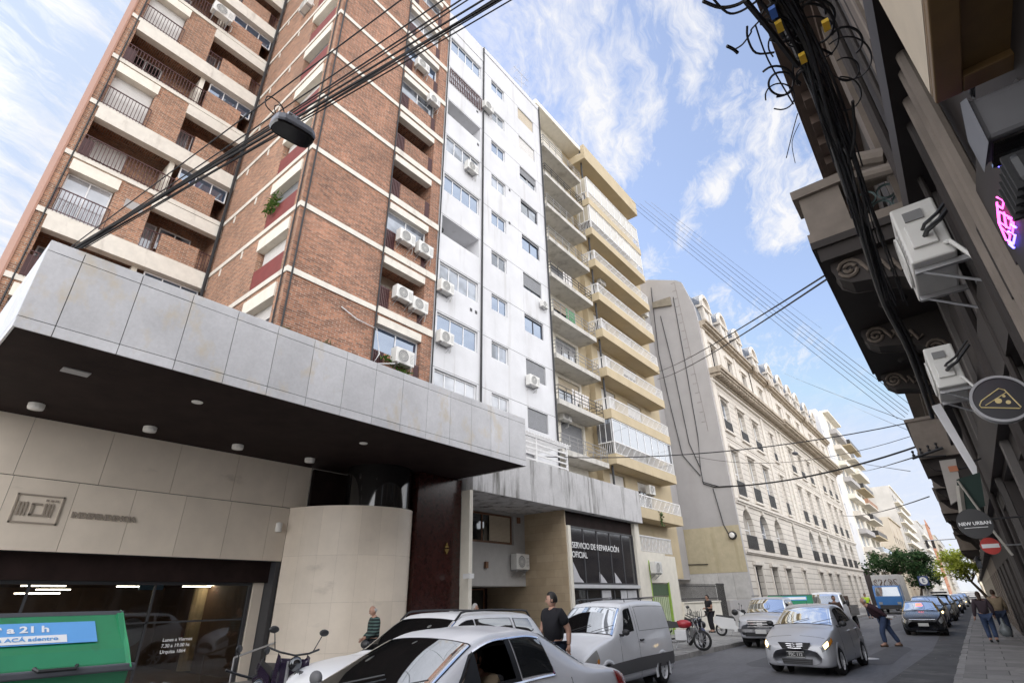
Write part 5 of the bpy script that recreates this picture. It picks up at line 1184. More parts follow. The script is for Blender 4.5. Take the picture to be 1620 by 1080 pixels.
class Loft:
    def __init__(s, st):
        s.r = []
        for y, zl, zb, zt, wm, wb, wt in st:
            h = zb-zl
            s.r.append([(0, y, zl), (wm-.14, y, zl), (wm-.01, y, zl+.16*h+.03), (wm, y, zl+.6*h), (wb, y, zb), (wt+.3*(wb-wt)*.2, y, zt-.13*(zt-zb)-.012), (wt*.78, y, zt-.004), (0, y, zt+.018)])
        s.n = len(st)
    def row(s, i, v):
        r = s.r[i]; k = min(int(v), 6); t = v-k
        g = lambda j: r[j] if 0 <= j <= 7 else ((-r[-j][0], r[-j][1], r[-j][2]) if j < 0 else (-r[14-j][0], r[14-j][1], r[14-j][2]))
        return cr(g(k-1), g(k), g(k+1), g(k+2), t)
    def P(s, u, v):
        u = max(0, min(s.n-1, u)); k = min(int(u), s.n-2); t = u-k; g = lambda j: s.row(max(0, min(s.n-1, j)), v)
        a, b, c, d = g(k-1), g(k), g(k+1), g(k+2)
        q = cr(a, b, c, d, t); lo = min(b[1], c[1]); hi = max(b[1], c[1]); q[1] = min(max(q[1], lo), hi)
        return Vector(q)
    def N(s, u, v):
        e = .03; a = s.P(u+e, v)-s.P(u-e, v); b = s.P(u, min(v+e, 7))-s.P(u, v-e); n = a.cross(b); n = n.normalized() if n.length > 1e-9 else Vector((0, 0, 1))
        p = s.P(u, v); c = Vector((0, p.y, .7))
        return n if n.dot(p-c) > 0 else -n
    def uy(s, y):
        for k in range(s.n-1):
            a, b = s.r[k][0][1], s.r[k+1][0][1]
            if a <= y <= b: return k+(y-a)/(b-a)
        return 0 if y < 0 else s.n-1
    def body(s, mb, wheels, ra, ku=7, kv=4, hole=None):
        us = [i/ku for i in range((s.n-1)*ku+1)]; vs = [j/kv for j in range(7*kv+1)]; nv = len(vs); V = []; F = []
        for u in us:
            ps = [s.P(u, v) for v in vs]; V += ps+[Vector((-p.x, p.y, p.z)) for p in ps[1:-1]][::-1]
        m = 2*nv-2
        for i in range(len(us)-1):
            for j in range(m):
                q = (i*m+j, i*m+(j+1) % m, (i+1)*m+(j+1) % m, (i+1)*m+j); c = sum((V[k] for k in q), Vector())/4
                if any((c.y-wy)**2+(c.z-wz)**2 < (ra-.0)**2 for wy, wz in wheels) and abs(c.x) > .45: continue
                if hole and hole[0] <= us[i]+.5/ku <= hole[1] and j < nv and hole[2] <= (j+.5)/kv <= hole[3]: continue
                F.append(q)
        F.append(tuple(range(m))); F.append(tuple(range((len(us)-1)*m+m-1, (len(us)-1)*m-1, -1)))
        mb.add(V, F)
    def patch(s, mb, c, off=.006, nu=10, nv=5, side=1):
        """c: corners (u,v) lower-front, lower-rear, upper-rear, upper-front"""
        V = []
        for i in range(nu+1):
            for j in range(nv+1):
                a, b = i/nu, j/nv; u = (c[0][0]*(1-a)+c[1][0]*a)*(1-b)+(c[3][0]*(1-a)+c[2][0]*a)*b; v = (c[0][1]*(1-a)+c[1][1]*a)*(1-b)+(c[3][1]*(1-a)+c[2][1]*a)*b
                p = s.P(u, v)+s.N(u, v)*off; V.append((p.x*side, p.y, p.z))
        w = nv+1; mb.add(V, [(i*w+j, (i+1)*w+j, (i+1)*w+j+1, i*w+j+1) for i in range(nu) for j in range(nv)])
    def screen(s, mb, u0, u1, ve0, ve1, off=.006, nu=8, ns=16):
        V = []
        for i in range(nu+1):
            a = i/nu; u = u0+(u1-u0)*a; ve = ve0+(ve1-ve0)*a
            for j in range(ns+1):
                t = -1+2*j/ns; v = 7-abs(t)*(7-ve); p = s.P(u, v)+s.N(u, v)*off; V.append((p.x if t >= 0 else -p.x, p.y, p.z))
        w = ns+1; mb.add(V, [(i*w+j, (i+1)*w+j, (i+1)*w+j+1, i*w+j+1) for i in range(nu) for j in range(ns)])
    def seam(s, mb, pts, r=.004, side=1, off=.001):
        l = []
        for a, b in zip(pts[:-1], pts[1:]):
            for k in range(7): t = k/6; p = s.P(a[0]+(b[0]-a[0])*t, a[1]+(b[1]-a[1])*t); l.append((p.x*side, p.y, p.z))
        mb.tube(l, r, 4)
def wheel(t, x, y, r, rim=silver, w=.2, spokes=7):
    sg = 1 if x > 0 else -1
    b = MB(); b.lathe([(r*.64, -w/2), (r*.9, -w/2), (r*.985, -w*.36), (r, -w*.2), (r, w*.2), (r*.985, w*.36), (r*.9, w/2), (r*.64, w/2)], 28, (x, y, r), 'x'); o = b.build('wheel', rubber, t, smooth=True)
    b = MB(); xo = x+sg*w*.3; b.lathe([(r*.66, xo-x+sg*.035), (r*.62, xo-x+sg*.03), (r*.58, xo-x-sg*.03)], 28, (x, y, r), 'x'); b.lathe([(.001, xo-x+sg*.01), (r*.16, xo-x+sg*.012), (r*.18, xo-x-sg*.03)], 14, (x, y, r), 'x')
    for i in range(spokes):
        a = 2*math.pi*i/spokes; c, s_ = math.cos(a), math.sin(a); wv = r*.075
        b.add([(xo+sg*dx, y+c*q-s_*d, r+s_*q+c*d) for dx in (.006, -.02) for q, d in ((r*.1, -wv), (r*.62, -wv*.8), (r*.62, wv*.8), (r*.1, wv))], [(0, 1, 2, 3), (0, 1, 5, 4), (2, 3, 7, 6), (1, 2, 6, 5)])
    b.build('rim', rim, o)
    b = MB(); b.lathe([(.001, xo-x-sg*.04), (r*.62, xo-x-sg*.04)], 20, (x, y, r), 'x'); b.build('brake_disc', dark, o)
    return o
def car(name, label, cat, st, pm, wy, wr, ra=None, W=.85, ws=None, rws=None, sides=(), seams=(), heads=(), tails=(), mirror=None, trim=None, group=None, glass=None, hole=None, lit=None, rim=None, driverglass=None):
    t = thing(name, label, cat, local=True, group=group); L = Loft(st); ra = ra or wr+.055; glass = glass or carglass
    b = MB(); L.body(b, [(y, wr) for y in wy], ra, hole=hole)
    bd = b.build('body', pm, t, smooth=True)
    b = MB()
    for y in wy:
        for s in (1, -1):
            xo = L.P(L.uy(y), 3).x; n = 20
            ring = []
            for i in range(n+1):
                a = R(-18)+R(216)*i/n; ring.append((math.cos(a), math.sin(a)))
            V = []
            for c, sn in ring:
                for rr, dx in ((ra-.035, -.12), (ra-.03, .004), (ra, .012), (ra+.045, .004), (ra+.06, -.02)):
                    zz = wr+rr*sn; V.append((s*(xo+dx), y+rr*c, zz))
            b.add(V, [(i*5+j, (i+1)*5+j, (i+1)*5+j+1, i*5+j+1) for i in range(n) for j in range(4)])
    b.each('wheel_arch', trim if trim and name != 'van' else pm, bd, smooth=True)
    b = MB()
    for y in wy:
        for s in (1, -1):
            n = 16; x0, x1 = s*(W-.01), s*.42; V = []
            for i in range(n+1):
                a = R(-25)+R(230)*i/n; V += [(x0, y+(ra-.01)*math.cos(a), wr+(ra-.01)*math.sin(a)), (x1, y+(ra-.01)*math.cos(a), wr+(ra-.01)*math.sin(a))]
            b.add(V, [(2*i, 2*i+1, 2*i+3, 2*i+2) for i in range(n)])
            b.add([(x1, y+(ra)*math.cos(2*math.pi*i/12), wr+ra*math.sin(2*math.pi*i/12)) for i in range(12)], [tuple(range(12))])
    b.each('wheel_well', dark, t, 2)
    for y in wy:
        for s in (1, -1): wheel(t, s*(W-.10), y, wr, rim or silver)
    if ws:
        b = MB(); L.screen(b, ws[0]-.04, ws[1]+.03, ws[2]-.06, ws[3]-.06, .003); b.build('screen_seal', blackp, t, smooth=True)
        b = MB(); L.screen(b, *ws[:4], .007); b.build('windscreen', windg, t, smooth=True)
        b = MB()
        for x in (.25, -.35):
            p0 = L.P(ws[0]-.02, 6.9); p1 = L.P(ws[0]+.25, 6.3); b.tube([(x, p0.y-.02, p0.z+.02), (x+.5, p1.y-.01, p1.z+.035)], .006, 5)
        b.each('wiper', blackp, t)
    if rws:
        b = MB(); L.screen(b, *rws, .007); b.build('rear_window', glass, t, smooth=True)
    for c in sides:
        for s in (1, -1):
            b = MB(); e = [(c[0][0]-.02, c[0][1]-.03), (c[1][0]+.02, c[1][1]-.03), (c[2][0]+.02, c[2][1]+.03), (c[3][0]-.02, c[3][1]+.03)]; L.patch(b, e, .003, side=s); o = b.build('window_frame', blackp, t, smooth=True)
            b = MB(); L.patch(b, c, .007, side=s); b.build('side_window', glass, o, smooth=True)
    b = MB()
    for pts in seams:
        for s in (1, -1): L.seam(b, pts, side=s)
    if seams: b.build('door_seam', blackp, bd)
    for c in heads:
        for s in (1, -1): b = MB(); L.patch(b, c, .008, 8, 6, s); b.build('headlight', lens, t, smooth=True)
    if lit:
        for s in (1, -1): b = MB(); L.patch(b, lit, .013, 5, 4, s); b.build('headlamp_bulb', headon, t, smooth=True)
    for c in tails:
        for s in (1, -1): b = MB(); L.patch(b, c, .012, 8, 6, s); b.build('tail_light', redl, t, smooth=True)
    if mirror:
        for s in (1, -1):
            b = MB(); p = L.P(L.uy(mirror[0]), 4.1); b.ball((s*(p.x+.14), mirror[0], p.z+.1), .095, .05, .065, 12, 8); b.box(min(s*(p.x-.03), s*(p.x+.08)), max(s*(p.x-.03), s*(p.x+.08)), mirror[0]-.03, mirror[0]+.03, p.z+.02, p.z+.07); b.build('mirror', mirror[1], t, smooth=True)
    for y, v in ((None, None),): pass
    return t, L
def handles(t, L, ys, m, v=3.75):
    for y in ys:
        for s in (1, -1):
            p = L.P(L.uy(y), v); b = MB(); b.box(min(s*p.x, s*(p.x+.035)), max(s*p.x, s*(p.x+.035)), y-.1, y+.1, p.z-.018, p.z+.018); b.build('door_handle', m, t, bevel=.012)
def place(t, x, y, rz=0, z=0, s=1.0): t.location = (x, y, z); t.rotation_euler = (0, 0, R(rz)); t.scale = (s, s, s)
# ---- foreground silver-white sedan
ST = [(-2.30, .30, .52, .56, .60, .5, .4), (-2.22, .22, .66, .70, .76, .68, .55), (-1.9, .2, .80, .86, .86, .78, .66), (-1.4, .2, .90, .98, .89, .83, .72), (-.95, .2, .96, 1.04, .895, .85, .76),
      (-.1, .2, .98, 1.42, .895, .85, .64), (.35, .2, .99, 1.48, .895, .85, .63), (.85, .2, 1.0, 1.45, .895, .85, .62), (1.55, .2, 1.02, 1.12, .89, .83, .68), (1.95, .22, 1.0, 1.07, .86, .79, .66), (2.22, .28, .94, 1.0, .78, .72, .6), (2.30, .36, .84, .9, .66, .6, .5)]
sedan, L = car('sedan', 'silver-white sedan in the foreground with a driver at the open side window', 'car', ST, whites, (-1.4, 1.28), .32, W=.9, ws=(4.06, 4.93, 4.95, 5.3), rws=(7.08, 7.92, 5.3, 4.9), sides=(((6.05, 4.28), (6.98, 4.28), (6.9, 4.93), (6.05, 4.97)),),
               seams=(((5.95, .9), (5.98, 4.2)), ((7.1, 1.5), (7.3, 3.0), (7.35, 4.1)), ((4.35, 1.2), (4.3, 3.9)), ((7.9, 4.9), (7.95, 6.9))), tails=(((9.0, 3.2), (9.98, 3.1), (9.98, 3.95), (8.9, 4.1)),), mirror=(-.72, trimg), heads=(((.8, 3.0), (2.0, 3.3), (2.0, 4.0), (.8, 3.9)),), hole=(4.86, 5.86, 4.25, 4.99))
b = MB(); c = ((4.55, 4.25), (5.9, 4.25), (5.9, 4.97), (4.95, 4.93))
for s in (-1,): L.patch(b, c, .007, side=s)
b.build('side_window', carglass, sedan, smooth=True)
b = MB(); L.body(b, [], .3, hole=(4.7, 5.95, 4.1, 5.1)); b.v = [(x*.965, y*.985, .3+(z-.3)*.965+.0) for x, y, z in b.v]; b.build('cabin_lining', dark, sedan)
b = MB()
for e in (((4.42, 4.14), (4.9, 4.14), (4.95, 5.0), (4.86, 5.0)), ((5.84, 4.14), (6.0, 4.14), (6.0, 5.02), (5.84, 5.02)), ((4.42, 4.14), (6.0, 4.14), (6.0, 4.27), (4.42, 4.27))): L.patch(b, e, .004, side=1)
b.each('window_opening', blackp, sedan, smooth=True)
b = MB(); b.box(.18, .62, .22, .34, .5, 1.12); b.box(-.62, -.18, .22, .34, .5, 1.12); b.box(-.65, .65, 1.15, 1.3, .5, 1.05); b.each('seat', seatm, sedan, bevel=.04)
b = MB(); b.lathe([(.17, -.012), (.185, 0), (.17, .012)], 20, (.4, -.42, .93), 'y'); b.build('steering_wheel', blackp, sedan)
b = MB(); L.seam(b, [(4.5, 4.18), (5.95, 4.18), (6.98, 4.2), (6.92, 5.0), (5.95, 5.04), (4.92, 5.0), (4.5, 4.18)], .012, 1); L.seam(b, [(4.5, 4.18), (5.95, 4.18), (6.98, 4.2), (6.92, 5.0), (5.95, 5.04), (4.92, 5.0), (4.5, 4.18)], .012, -1); b.each('chrome_trim', chrome, sedan)
handles(sedan, L, (.35, 1.2), whites); place(sedan, -4.74, 4.55, -3.4, 0, 1.085); bpy.context.view_layer.update()
# ---- white sport utility car
SJ = [(-2.18, .34, .72, .78, .66, .58, .45), (-2.12, .26, .86, .92, .80, .72, .6), (-1.85, .26, .98, 1.04, .89, .82, .7), (-1.3, .26, 1.04, 1.11, .91, .86, .76), (-.85, .26, 1.07, 1.15, .91, .87, .78),
      (-.15, .26, 1.1, 1.57, .91, .87, .68), (.3, .26, 1.1, 1.635, .91, .87, .68), (1.3, .26, 1.12, 1.62, .91, .87, .67), (1.75, .26, 1.14, 1.56, .91, .86, .66), (2.05, .3, 1.1, 1.25, .88, .8, .66), (2.18, .36, .95, 1.0, .78, .7, .58)]
suv, L = car('sport_utility_car', 'white sport utility car parked at the kerb behind the foreground sedan', 'car', SJ, whitep, (-1.3, 1.32), .345, W=.92, ws=(4.06, 4.93, 4.95, 5.3), rws=(8.1, 8.85, 5.3, 4.9), sides=(((4.62, 4.25), (5.75, 4.25), (5.75, 4.96), (5.0, 4.93)), ((5.85, 4.25), (6.75, 4.25), (6.75, 4.95), (5.85, 4.97)), ((6.85, 4.3), (7.7, 4.5), (7.6, 4.9), (6.85, 4.94))),
             seams=(((5.8, 1), (5.8, 4.2)), ((4.3, 1.2), (4.35, 4.0))), mirror=(-.6, blackp), trim=trimg, heads=(((.7, 3.2), (2.0, 3.5), (2.0, 4.0), (.7, 3.95)),), tails=(((8.9, 3.3), (9.6, 3.3), (9.6, 4.0), (8.9, 4.1)),))
b = MB()
for s in (1, -1):
    l = [L.P(4.95+i*.28, 5.45) for i in range(12)]; b.tube([(s*p.x, p.y, p.z+(.055 if 0 < i < 11 else .0)) for i, p in enumerate(l)], .017, 6)
b.each('roof_rail', blackp, suv); fuse('badge', 'Jeep', .09, (-.35, -2.12, 1.0), rotm((1, 0, 0), (0, .75, .6)), greyc, suv, .004)
place(suv, -7.42, 7.05, 0, 0, 1.045)
# ---- silver delivery van
SV = [(-2.10, .30, .58, .64, .64, .55, .42), (-2.02, .24, .76, .82, .78, .72, .58), (-1.7, .22, .92, 1.0, .85, .8, .68), (-1.2, .22, 1.02, 1.12, .865, .83, .74), (-.95, .22, 1.05, 1.16, .865, .83, .76),
      (-.25, .22, 1.08, 1.70, .865, .83, .68), (.1, .22, 1.1, 1.79, .865, .83, .69), (.9, .22, 1.1, 1.83, .865, .835, .70), (1.9, .22, 1.1, 1.80, .865, .835, .70), (2.08, .26, 1.1, 1.74, .85, .82, .68), (2.13, .34, 1.05, 1.6, .8, .76, .6)]
van, L = car('van', 'silver delivery van with roof bars parked at the kerb', 'van', SV, silver, (-1.33, 1.37), .31, W=.875, ws=(4.06, 4.95, 4.9, 5.3), sides=(((4.6, 4.2), (5.95, 4.2), (6.0, 4.93), (5.15, 4.9)),),
             seams=(((6.15, .9), (6.15, 3), (6.18, 5.1)), ((4.35, 1.2), (4.4, 4.0)), ((6.35, 4.15), (8.6, 4.15), (8.55, 4.95), (6.35, 4.95), (6.35, 4.15)), ((8.75, 1), (8.8, 5.2)), ((6.2, 2.7), (8.9, 2.7))), mirror=(-.62, blackp), heads=(((.7, 3.0), (2.1, 3.3), (2.0, 4.0), (.7, 3.9)),), trim=trimg)
b = MB()
for s in (1, -1): L.patch(b, ((2.3, 2.0), (9.3, 2.0), (9.3, 2.75), (2.3, 2.75)), .012, 20, 2, s)
b.each('side_moulding', trimg, van, smooth=True)
b = MB()
for s in (1, -1): b.tube([(s*.62, -.1, 1.86), (s*.62, 1.8, 1.9)], .014, 6)
for y in (.1, 1.0, 1.7): b.tube([(-.62, y, 1.86), (.62, y, 1.86)], .012, 6); [b.tube([(s*.62, y, 1.8), (s*.62, y, 1.88)], .01, 5) for s in (1, -1)]
b.tube([(-.2, -.1, 1.8), (-.2, -.2, 1.95)], .006, 4); b.build('roof_bar', blackp, van)
b = MB()
for s in (1, -1): L.patch(b, ((9.5, 2.6), (9.95, 2.6), (9.95, 4.0), (9.4, 4.0)), .012, 4, 4, s)
b.each('tail_light', redl, van, smooth=True); handles(van, L, (.35,), blackp); b = MB(); b.lathe([(.001, .006), (.045, .006), (.045, 0)], 10, (.87, -1.75, .72), 'x'); b.build('side_indicator', amber, van)
place(van, -7.41, 12.62, .5, 0, 1.0)
# ---- oncoming silver hatchback
SH = [(-1.95, .26, .52, .57, .56, .48, .36), (-1.88, .2, .64, .69, .72, .65, .5), (-1.65, .19, .78, .84, .815, .75, .62), (-1.25, .19, .89, .98, .835, .78, .68), (-.9, .19, .95, 1.06, .835, .785, .71),
      (-.15, .19, .98, 1.46, .835, .785, .6), (.4, .19, .99, 1.535, .835, .785, .6), (1.1, .19, 1.0, 1.47, .835, .785, .58), (1.6, .2, 1.02, 1.25, .83, .76, .58), (1.85, .24, .94, 1.02, .78, .7, .56), (1.95, .34, .8, .84, .66, .58, .46)]
hatch, L = car('hatchback', 'silver hatchback driving towards the camera with lit headlamps', 'car', SH, silver2, (-1.2, 1.27), .30, W=.845, ws=(4.08, 4.95, 4.95, 5.3), rws=(7.1, 8.1, 5.3, 4.9), sides=(((4.65, 4.25), (5.75, 4.25), (5.75, 4.96), (5.05, 4.93)), ((5.85, 4.25), (6.9, 4.3), (6.8, 4.93), (5.85, 4.97))),
               seams=(((5.8, .9), (5.8, 4.2)), ((4.2, 1.2), (4.3, 4.0)), ((1.9, 4.6), (2.0, 6.8)), ((7.0, 1.5), (7.0, 4.0))), mirror=(-.62, blackp), heads=(((.55, 3.55), (2.15, 3.55), (2.3, 4.15), (.75, 4.35)),), tails=(((8.8, 3.3), (9.6, 3.3), (9.6, 4.2), (8.6, 4.6)),), lit=((.95, 3.68), (1.6, 3.68), (1.7, 4.02), (1.05, 4.12)))
b = MB()
for z, w in ((.70, .36), (.655, .34), (.61, .30)): b.tube([(-w, -1.90+.02, z), (-w*.5, -1.955, z-.012), (0, -1.975, z-.02), (w*.5, -1.955, z-.012), (w, -1.90+.02, z)], .013, 6)
b.tube([(-.1, -1.965, .66), (0, -1.985, .705), (.1, -1.965, .66)], .012, 5); b.tube([(-.1, -1.965, .615), (0, -1.985, .66), (.1, -1.965, .615)], .012, 5); b.each('chrome_grille', chrome, hatch)
b = MB(); b.prism([(-.38, .72), (.38, .72), (.3, .58), (-.3, .58)], 'y', -1.955, -1.9); b.prism([(-.36, .37), (.36, .37), (.33, .25), (-.33, .25)], 'y', -1.962, -1.9); b.each('grille_opening', blackp, hatch)
b = MB()
for z in (.27, .31, .35): b.box(-.34, .34, -1.972, -1.963, z, z+.012)
b.each('lower_grille', trimg, hatch)
pb_ = MB(); pb_.box(-.21, .21, -1.985, -1.967, .40, .53); pl_ = pb_.build('number_plate', blackp, hatch); pb_ = MB(); pb_.box(-.21, .21, -1.988, -1.9852, .40, .412); pb_.box(-.21, .21, -1.988, -1.9852, .518, .53); pb_.build('plate_edge', plate, pl_)
fuse('lettering', 'FSC 112', .095, (0, -1.987, .463), FACE_MY, plate, pl_, .001, 'CENTER', .002)
for s in (1, -1):
    b = MB(); b.lathe([(.001, -.012), (.05, -.01), (.062, 0), (.062, .03)], 14, (s*.55, -1.93, .36), 'y'); b.build('fog_lamp', lens, hatch)
    b = MB(); L.patch(b, ((1.5, 3.55), (2.3, 3.62), (2.35, 3.95), (1.6, 3.8)), .014, 5, 4, s); b.build('indicator', amber, hatch)
b = MB(); b.tube([(0, .0, 1.5), (0, -.02, 1.62)], .005, 4); b.build('aerial', blackp, hatch); handles(hatch, L, (.3, 1.1), silver2)
place(hatch, -4.1, 19.05, -3.1, 0, 1.05)
# ---- pickup truck with chrome grille
SR = [(-2.55, .45, .8, .86, .74, .66, .5), (-2.48, .36, .98, 1.04, .84, .78, .62), (-2.1, .36, 1.07, 1.13, .89, .84, .72), (-1.5, .36, 1.1, 1.17, .895, .85, .76), (-1.1, .36, 1.12, 1.2, .895, .86, .78),
      (-.5, .36, 1.14, 1.70, .895, .86, .68), (0, .36, 1.14, 1.77, .895, .86, .68), (.95, .36, 1.14, 1.74, .895, .86, .68), (1.12, .4, 1.13, 1.5, .895, .86, .70), (1.15, .4, 1.1, 1.15, .895, .86, .78), (2.5, .42, 1.1, 1.14, .895, .86, .78), (2.56, .5, 1.0, 1.04, .84, .8, .72)]
pick, L = car('pickup_truck', 'silver pickup truck with chrome grille parked before the stone facade', 'pickup', SR, silver2, (-1.6, 1.55), .37, W=.9, ws=(4.06, 4.93, 4.95, 5.3), sides=(((4.55, 4.25), (5.7, 4.25), (5.7, 4.95), (4.95, 4.93)), ((5.8, 4.25), (6.7, 4.25), (6.7, 4.94), (5.8, 4.96))), seams=(((5.75, 1), (5.75, 4.2)), ((7.3, 1), (7.3, 4.2)), ((4.2, 1.2), (4.3, 4))), mirror=(-.75, blackp), heads=(((.6, 3.1), (1.9, 3.2), (1.9, 4.05), (.6, 4.1)),))
b = MB(); b.prism([(-.46, .98), (.46, .98), (.42, .72), (-.42, .72)], 'y', -2.57, -2.4); b.box(-.6, .6, -2.58, -2.4, .42, .56); b.each('grille_opening', blackp, pick)
b = MB()
for z in (.94, .85, .76): b.box(-.47, .47, -2.6, -2.571, z-.02, z+.02)
b.box(-.1, .1, -2.605, -2.56, .8, .9); b.box(-.86, .86, -2.62, -2.45, .56, .68); b.each('chrome_bar', chrome, pick); b = MB(); b.box(-.2, .2, -2.64, -2.621, .52, .65); b.build('number_plate', plate, pick)
b = MB()
for s in (1, -1): b.tube([(s*.6, -.3, 1.84), (s*.6, .9, 1.83)], .02, 6)
b.each('roof_rail', blackp, pick); place(pick, -7.3, 27.0, 3.5, 0, 1.01)
# ---- dark queue of cars
SS = [(-2.05, .28, .55, .6, .6, .5, .4), (-1.97, .22, .68, .74, .74, .66, .52), (-1.65, .2, .8, .86, .82, .76, .64), (-1.25, .2, .88, .95, .84, .78, .68), (-.85, .2, .93, 1.02, .84, .79, .7),
      (-.1, .2, .96, 1.38, .84, .79, .6), (.35, .2, .97, 1.44, .84, .79, .6), (.9, .2, .98, 1.4, .84, .78, .58), (1.5, .22, 1.0, 1.1, .83, .76, .62), (1.95, .26, .95, 1.0, .76, .7, .58), (2.05, .36, .82, .86, .64, .56, .46)]
def queue_car(name, label, st, pm, x, y, rz=0, lit=False, taxi=False, s=1.0):
    t, L = car(name, label, 'car', st, pm, (-1.25, 1.25), .30, W=.84, ws=(4.06, 4.93, 4.95, 5.3), rws=(7.1, 7.9, 5.3, 4.9), sides=(((4.6, 4.25), (5.8, 4.25), (5.8, 4.95), (4.98, 4.93)), ((5.9, 4.25), (6.95, 4.28), (6.85, 4.92), (5.9, 4.95))), mirror=(-.6, blackp), heads=(((.6, 3.2), (1.9, 3.3), (1.95, 4.05), (.65, 4.0)),), lit=((.9, 3.5), (1.4, 3.5), (1.4, 3.85), (.9, 3.85)) if lit else None, group='cars queuing towards the camera')
    b = MB(); b.box(-.42, .42, -2.075, -2.02, .58, .66); b.build('grille', blackp, t); b = MB(); b.tube([(-.5, -2.03, .68), (0, -2.085, .665), (.5, -2.03, .68)], .014, 5); b.build('chrome_strip', chrome, t)
    b = MB(); b.box(-.2, .2, -2.1, -2.07, .4, .53); b.build('number_plate', plate, t)
    if taxi:
        b = MB(); L.screen(b, 4.5, 4.75, 6.75, 6.8, .012, 3, 4); b.build('lit_sign', mat('taxi_led', (1, .08, .05), .4, amp=0, emit=1.6), t)
        b = MB()
        for sd2 in (1, -1): L.seam(b, [(4.0, 4.8), (5.0, 5.1), (6.0, 5.15), (7.0, 5.1)], .02, sd2)
        b.each('yellow_roof_edge', mat('taxi_yellow', (.6, .36, .05), .4), t)
    place(t, x, y, rz, 0, s); return t
queue_car('taxi_car', 'black and yellow taxi with red windscreen light leading the queue', SS, blackc, -2.6, 36.5, 2, False, True, 1.02)
queue_car('queued_car', 'dark blue tall car with one lit headlamp just behind the taxi', SJ, navy, -2.75, 44.0, 0, True)
queue_car('queued_car', 'black hatchback third in the queue of oncoming cars', SH, blackc, -2.6, 53.0, 0, False)
queue_car('queued_car', 'dark grey tall car with a roof load fourth in the queue', SJ, greyc, -2.7, 61.0, 0, False)
queue_car('queued_car', 'navy saloon fifth in the queue of oncoming cars', SS, navy, -2.5, 70.0, 0, True)
queue_car('queued_car', 'black saloon sixth in the queue near the sunlit crossing', SS, blackc, -2.5, 82.0, 0, False)
queue_car('queued_car', 'silver hatchback seventh in the queue, small in the distance', SH, silver, -2.4, 97.0, 0, True)
queue_car('queued_car', 'grey hatchback last in the queue, tiny in the distance', SH, greyc, -2.4, 118.0, 0, False)
b = MB(); b.box(-.55, .55, -.6, .9, 1.72, 1.86); lo = b.build('roof_box', blackp, None, bevel=.04); lo.location = (-2.7, 61, 0); tag(lo, 'long black roof box lying on the fourth queued car', 'roof box')
# ---- white flatbed truck
t = thing('flatbed_truck', 'old white pickup lorry with grey wooden side boards standing in the road', 'lorry', local=True)
SW = [(-2.5, .45, .85, .9, .76, .68, .55), (-2.42, .4, 1.0, 1.06, .86, .8, .66), (-2.0, .4, 1.1, 1.16, .9, .84, .74), (-1.5, .4, 1.14, 1.22, .9, .86, .78), (-1.2, .4, 1.18, 1.28, .9, .87, .8), (-.75, .4, 1.2, 1.86, .9, .87, .72), (-.4, .4, 1.2, 1.95, .9, .87, .72), (.15, .4, 1.2, 1.94, .9, .87, .72), (.25, .45, 1.2, 1.88, .88, .85, .68)]
L = Loft(SW); b = MB(); L.body(b, [(-1.75, .38)], .44); b.build('cab', whitep, t, smooth=True)
b = MB(); L.screen(b, 4.06, 4.95, 4.9, 5.3, .008); b.build('windscreen', windg, t, smooth=True)
for s in (1, -1): b = MB(); L.patch(b, ((4.5, 4.25), (6.6, 4.25), (6.6, 4.94), (5.0, 4.92)), .008, side=s); b.build('side_window', carglass, t, smooth=True)
b = MB(); b.box(-.95, .95, .3, 3.0, .72, .8)
for s in (1, -1):
    for k in range(3): b.box(min(s*.92, s*.96), max(s*.92, s*.96), .3, 3.0, .82+.15*k, .95+.15*k)
for k in range(3): b.box(-.92, .92, 2.96, 3.0, .82+.15*k, .95+.15*k)
b.build('load_bed', mat('grey_boards', (.22, .21, .2), .85, amp=.2), t); b = MB(); b.box(-.7, .75, .6, 1.8, .8, 1.75); b.build('cargo_crate', mat('brown_crate', (.12, .075, .05), .8), t, bevel=.03)
b = MB(); b.box(-.4, .4, -2.4, 3.0, .45, .7); b.build('chassis', blackp, t)
for s in (1, -1):
    wheel(t, s*.78, -1.75, .38, blackp); wheel(t, s*.78, 2.0, .38, blackp); b = MB(); b.ball((s*1.08, -1.0, 1.4), .09, .06, .16, 10, 6); b.build('mirror', blackp, t)
    b = MB(); L.patch(b, ((.6, 3.0), (1.5, 3.1), (1.5, 3.9), (.6, 3.9)), .01, 5, 5, s); b.build('headlight', lens, t, smooth=True)
b = MB(); b.box(-.5, .5, -2.53, -2.45, .65, .8); b.build('grille', blackp, t); place(t, -6.9, 37.6, 0, 0, 1.0)
# ---- blue lorry
t = thing('blue_lorry', 'blue cab lorry with a scrawled white box body near the dark tree', 'lorry', local=True); bluep = paint('blue_cab', (.02, .13, .36), 0)
b = MB(); b.prism([(-3.2, .5), (-3.2, 1.5), (-2.95, 2.4), (-1.5, 2.5), (-1.5, .5)], 'x', -1.1, 1.1); b.build('cab', bluep, t, bevel=.08)
b = MB(); b.poly((-.98, -3.2, 1.55), (.98, -3.2, 1.55), (.92, -2.985, 2.34), (-.92, -2.985, 2.34)); b.build('windscreen', windg, t)
bb = MB(); bb.box(-1.2, 1.2, -1.4, 3.4, .9, 3.45); bx_ = bb.build('box_body', farw, t, bevel=.03)
bb = MB()
for k in range(5):
    x = -.9+.42*k; bb.tube([(x+.16*math.sin(1.3*a+k), -1.415, 2.75+.3*math.sin(.8*a*1.1+k*2)) for a in range(9)], .03, 4)
bb.build('graffiti', MATS['brown_crate'], bx_); b = MB(); b.box(-.85, .85, -3.3, -3.1, .45, .8); b.build('bumper', blackp, t)
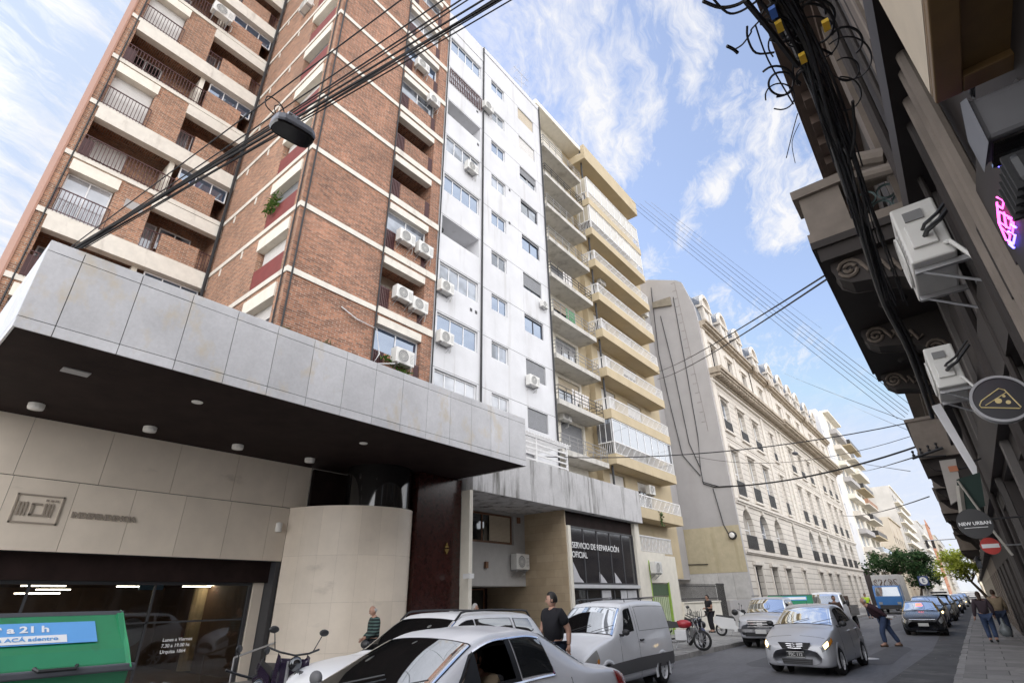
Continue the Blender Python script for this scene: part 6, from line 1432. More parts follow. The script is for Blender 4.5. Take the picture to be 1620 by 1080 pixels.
for s in (1, -1):
    for y in (-2.3, 2.2): wheel(t, s*.95, y, .45, blackp)
    b = MB(); b.box(min(s*.6, s*.9), max(s*.6, s*.9), -3.23, -3.2, .85, 1.05); b.build('headlight', lens, t)
place(t, -6.9, 69, 0, 0, 1.0)
# ================================================================ green recycling containers
gpl = mat('green_plastic', (.012, .21, .085), .42, amp=.12, scale=1.5, stain=(.03, .12, .06), sthr=(.6, .8), coat=.2); gpd = mat('dark_green_edge', (.10, .105, .12), .5)
bluel = mat('label_blue', (.12, .36, .72), .45, amp=.03)
def bin_(label, loc, txt):
    t = thing('recycling_container', label, 'container', local=True); L_ = 2.1
    b = MB(); b.add([(-.6, 0, .2), (.6, 0, .2), (.6, -L_, .2), (-.6, -L_, .2), (-.62, .03, 1.34), (.62, .03, 1.34), (.62, -L_-.03, 1.34), (-.62, -L_-.03, 1.34)], [(0, 1, 2, 3), (0, 1, 5, 4), (1, 2, 6, 5), (2, 3, 7, 6), (3, 0, 4, 7)]); b.build('body', gpl, t, bevel=.03)
    b = MB(); pr = [(-.66, 1.40), (.66, 1.40), (.5, 1.53), (.06, 1.83), (0, 1.85), (-.06, 1.83), (-.5, 1.53)]; b.prism(pr, 'y', -L_-.02, .0); lid = b.build('lid', gpl, t, bevel=.03)
    b = MB(); b.box(-.68, .69, -L_-.06, .05, 1.34, 1.405); b.build('rim', gpd, lid, bevel=.015)
    b = MB(); b.prism([(-.05, 1.835), (.05, 1.835), (.04, 1.872), (-.04, 1.872)], 'y', -L_-.03, .02); b.build('ridge', gpd, lid)
    for y in (-.02, -L_):
        b = MB(); b.prism([(.5, 1.5), (.53, 1.5), (.08, 1.85), (.05, 1.83)], 'y', y-.03, y+.03); b.build('lid_rib', gpl, lid)
    u = Vector((-.44, 0, .30)).normalized(); nrm = Vector((.30, 0, .44)).normalized(); o = Vector((.28, 0, 1.68))
    b = MB(); e = nrm*.012
    A = o-u*.16+e; B = o+u*.16+e; b.poly(A+Vector((0, -.26, 0)), B+Vector((0, -.26, 0)), B+Vector((0, -1.9, 0)), A+Vector((0, -1.9, 0))); lb = b.build('label', bluel, lid)
    rot = rotm((0, 1, 0), u)
    if txt:
        A = o-u*.145+nrm*.016; B = o-u*.035+nrm*.016; b = MB(); b.poly(A+Vector((0, -.51, 0)), B+Vector((0, -.51, 0)), B+Vector((0, -1.9, 0)), A+Vector((0, -1.9, 0))); b.build('white_strip', white, lb)
        fuse('lettering', '9 a 21 h', .13, o+u*.055+nrm*.016+Vector((0, -.645, 0)), rot, white, lb, .001, 'RIGHT', .004); fuse('lettering', 'a ACÁ adentro', .073, o-u*.09+nrm*.02+Vector((0, -.58, 0)), rot, bluel, lb, .001, 'RIGHT', .001)
    else:
        b = MB(); b.poly(*(p+nrm*.005 for p in (o-u*.1+e+Vector((0, -.3, 0)), o+u*.1+e+Vector((0, -.3, 0)), o+u*.1+e+Vector((0, -1.8, 0)), o-u*.1+e+Vector((0, -1.8, 0))))); b.build('white_strip', white, lb)
    b = MB()
    for y in (-.6, -1.3): b.tube([(.66, y-.16, 1.42), (.73, y-.14, 1.40), (.73, y+.14, 1.40), (.66, y+.16, 1.42)], .018, 6)
    b.each('handle', blackp, lid)
    for y in (-.15, -L_+.15):
        for x in (-.5, .5): b = MB(); b.lathe([(.09, -.04), (.1, -.03), (.1, .03), (.09, .04)], 12, (x, y, .1), 'x'); b.build('caster', rubber, t)
    t.location = loc; return t
bin_('green recycling container with blue opening-hours label in the near left corner', (-7.5, 2.33, 0), True)
c2 = bin_('small green container with white stripe between the pickup and the white lorry', (-6.9, 33.6, 0), False); c2.rotation_euler = (0, 0, R(-80))
# ================================================================ motorcycles
def moto(label, col, x, y, rz, z=.15, scoot=False, lean=6, helmet=False):
    t = thing('motor_scooter' if scoot else 'motorcycle', label, 'motorcycle', local=True, group='motorcycles parked on the pavement')
    r = .25 if scoot else .3; wb = .62 if scoot else .66
    for yy in (-wb, wb):
        b = MB(); b.lathe([(r-.075, -.045), (r-.02, -.05), (r, -.02), (r, .02), (r-.02, .05), (r-.075, .045)], 24, (0, yy, r), 'x'); w = b.build('wheel', rubber, t, smooth=True)
        b = MB(); b.lathe([(r-.07, -.03), (r-.08, 0), (r-.07, .03)], 24, (0, yy, r), 'x')
        for i in range(9):
            a = 2*math.pi*i/9; b.tube([(0, yy, r), (0, yy+(r-.075)*math.cos(a), r+(r-.075)*math.sin(a))], .008, 4)
        b.lathe([(.04, -.05), (.04, .05)], 10, (0, yy, r), 'x'); b.build('rim', steel, w)
    pm = col; b = MB()
    for s in (-.07, .07): b.tube([(s, -wb, r), (s, -.42, .88)], .022, 6)
    b.each('front_fork', steel, t); b = MB(); b.tube([(-.36, -.26, 1.03), (-.2, -.36, .98), (0, -.4, .95), (.2, -.36, .98), (.36, -.26, 1.03)], .014, 6); b.build('handlebar', blackp, t)
    for s in (-1, 1):
        b = MB(); b.tube([(s*.26, -.32, 1.0), (s*.33, -.36, 1.2)], .007, 5); b.ball((s*.35, -.36, 1.24), .07, .02, .045, 10, 6); b.build('mirror', blackp, t, smooth=True)
    b = MB(); b.ball((0, -.5, .86), .09, .07, .09, 12, 8); b.build('headlight', gld, t, smooth=True)
    if scoot:
        b = MB(); b.prism([(-.5, .35), (-.42, .9), (-.33, .92), (-.3, .38), (.0, .28), (.0, .2), (-.35, .22)], 'x', -.2, .2); b.build('leg_shield', pm, t, bevel=.06)
        b = MB(); b.prism([(.0, .3), (.05, .62), (.75, .72), (.82, .55), (.55, .35)], 'x', -.16, .16); b.build('rear_fairing', pm, t, bevel=.06); b = MB(); b.prism([(.02, .64), (.05, .74), (.7, .8), (.74, .73)], 'x', -.15, .15); b.build('seat', blackp, t, bevel=.04)
    else:
        b = MB(); b.ball((0, -.12, .78), .15, .28, .13, 12, 8); b.build('fuel_tank', pm, t, smooth=True); b = MB(); b.prism([(.08, .72), (.1, .8), (.75, .88), (.8, .8), (.4, .7)], 'x', -.12, .12); b.build('seat', blackp, t, bevel=.04)
        b = MB(); b.box(-.13, .13, -.2, .2, .28, .6); b.tube([(.12, -.1, .3), (.15, .3, .25), (.16, .75, .36)], .045, 8); b.build('engine', steel, t, bevel=.04); b = MB(); b.tube([(0, -.4, .85), (0, -.2, .6), (0, .2, .35), (0, .65, .3)], .03, 6); b.tube([(0, -.35, .8), (0, .2, .68), (0, .75, .72)], .022, 6); b.tube([(0.1, .3, .6), (.1, .62, .3)], .025, 6); b.build('frame', blackp, t)
        b = MB(); b.prism([(.45, .72), (.85, .84), (.88, .74), (.6, .62)], 'x', -.1, .1); b.build('tail_cover', pm, t, bevel=.03)
    b = MB(); n = 8
    for i in range(n):
        a0, a1 = R(40+100*i/n), R(40+100*(i+1)/n); rr = r+.03
        b.add([(sx, -wb+rr*math.cos(a), r+rr*math.sin(a)) for a in (a0, a1) for sx in (-.06, .06)], [(0, 1, 3, 2)])
    b.build('mudguard', pm, t)
    b = MB(); b.tube([(-.1, .1, .25), (-.28, .2, -.0)], .012, 5); b.build('stand', steel, t)
    if helmet: hb = MB(); hb.ball((0, 0, 0), .15, .17, .14, 14, 9); ho = hb.build('helmet', blackp, None, smooth=True); ho.location = (x+helmet[0], y+helmet[1], z+helmet[2]); tag(ho, helmet[3], 'helmet')
    t.location = (x, y, z); t.rotation_euler = (0, R(lean), R(rz)); t.scale = (1.08,)*3; return t
redp = paint('red_paint', (.42, .02, .03), 0); scb = paint('scooter_black', (.015, .013, .02), .1, .25); scw = paint('scooter_white', (.6, .6, .6), 0); scg = paint('scooter_green', (.02, .06, .05), 0)
moto('black and chrome motorcycle parked between the green container and the white car', scb, -8.0, 3.75, 125, .03)
moto('dark purple scooter with tall mirror parked in front of the handrail', paint('scooter_purple', (.02, .012, .035), .1, .25), -8.6, 4.95, 75, .2, True)
moto('red motorcycle parked just behind the silver van', redp, -8.9, 20.75, 105)
moto('black and blue motorcycle parked by the low graffiti wall', paint('bike_blue', (.02, .03, .09), .2), -9.1, 22.5, 40, helmet=(.35, .0, .75, 'black helmet hanging from the handlebar of the black and blue motorcycle'))
moto('white and dark green scooter parked beyond the other motorcycles', scw, -9.6, 28.9, 100, .15, True, helmet=(0, .3, 1.0, 'black helmet resting on the seat of the white scooter'))
# ================================================================ people
SK = {}
def skinm(n, c): SK[n] = mat('skin_'+n, c, .55, amp=.04); return SK[n]
skin_a = skinm('light', (.46, .27, .2)); skin_b = skinm('tan', (.36, .2, .14))
def cloth(n, c, **k): return mat('cloth_'+n, c, .9, amp=.12, scale=9, **k)
def grow(name, V, E, rad, m, parent, sub=1):
    me = bpy.data.meshes.new(name+'_skeleton'); me.from_pydata([tuple(v) for v in V], E, []); o = bpy.data.objects.new(name+'_skeleton', me); COL.objects.link(o)
    o.modifiers.new('skin', 'SKIN').use_smooth_shade = True
    for i, r in enumerate(rad): me.skin_vertices[0].data[i].radius = (r*1.3, r*1.3); me.skin_vertices[0].data[i].use_root = (i == 0)
    sb = o.modifiers.new('sub', 'SUBSURF'); sb.levels = sub; sb.render_levels = sub
    dg = bpy.context.evaluated_depsgraph_get(); dg.update(); ne = bpy.data.meshes.new_from_object(o.evaluated_get(dg)); bpy.data.objects.remove(o, do_unlink=True)
    b = MB(); b.add([v.co[:] for v in ne.vertices], [tuple(p.vertices) for p in ne.polygons]); bpy.data.meshes.remove(ne)
    return b
BASE = dict(pelvis=(0, 0, .95), spine=(0, .0, 1.13), chest=(0, .0, 1.31), neck=(0, .02, 1.47), head=(0, .0, 1.55),
            shL=(.2, .01, 1.42), elL=(.265, .05, 1.14), wrL=(.265, -.05, .90), shR=(-.2, .01, 1.42), elR=(-.265, .05, 1.14), wrR=(-.265, -.05, .90),
            hipL=(.09, 0, .90), knL=(.10, -.03, .50), anL=(.10, .03, .09), toeL=(.11, -.13, .045), hipR=(-.09, 0, .90), knR=(-.10, -.03, .50), anR=(-.10, .03, .09), toeR=(-.11, -.13, .045))
def person(label, loc, rz, skin, shirt, trousers, hair, shoes, pose={}, s=1.0, sleeves='short', hairlen=.0, bald=False, look=(0, 0), extra=None, group=None):
    t = thing('person', label, 'person', local=True, group=group); J = {k: Vector(v) for k, v in BASE.items()}
    for k, v in pose.items(): J[k] = Vector(v)
    names = ['pelvis', 'spine', 'chest', 'neck', 'head', 'shL', 'elL', 'wrL', 'shR', 'elR', 'wrR', 'hipL', 'knL', 'anL', 'toeL', 'hipR', 'knR', 'anR', 'toeR']; ix = {n: i for i, n in enumerate(names)}
    E = [(ix[a], ix[b]) for a, b in (('pelvis', 'spine'), ('spine', 'chest'), ('chest', 'neck'), ('neck', 'head'), ('chest', 'shL'), ('shL', 'elL'), ('elL', 'wrL'), ('chest', 'shR'), ('shR', 'elR'), ('elR', 'wrR'), ('pelvis', 'hipL'), ('hipL', 'knL'), ('knL', 'anL'), ('anL', 'toeL'), ('pelvis', 'hipR'), ('hipR', 'knR'), ('knR', 'anR'), ('anR', 'toeR'))]
    rad = [.108, .095, .108, .055, .06, .06, .042, .03, .06, .042, .03, .085, .055, .04, .035, .085, .055, .04, .035]
    b = grow('body', [J[n] for n in names], E, rad, skin, t)
    # head with face
    hc = J['head']+Vector((0, -.015, .085)); yaw, pit = look; M = Matrix.Rotation(R(yaw), 3, 'Z') @ Matrix.Rotation(R(pit), 3, 'X'); n, m = 14, 10; V = []
    for i in range(m+1):
        th = math.pi*i/m
        for j in range(n):
            a = 2*math.pi*j/n; x, y, z = .076*math.sin(th)*math.cos(a), .096*math.sin(th)*math.sin(a), .122*math.cos(th)
            if z < -.02: x *= 1-.25*min(1, (-z-.02)/.1); y *= 1-.12*min(1, (-z-.02)/.1) if y < 0 else 1-.3*min(1, (-z-.02)/.1)
            V.append(hc+M @ Vector((x, y, z)))
    b.add(V, [(i*n+j, i*n+(j+1) % n, (i+1)*n+(j+1) % n, (i+1)*n+j) for i in range(m) for j in range(n)])
    def HP(x, y, z): return hc+M @ Vector((x, y, z))
    b.add([HP(0, -.092, .025), HP(.018, -.09, -.022), HP(-.018, -.09, -.022), HP(0, -.122, -.018), HP(0, -.095, -.03)], [(0, 1, 3), (0, 3, 2), (1, 4, 3), (3, 4, 2)])
    for sd2 in (1, -1): b.add([HP(sd2*(.074+.012*(k == 1)), .005+.016*math.cos(a), -.01+.03*math.sin(a)) for k in (0, 1) for a in [2*math.pi*q/6 for q in range(6)]], [(q, (q+1) % 6, 6+(q+1) % 6, 6+q) for q in range(6)]+[(6, 7, 8, 9, 10, 11)])
    for w, e, sg in ((J['wrL'], J['elL'], 1), (J['wrR'], J['elR'], -1)):     # hands
        d = (w-e).normalized(); sdv = d.cross(Vector((0, 1, 0.2))).normalized(); up = d.cross(sdv).normalized(); pc = w+d*.055
        b.tube([w-d*.01, w+d*.03, w+d*.085], .032, 8, .036)
        for k in range(4):
            f0 = w+d*.085+up*(.024-.016*k); l = (.062, .072, .068, .052)[k]; b.tube([f0, f0+d*l*.5+sdv*.006*sg, f0+d*l*.85+sdv*.03*sg], .0095, 6, .0075)
        f0 = w+d*.03+up*.03; b.tube([f0, f0+d*.03+up*.025, f0+d*.06+up*.03+sdv*.012], .011, 6, .008)
    bd = b.build('body', skin, t, smooth=True)
    f = MB()
    for sd2 in (1, -1): f.ball(HP(sd2*.03, -.086, .018), .011, .006, .006, 8, 5); f.tube([HP(sd2*.015, -.094, .04), HP(sd2*.045, -.085, .042)], .004, 4)
    f.tube([HP(-.022, -.089, -.058), HP(0, -.093, -.06), HP(.022, -.089, -.058)], .004, 4); f.build('eyes_and_brows', blackp, bd)
    # shirt
    al = {'short': .62, 'long': .97}[sleeves]
    def on(a, c, k): return J[a]+(J[c]-J[a])*k
    nm = [J['pelvis']+Vector((0, 0, -.03)), J['spine'], J['chest'], on('chest', 'neck', .72)]; ed = [(0, 1), (1, 2), (2, 3)]; rd = [.15, .142, .155, .08]
    for sd2 in 'LR':
        i = len(nm); nm += [J['sh'+sd2]]; rd += [.082]; ed.append((2, i))
        if sleeves == 'short': nm.append(on('sh'+sd2, 'el'+sd2, .7)); rd.append(.074); ed.append((i, i+1))
        else: nm += [J['el'+sd2], on('el'+sd2, 'wr'+sd2, .93)]; rd += [.06, .044]; ed += [(i, i+1), (i+1, i+2)]
    grow('shirt', nm, ed, rd, shirt, t).build('shirt', shirt, t, smooth=True)
    nm = [J['pelvis']+Vector((0, 0, .02))]; ed = []; rd = [.137]
    for sd2 in 'LR':
        i = len(nm); nm += [J['hip'+sd2], J['kn'+sd2], on('kn'+sd2, 'an'+sd2, .93)]; rd += [.1, .075, .062]; ed += [(0, i), (i, i+1), (i+1, i+2)]
    grow('trousers', nm, ed, rd, trousers, t).build('trousers', trousers, t, smooth=True)
    for sd2 in 'LR':
        a, e = J['an'+sd2], J['toe'+sd2]; d = (e-a); d.z = 0; d = d.normalized() if d.length > .01 else Vector((0, -1, 0)); q = MB(); q.tube([a-d*.06+Vector((0, 0, -.045)), a+d*.05+Vector((0, 0, -.04)), a+d*.15+Vector((0, 0, -.055)), a+d*.19+Vector((0, 0, -.06))], .048, 8, .03); q.build('shoe', shoes, t, smooth=True)
    if not bald:
        h = MB(); n, m = 14, 8; V = []
        for i in range(m+1):
            th = R(112)*i/m
            for j in range(n):
                a = 2*math.pi*j/n; fr_ = math.sin(a) < -.3 and th > R(55); k = 1.11 if not fr_ else .9
                V.append(HP(.078*k*math.sin(th)*math.cos(a), .1*k*math.sin(th)*math.sin(a)+.004, .125*1.09*math.cos(th)+.006))
        h.add(V, [(i*n+j, i*n+(j+1) % n, (i+1)*n+(j+1) % n, (i+1)*n+j) for i in range(m) for j in range(n)])
        if hairlen: h.tube([HP(0, .05, .04), HP(0, .085, -.06), HP(0, .1, -.14), HP(0, .1, -.14-hairlen)], .075, 10, .05)
        h.build('hair', hair, t, smooth=True)
    else:
        h = MB()
        for sd2 in (1, -1): h.ball(HP(sd2*.055, .04, .0), .03, .06, .05, 8, 6)
        h.build('hair', hair, t, smooth=True)
    t.location = loc; t.rotation_euler = (0, 0, R(rz)); t.scale = (s, s, s); return t
hk = mat('hair_black', (.012, .01, .009), .6); hb_ = mat('hair_brown', (.05, .025, .015), .6); hg = mat('hair_grey', (.42, .41, .4), .7)
ck = cloth('black', (.012, .012, .016)); cj = cloth('jeans', (.045, .07, .14)); cd = cloth('dark_jeans', (.02, .03, .06)); cbr = cloth('brown', (.055, .03, .022)); cmar = cloth('maroon', (.045, .02, .028)); cbg = cloth('beige', (.3, .23, .15)); cgr = cloth('grey', (.1, .1, .1)); cnv = cloth('navy', (.02, .025, .05))
stripes = cloth('striped', (.012, .022, .024)); 
def make_stripes(m, c2, sc):
    N = m.node_tree.nodes; L = m.node_tree.links; b = N['Principled BSDF']; tc = N.new('ShaderNodeTexCoord'); w = N.new('ShaderNodeTexWave'); w.bands_direction = 'Z'; w.inputs['Scale'].default_value = sc; w.inputs['Distortion'].default_value = .4
    L.new(tc.outputs['Object'], w.inputs['Vector']); r_ = N.new('ShaderNodeValToRGB'); r_.color_ramp.elements[0].position = .55; r_.color_ramp.elements[1].position = .75; L.new(w.outputs[0], r_.inputs[0]); mx = N.new('ShaderNodeMix'); mx.data_type = 'RGBA'
    src = b.inputs['Base Color'].links[0].from_socket; L.new(r_.outputs[0], mx.inputs['Factor']); L.new(src, mx.inputs['A']); mx.inputs['B'].default_value = (*c2, 1); L.new(mx.outputs['Result'], b.inputs['Base Color'])
make_stripes(stripes, (.09, .15, .14), 4.2); floral = cloth('floral', (.03, .022, .028), fine=.8); make_stripes(floral, (.1, .07, .085), 9)
WALK = dict(knL=(.10, -.2, .52), anL=(.1, -.22, .12), toeL=(.11, -.37, .09), knR=(-.1, .06, .50), anR=(-.1, .28, .14), toeR=(-.11, .14, .06), elL=(.24, .15, 1.16), wrL=(.25, .12, .92), elR=(-.24, -.06, 1.15), wrR=(-.24, -.26, .99))
p = gy(868, 938, 9.95); person('young man in a black T-shirt walking between the white car and the silver van', (-6.98, 9.95, 0), -15, skin_a, ck, cd, hk, blackp, WALK, 1.15, look=(-35, 4))
p = gx(594, 958, -12.05); person('white-haired man in a dark striped shirt looking down beside the curved column', (-12.05, p.y, .15), -25, skin_a, stripes, ck, hg, blackp, dict(wrL=(.1, -.22, 1.02), wrR=(-.12, -.22, 1.0), elL=(.26, .0, 1.14), elR=(-.26, .0, 1.14), head=(0, -.04, 1.54)), .96, 'long', bald=True, look=(10, 22))
p = gx(714, 966, -11.4); person('grey-haired man mostly hidden behind the white car roof', (-11.4, p.y, .15), 70, skin_a, cgr, cd, hg, blackp, {}, (p.z-.15+.02)/1.76, 'long')
p = gx(749, 955, -11.5); person('older man passing the dark entrance behind the white car', (-11.5, p.y+.05, .15), 120, skin_b, cgr, cd, hg, blackp, {}, (p.z-.15+.01)/1.76, 'long')
p = gx(1117, 934, -11.6); person('man in black standing by the iron fence behind the parked motorcycles', (-11.6, p.y, .15), -40, skin_b, ck, ck, hk, blackp, dict(wrL=(.02, -.24, 1.12), elL=(.26, .02, 1.14)), 1.02)
LEAN = dict(pelvis=(0, .08, .94), spine=(0, -.02, 1.1), chest=(0, -.2, 1.24), neck=(0, -.33, 1.35), head=(0, -.40, 1.41), shL=(.185, -.27, 1.34), shR=(-.185, -.27, 1.34), elL=(.25, .0, 1.12), wrL=(.22, .2, .98), elR=(-.25, -.2, 1.08), wrR=(-.2, -.05, .92), hipL=(.09, .08, .9), hipR=(-.09, .08, .9), knL=(.12, -.1, .5), anL=(.14, -.1, .09), toeL=(.16, -.27, .045), knR=(-.12, .22, .5), anR=(-.16, .42, .09), toeR=(-.17, .26, .045))
pm_ = person('man in maroon jacket and jeans leaning forward in the road beside the taxi', (-3.35, 27.4, 0), -72, skin_a, cmar, cj, hg, MATS['brown_crate'], LEAN, 1.06, 'long', bald=True, look=(0, 10))
person('worker in a yellow-green safety vest standing beyond the white lorry', (-7.5, 56, 0), 20, skin_b, mat('hivis', (.42, .62, .03), .7, emit=.0), cnv, hk, blackp, {}, 1.05, look=(0, 10))
p = gy(1317, 941, 32.0); person('man in a brown jacket standing before the white lorry windscreen', (p.x, 32.0, 0), 30, skin_b, cbr, cnv, hk, blackp, {}, (p.z)/1.77, 'long')
wl = dict(WALK); wl.update(wrR=(-.3, .0, .86), elR=(-.27, .04, 1.13))
person('dark-haired woman in a patterned top and blue jeans walking away with a bag', (-.08, 28.6, .15), 183, skin_a, floral, cj, hb_, blackp, dict(knL=(.1, -.1, .5), anL=(.1, .0, .1), toeL=(.1, -.16, .05), knR=(-.1, -.02, .5), anR=(-.08, .16, .12), toeR=(-.08, .02, .045), wrL=(.34, -.02, .86), elL=(.28, .05, 1.12)), .97, 'long', .12)
person('pedestrian in a beige jacket walking just ahead of the woman with the bag', (.42, 31.5, .15), 178, skin_a, cbg, cd, hb_, blackp, WALK, 1.0, 'long')
b = MB(); b.lathe([(.02, .62), (.06, .5), (.05, .44), (.15, .3), (.2, .14), (.14, .02), (.001, 0)], 12, (0, 0, 0)); bg_ = b.build('carrier_bag', mat('grey_plastic_bag', (.17, .19, .2), .35, amp=.25, scale=8), None, smooth=True); bg_.location = (.34, 28.55, .35); tag(bg_, 'grey plastic carrier bag held by the woman with patterned top', 'bag')
b = MB(); p0 = Vector((-3.35, 27.4, 0)); b.poly((-.02, 0, 0), (.2, .03, -.03), (.24, .02, .06), (.03, 0, .09)); b.poly((.2, .03, -.03), (.3, .1, -.0), (.32, .1, .07), (.24, .02, .06)); pp_ = b.build('paper_sheet', white, None); pp_.location = (-3.12, 27.2, 1.0); tag(pp_, 'white folded paper in the hand of the leaning man', 'paper')
# driver sitting in the sedan
SIT = dict(pelvis=(0, .1, .45), spine=(0, .12, .63), chest=(0, .14, .82), neck=(0, .12, .98), head=(0, .09, 1.05), shL=(.185, .13, .93), shR=(-.185, .13, .93), elL=(.25, -.08, .72), wrL=(.16, -.32, .78), elR=(-.25, -.08, .72), wrR=(-.16, -.32, .78), hipL=(.09, .05, .42), knL=(.12, -.38, .5), anL=(.12, -.6, .15), toeL=(.12, -.75, .12), hipR=(-.09, .05, .42), knR=(-.12, -.38, .5), anR=(-.12, -.6, .15), toeR=(-.12, -.75, .12))
D0 = sedan.matrix_basis @ Vector((.40, .06, .17)); person('driver in a pale shirt sitting at the open window of the foreground sedan', D0, sedan.rotation_euler.z*180/math.pi, skin_b, cbg, cd, hk, blackp, SIT, 1.04)
# ================================================================ trees
def leafmat(name, c1, c2):
    m = bpy.data.materials.new(name); m.use_nodes = True; N = m.node_tree.nodes; L = m.node_tree.links; N.clear(); MATS[name] = m
    out = N.new('ShaderNodeOutputMaterial'); d = N.new('ShaderNodeBsdfDiffuse'); tr = N.new('ShaderNodeBsdfTranslucent'); g = N.new('ShaderNodeNewGeometry'); mx = N.new('ShaderNodeMix'); mx.data_type = 'RGBA'
    L.new(g.outputs['Random Per Island'], mx.inputs['Factor']); mx.inputs['A'].default_value = (*c1, 1); mx.inputs['B'].default_value = (*c2, 1); L.new(mx.outputs['Result'], d.inputs[0]); L.new(mx.outputs['Result'], tr.inputs[0])
    ms = N.new('ShaderNodeMixShader'); ms.inputs[0].default_value = .4; L.new(d.outputs[0], ms.inputs[1]); L.new(tr.outputs[0], ms.inputs[2]); L.new(ms.outputs[0], out.inputs[0]); return m
bark = mat('bark', (.1, .075, .055), .9, amp=.3, scale=5)
def tree(label, base, cc, rr, lm, n, seed, leaf=.17, clumps=45):
    random.seed(seed); t = thing('street_tree', label, 'tree', base); b = MB(); base = Vector(base); cc = Vector(cc)
    fork = base.lerp(cc, .55); b.tube([base, base.lerp(fork, .5)+Vector((.1, .1, 0)), fork], .26, 8, .17); cl = []
    for k in range(clumps):
        while True:
            d = Vector((random.uniform(-1, 1), random.uniform(-1, 1), random.uniform(-1, 1)))
            if .3 < d.length < 1: break
        c = cc+Vector((d.x*rr[0], d.y*rr[1], d.z*rr[2])); cl.append((c, random.uniform(.45, .95)))
    for c, r in cl[:12]: b.tube([fork, fork.lerp(c, .5)+Vector((0, 0, .3)), c], .09, 5, .02)
    b.build('trunk', bark, t); m_ = MB()
    for i in range(n):
        c, r = random.choice(cl); d = Vector((random.gauss(0, 1), random.gauss(0, 1), random.gauss(0, .7)))*r*.55; p = c+d
        u = Vector((random.uniform(-1, 1), random.uniform(-1, 1), random.uniform(-.6, .6))).normalized(); w = u.cross(Vector((random.uniform(-1, 1), random.uniform(-1, 1), 1))).normalized(); l = leaf*random.uniform(.6, 1.4)
        m_.poly(p-u*l, p+w*l*.5, p+u*l, p-w*l*.5)
    m_.build('crown', lm, t); return t
dkl = leafmat('dark_leaf', (.025, .06, .028), (.08, .13, .055)); lml = leafmat('lime_leaf', (.26, .33, .04), (.5, .52, .12))
tree('dark green broad tree beside the blue lorry', (-9.0, 78, .15), (-6.3, 76, 4.9), (3.0, 3.4, 1.2), dkl, 3800, 3, .18, 38)
tree('bright yellow-green sunlit tree standing farther along the street', (1.0, 112, .15), (-1.6, 110, 5.4), (3.1, 3.2, 2.4), lml, 4200, 5, .2, 38)
tree('small dark tree behind the yellow-green tree', (-8.6, 125, .15), (-7.0, 125, 4.4), (2.6, 3, 1.9), dkl, 3500, 8, .2, 40)
random.seed(21)
def plant(label, c, r, n, lm, droop=0):
    m_ = MB()
    for i in range(n):
        p = Vector(c)+Vector((random.gauss(0, r[0]), random.gauss(0, r[1]), random.gauss(0, r[2])-droop*abs(random.gauss(0, 1)))); u = Vector((random.uniform(-1, 1), random.uniform(-1, 1), random.uniform(-1, .6))).normalized(); w = u.cross(Vector((.3, .5, 1))).normalized(); l = random.uniform(.07, .16); m_.poly(p-u*l, p+w*l*.3, p+u*l, p-w*l*.3)
    tag(m_.build('balcony_plant', lm), label, 'plant')
gpl2 = leafmat('fern_leaf', (.05, .12, .03), (.13, .2, .05))
p = gy(432, 318, 6.6); plant('feathery green plant spilling over the red panel of the brick side wall', (p.x, 6.6, p.z), (.3, .06, .16), 130, gpl2, .2)
p = gx(638, 592, -14.8); plant('bushy green plant below the lowest air conditioner of the brick tower', (-14.85, p.y, p.z), (.08, .3, .18), 90, gpl2)
p = gx(612, 567, -14.85); plant('small green plant at the left end of the lowest brick balcony', (-14.9, p.y+.1, p.z), (.06, .2, .08), 40, gpl2)
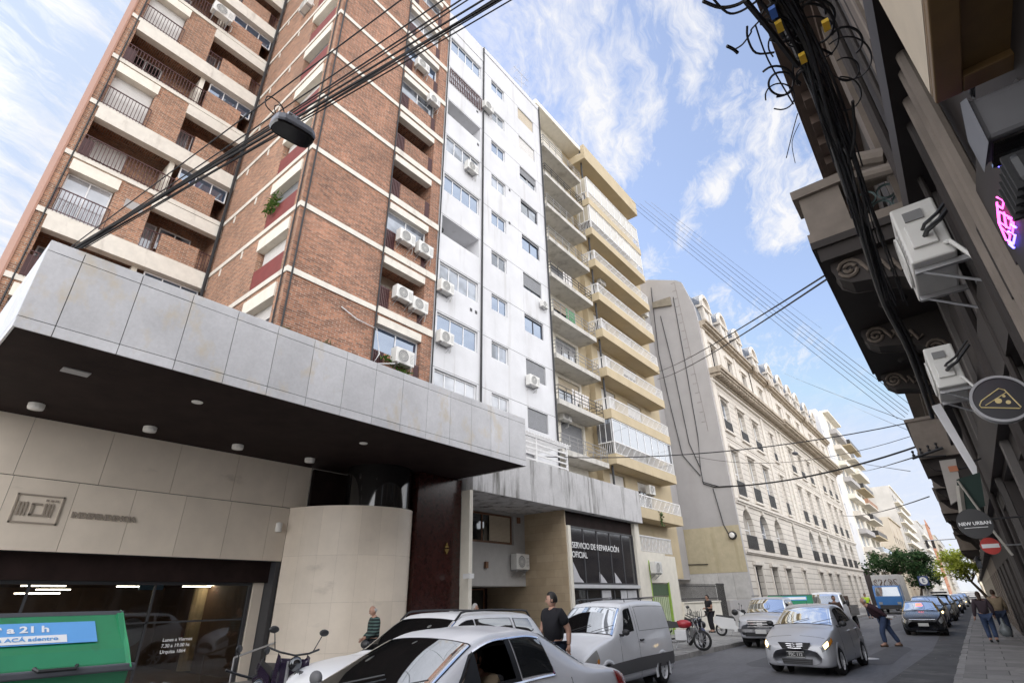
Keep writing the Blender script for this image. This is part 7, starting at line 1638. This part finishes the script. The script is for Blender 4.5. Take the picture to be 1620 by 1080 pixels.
for i, (px, py, l) in enumerate(((455, 512, 'dry tuft of weed growing on the left part of the marble canopy edge'), (515, 530, 'dry tuft of weed growing on the middle of the marble canopy edge'))):
    p = gx(px, py, -10.2); plant(l, (-10.2, p.y, 7.3), (.05, .12, .06), 22, leafmat('dry_weed%d' % i, (.16, .13, .08), (.25, .2, .12)))
# ================================================================ street furniture
t = thing('traffic_light', 'dark traffic signal on a long arm in front of the yellow-green tree', 'traffic light', (.2, 100, .15)); A = gy(1550, 849, 100); B = gy(1462, 855, 100)
b = MB(); b.tube([(A.x+.3, 100, .15), (A.x+.3, 100, A.z-.4), (A.x, 100, A.z), B], .08, 8); b.build('pole', steel, t)
for i, px in enumerate((1466, 1476)):
    p = gy(px, 858, 99.8); b = MB(); b.box(p.x-.17, p.x+.17, 99.7, 99.95, p.z-.75, p.z+.35); hd = b.build('signal_head', blackp, t, bevel=.04); b = MB()
    for z in (.15, -.2, -.55): b.lathe([(.12, -.12), (.12, 0), (.001, .02)], 12, (p.x, 99.69, p.z+z), 'y')
    b.build('lens', blackg, hd)
p = gy(1461, 918, 84); t = thing('parking_sign', 'round white parking sign with a letter E on a post by the far kerb', 'sign', (p.x, 84, .15)); b = MB(); b.box(p.x-.5, p.x+.5, 83.98, 84.02, p.z-.5, p.z+.5); b.build('board', mat('sign_blue', (.05, .08, .2), .5), t)
b = MB(); b.lathe([(.001, -.03), (.4, -.03), (.4, -.02)], 20, (p.x, 84, p.z), 'y'); b.build('disc', white, t); fuse('lettering', 'E', .6, (p.x, 83.96, p.z), FACE_MY, MATS['sign_blue'], t, .002, 'CENTER', .01); b = MB(); b.tube([(p.x, 84.05, .15), (p.x, 84.05, p.z)], .05, 6); b.build('post', steel, t)
random.seed(4); b = MB()
for i in range(70):
    x, y = random.uniform(-2.2, -1.1), random.uniform(4, 60); l = random.uniform(.02, .07); a = random.uniform(0, 6); b.poly((x, y, .008), (x+l*math.cos(a), y+l*math.sin(a), .01), (x+l*math.cos(a)-l*.5*math.sin(a), y+l*math.sin(a)+l*.5*math.cos(a), .012))
lt = b.build('litter', mat('litter_pale', (.4, .36, .28), .9)); lt['kind'] = 'stuff'; lt['label'] = 'scattered leaves and scraps along the gutter'
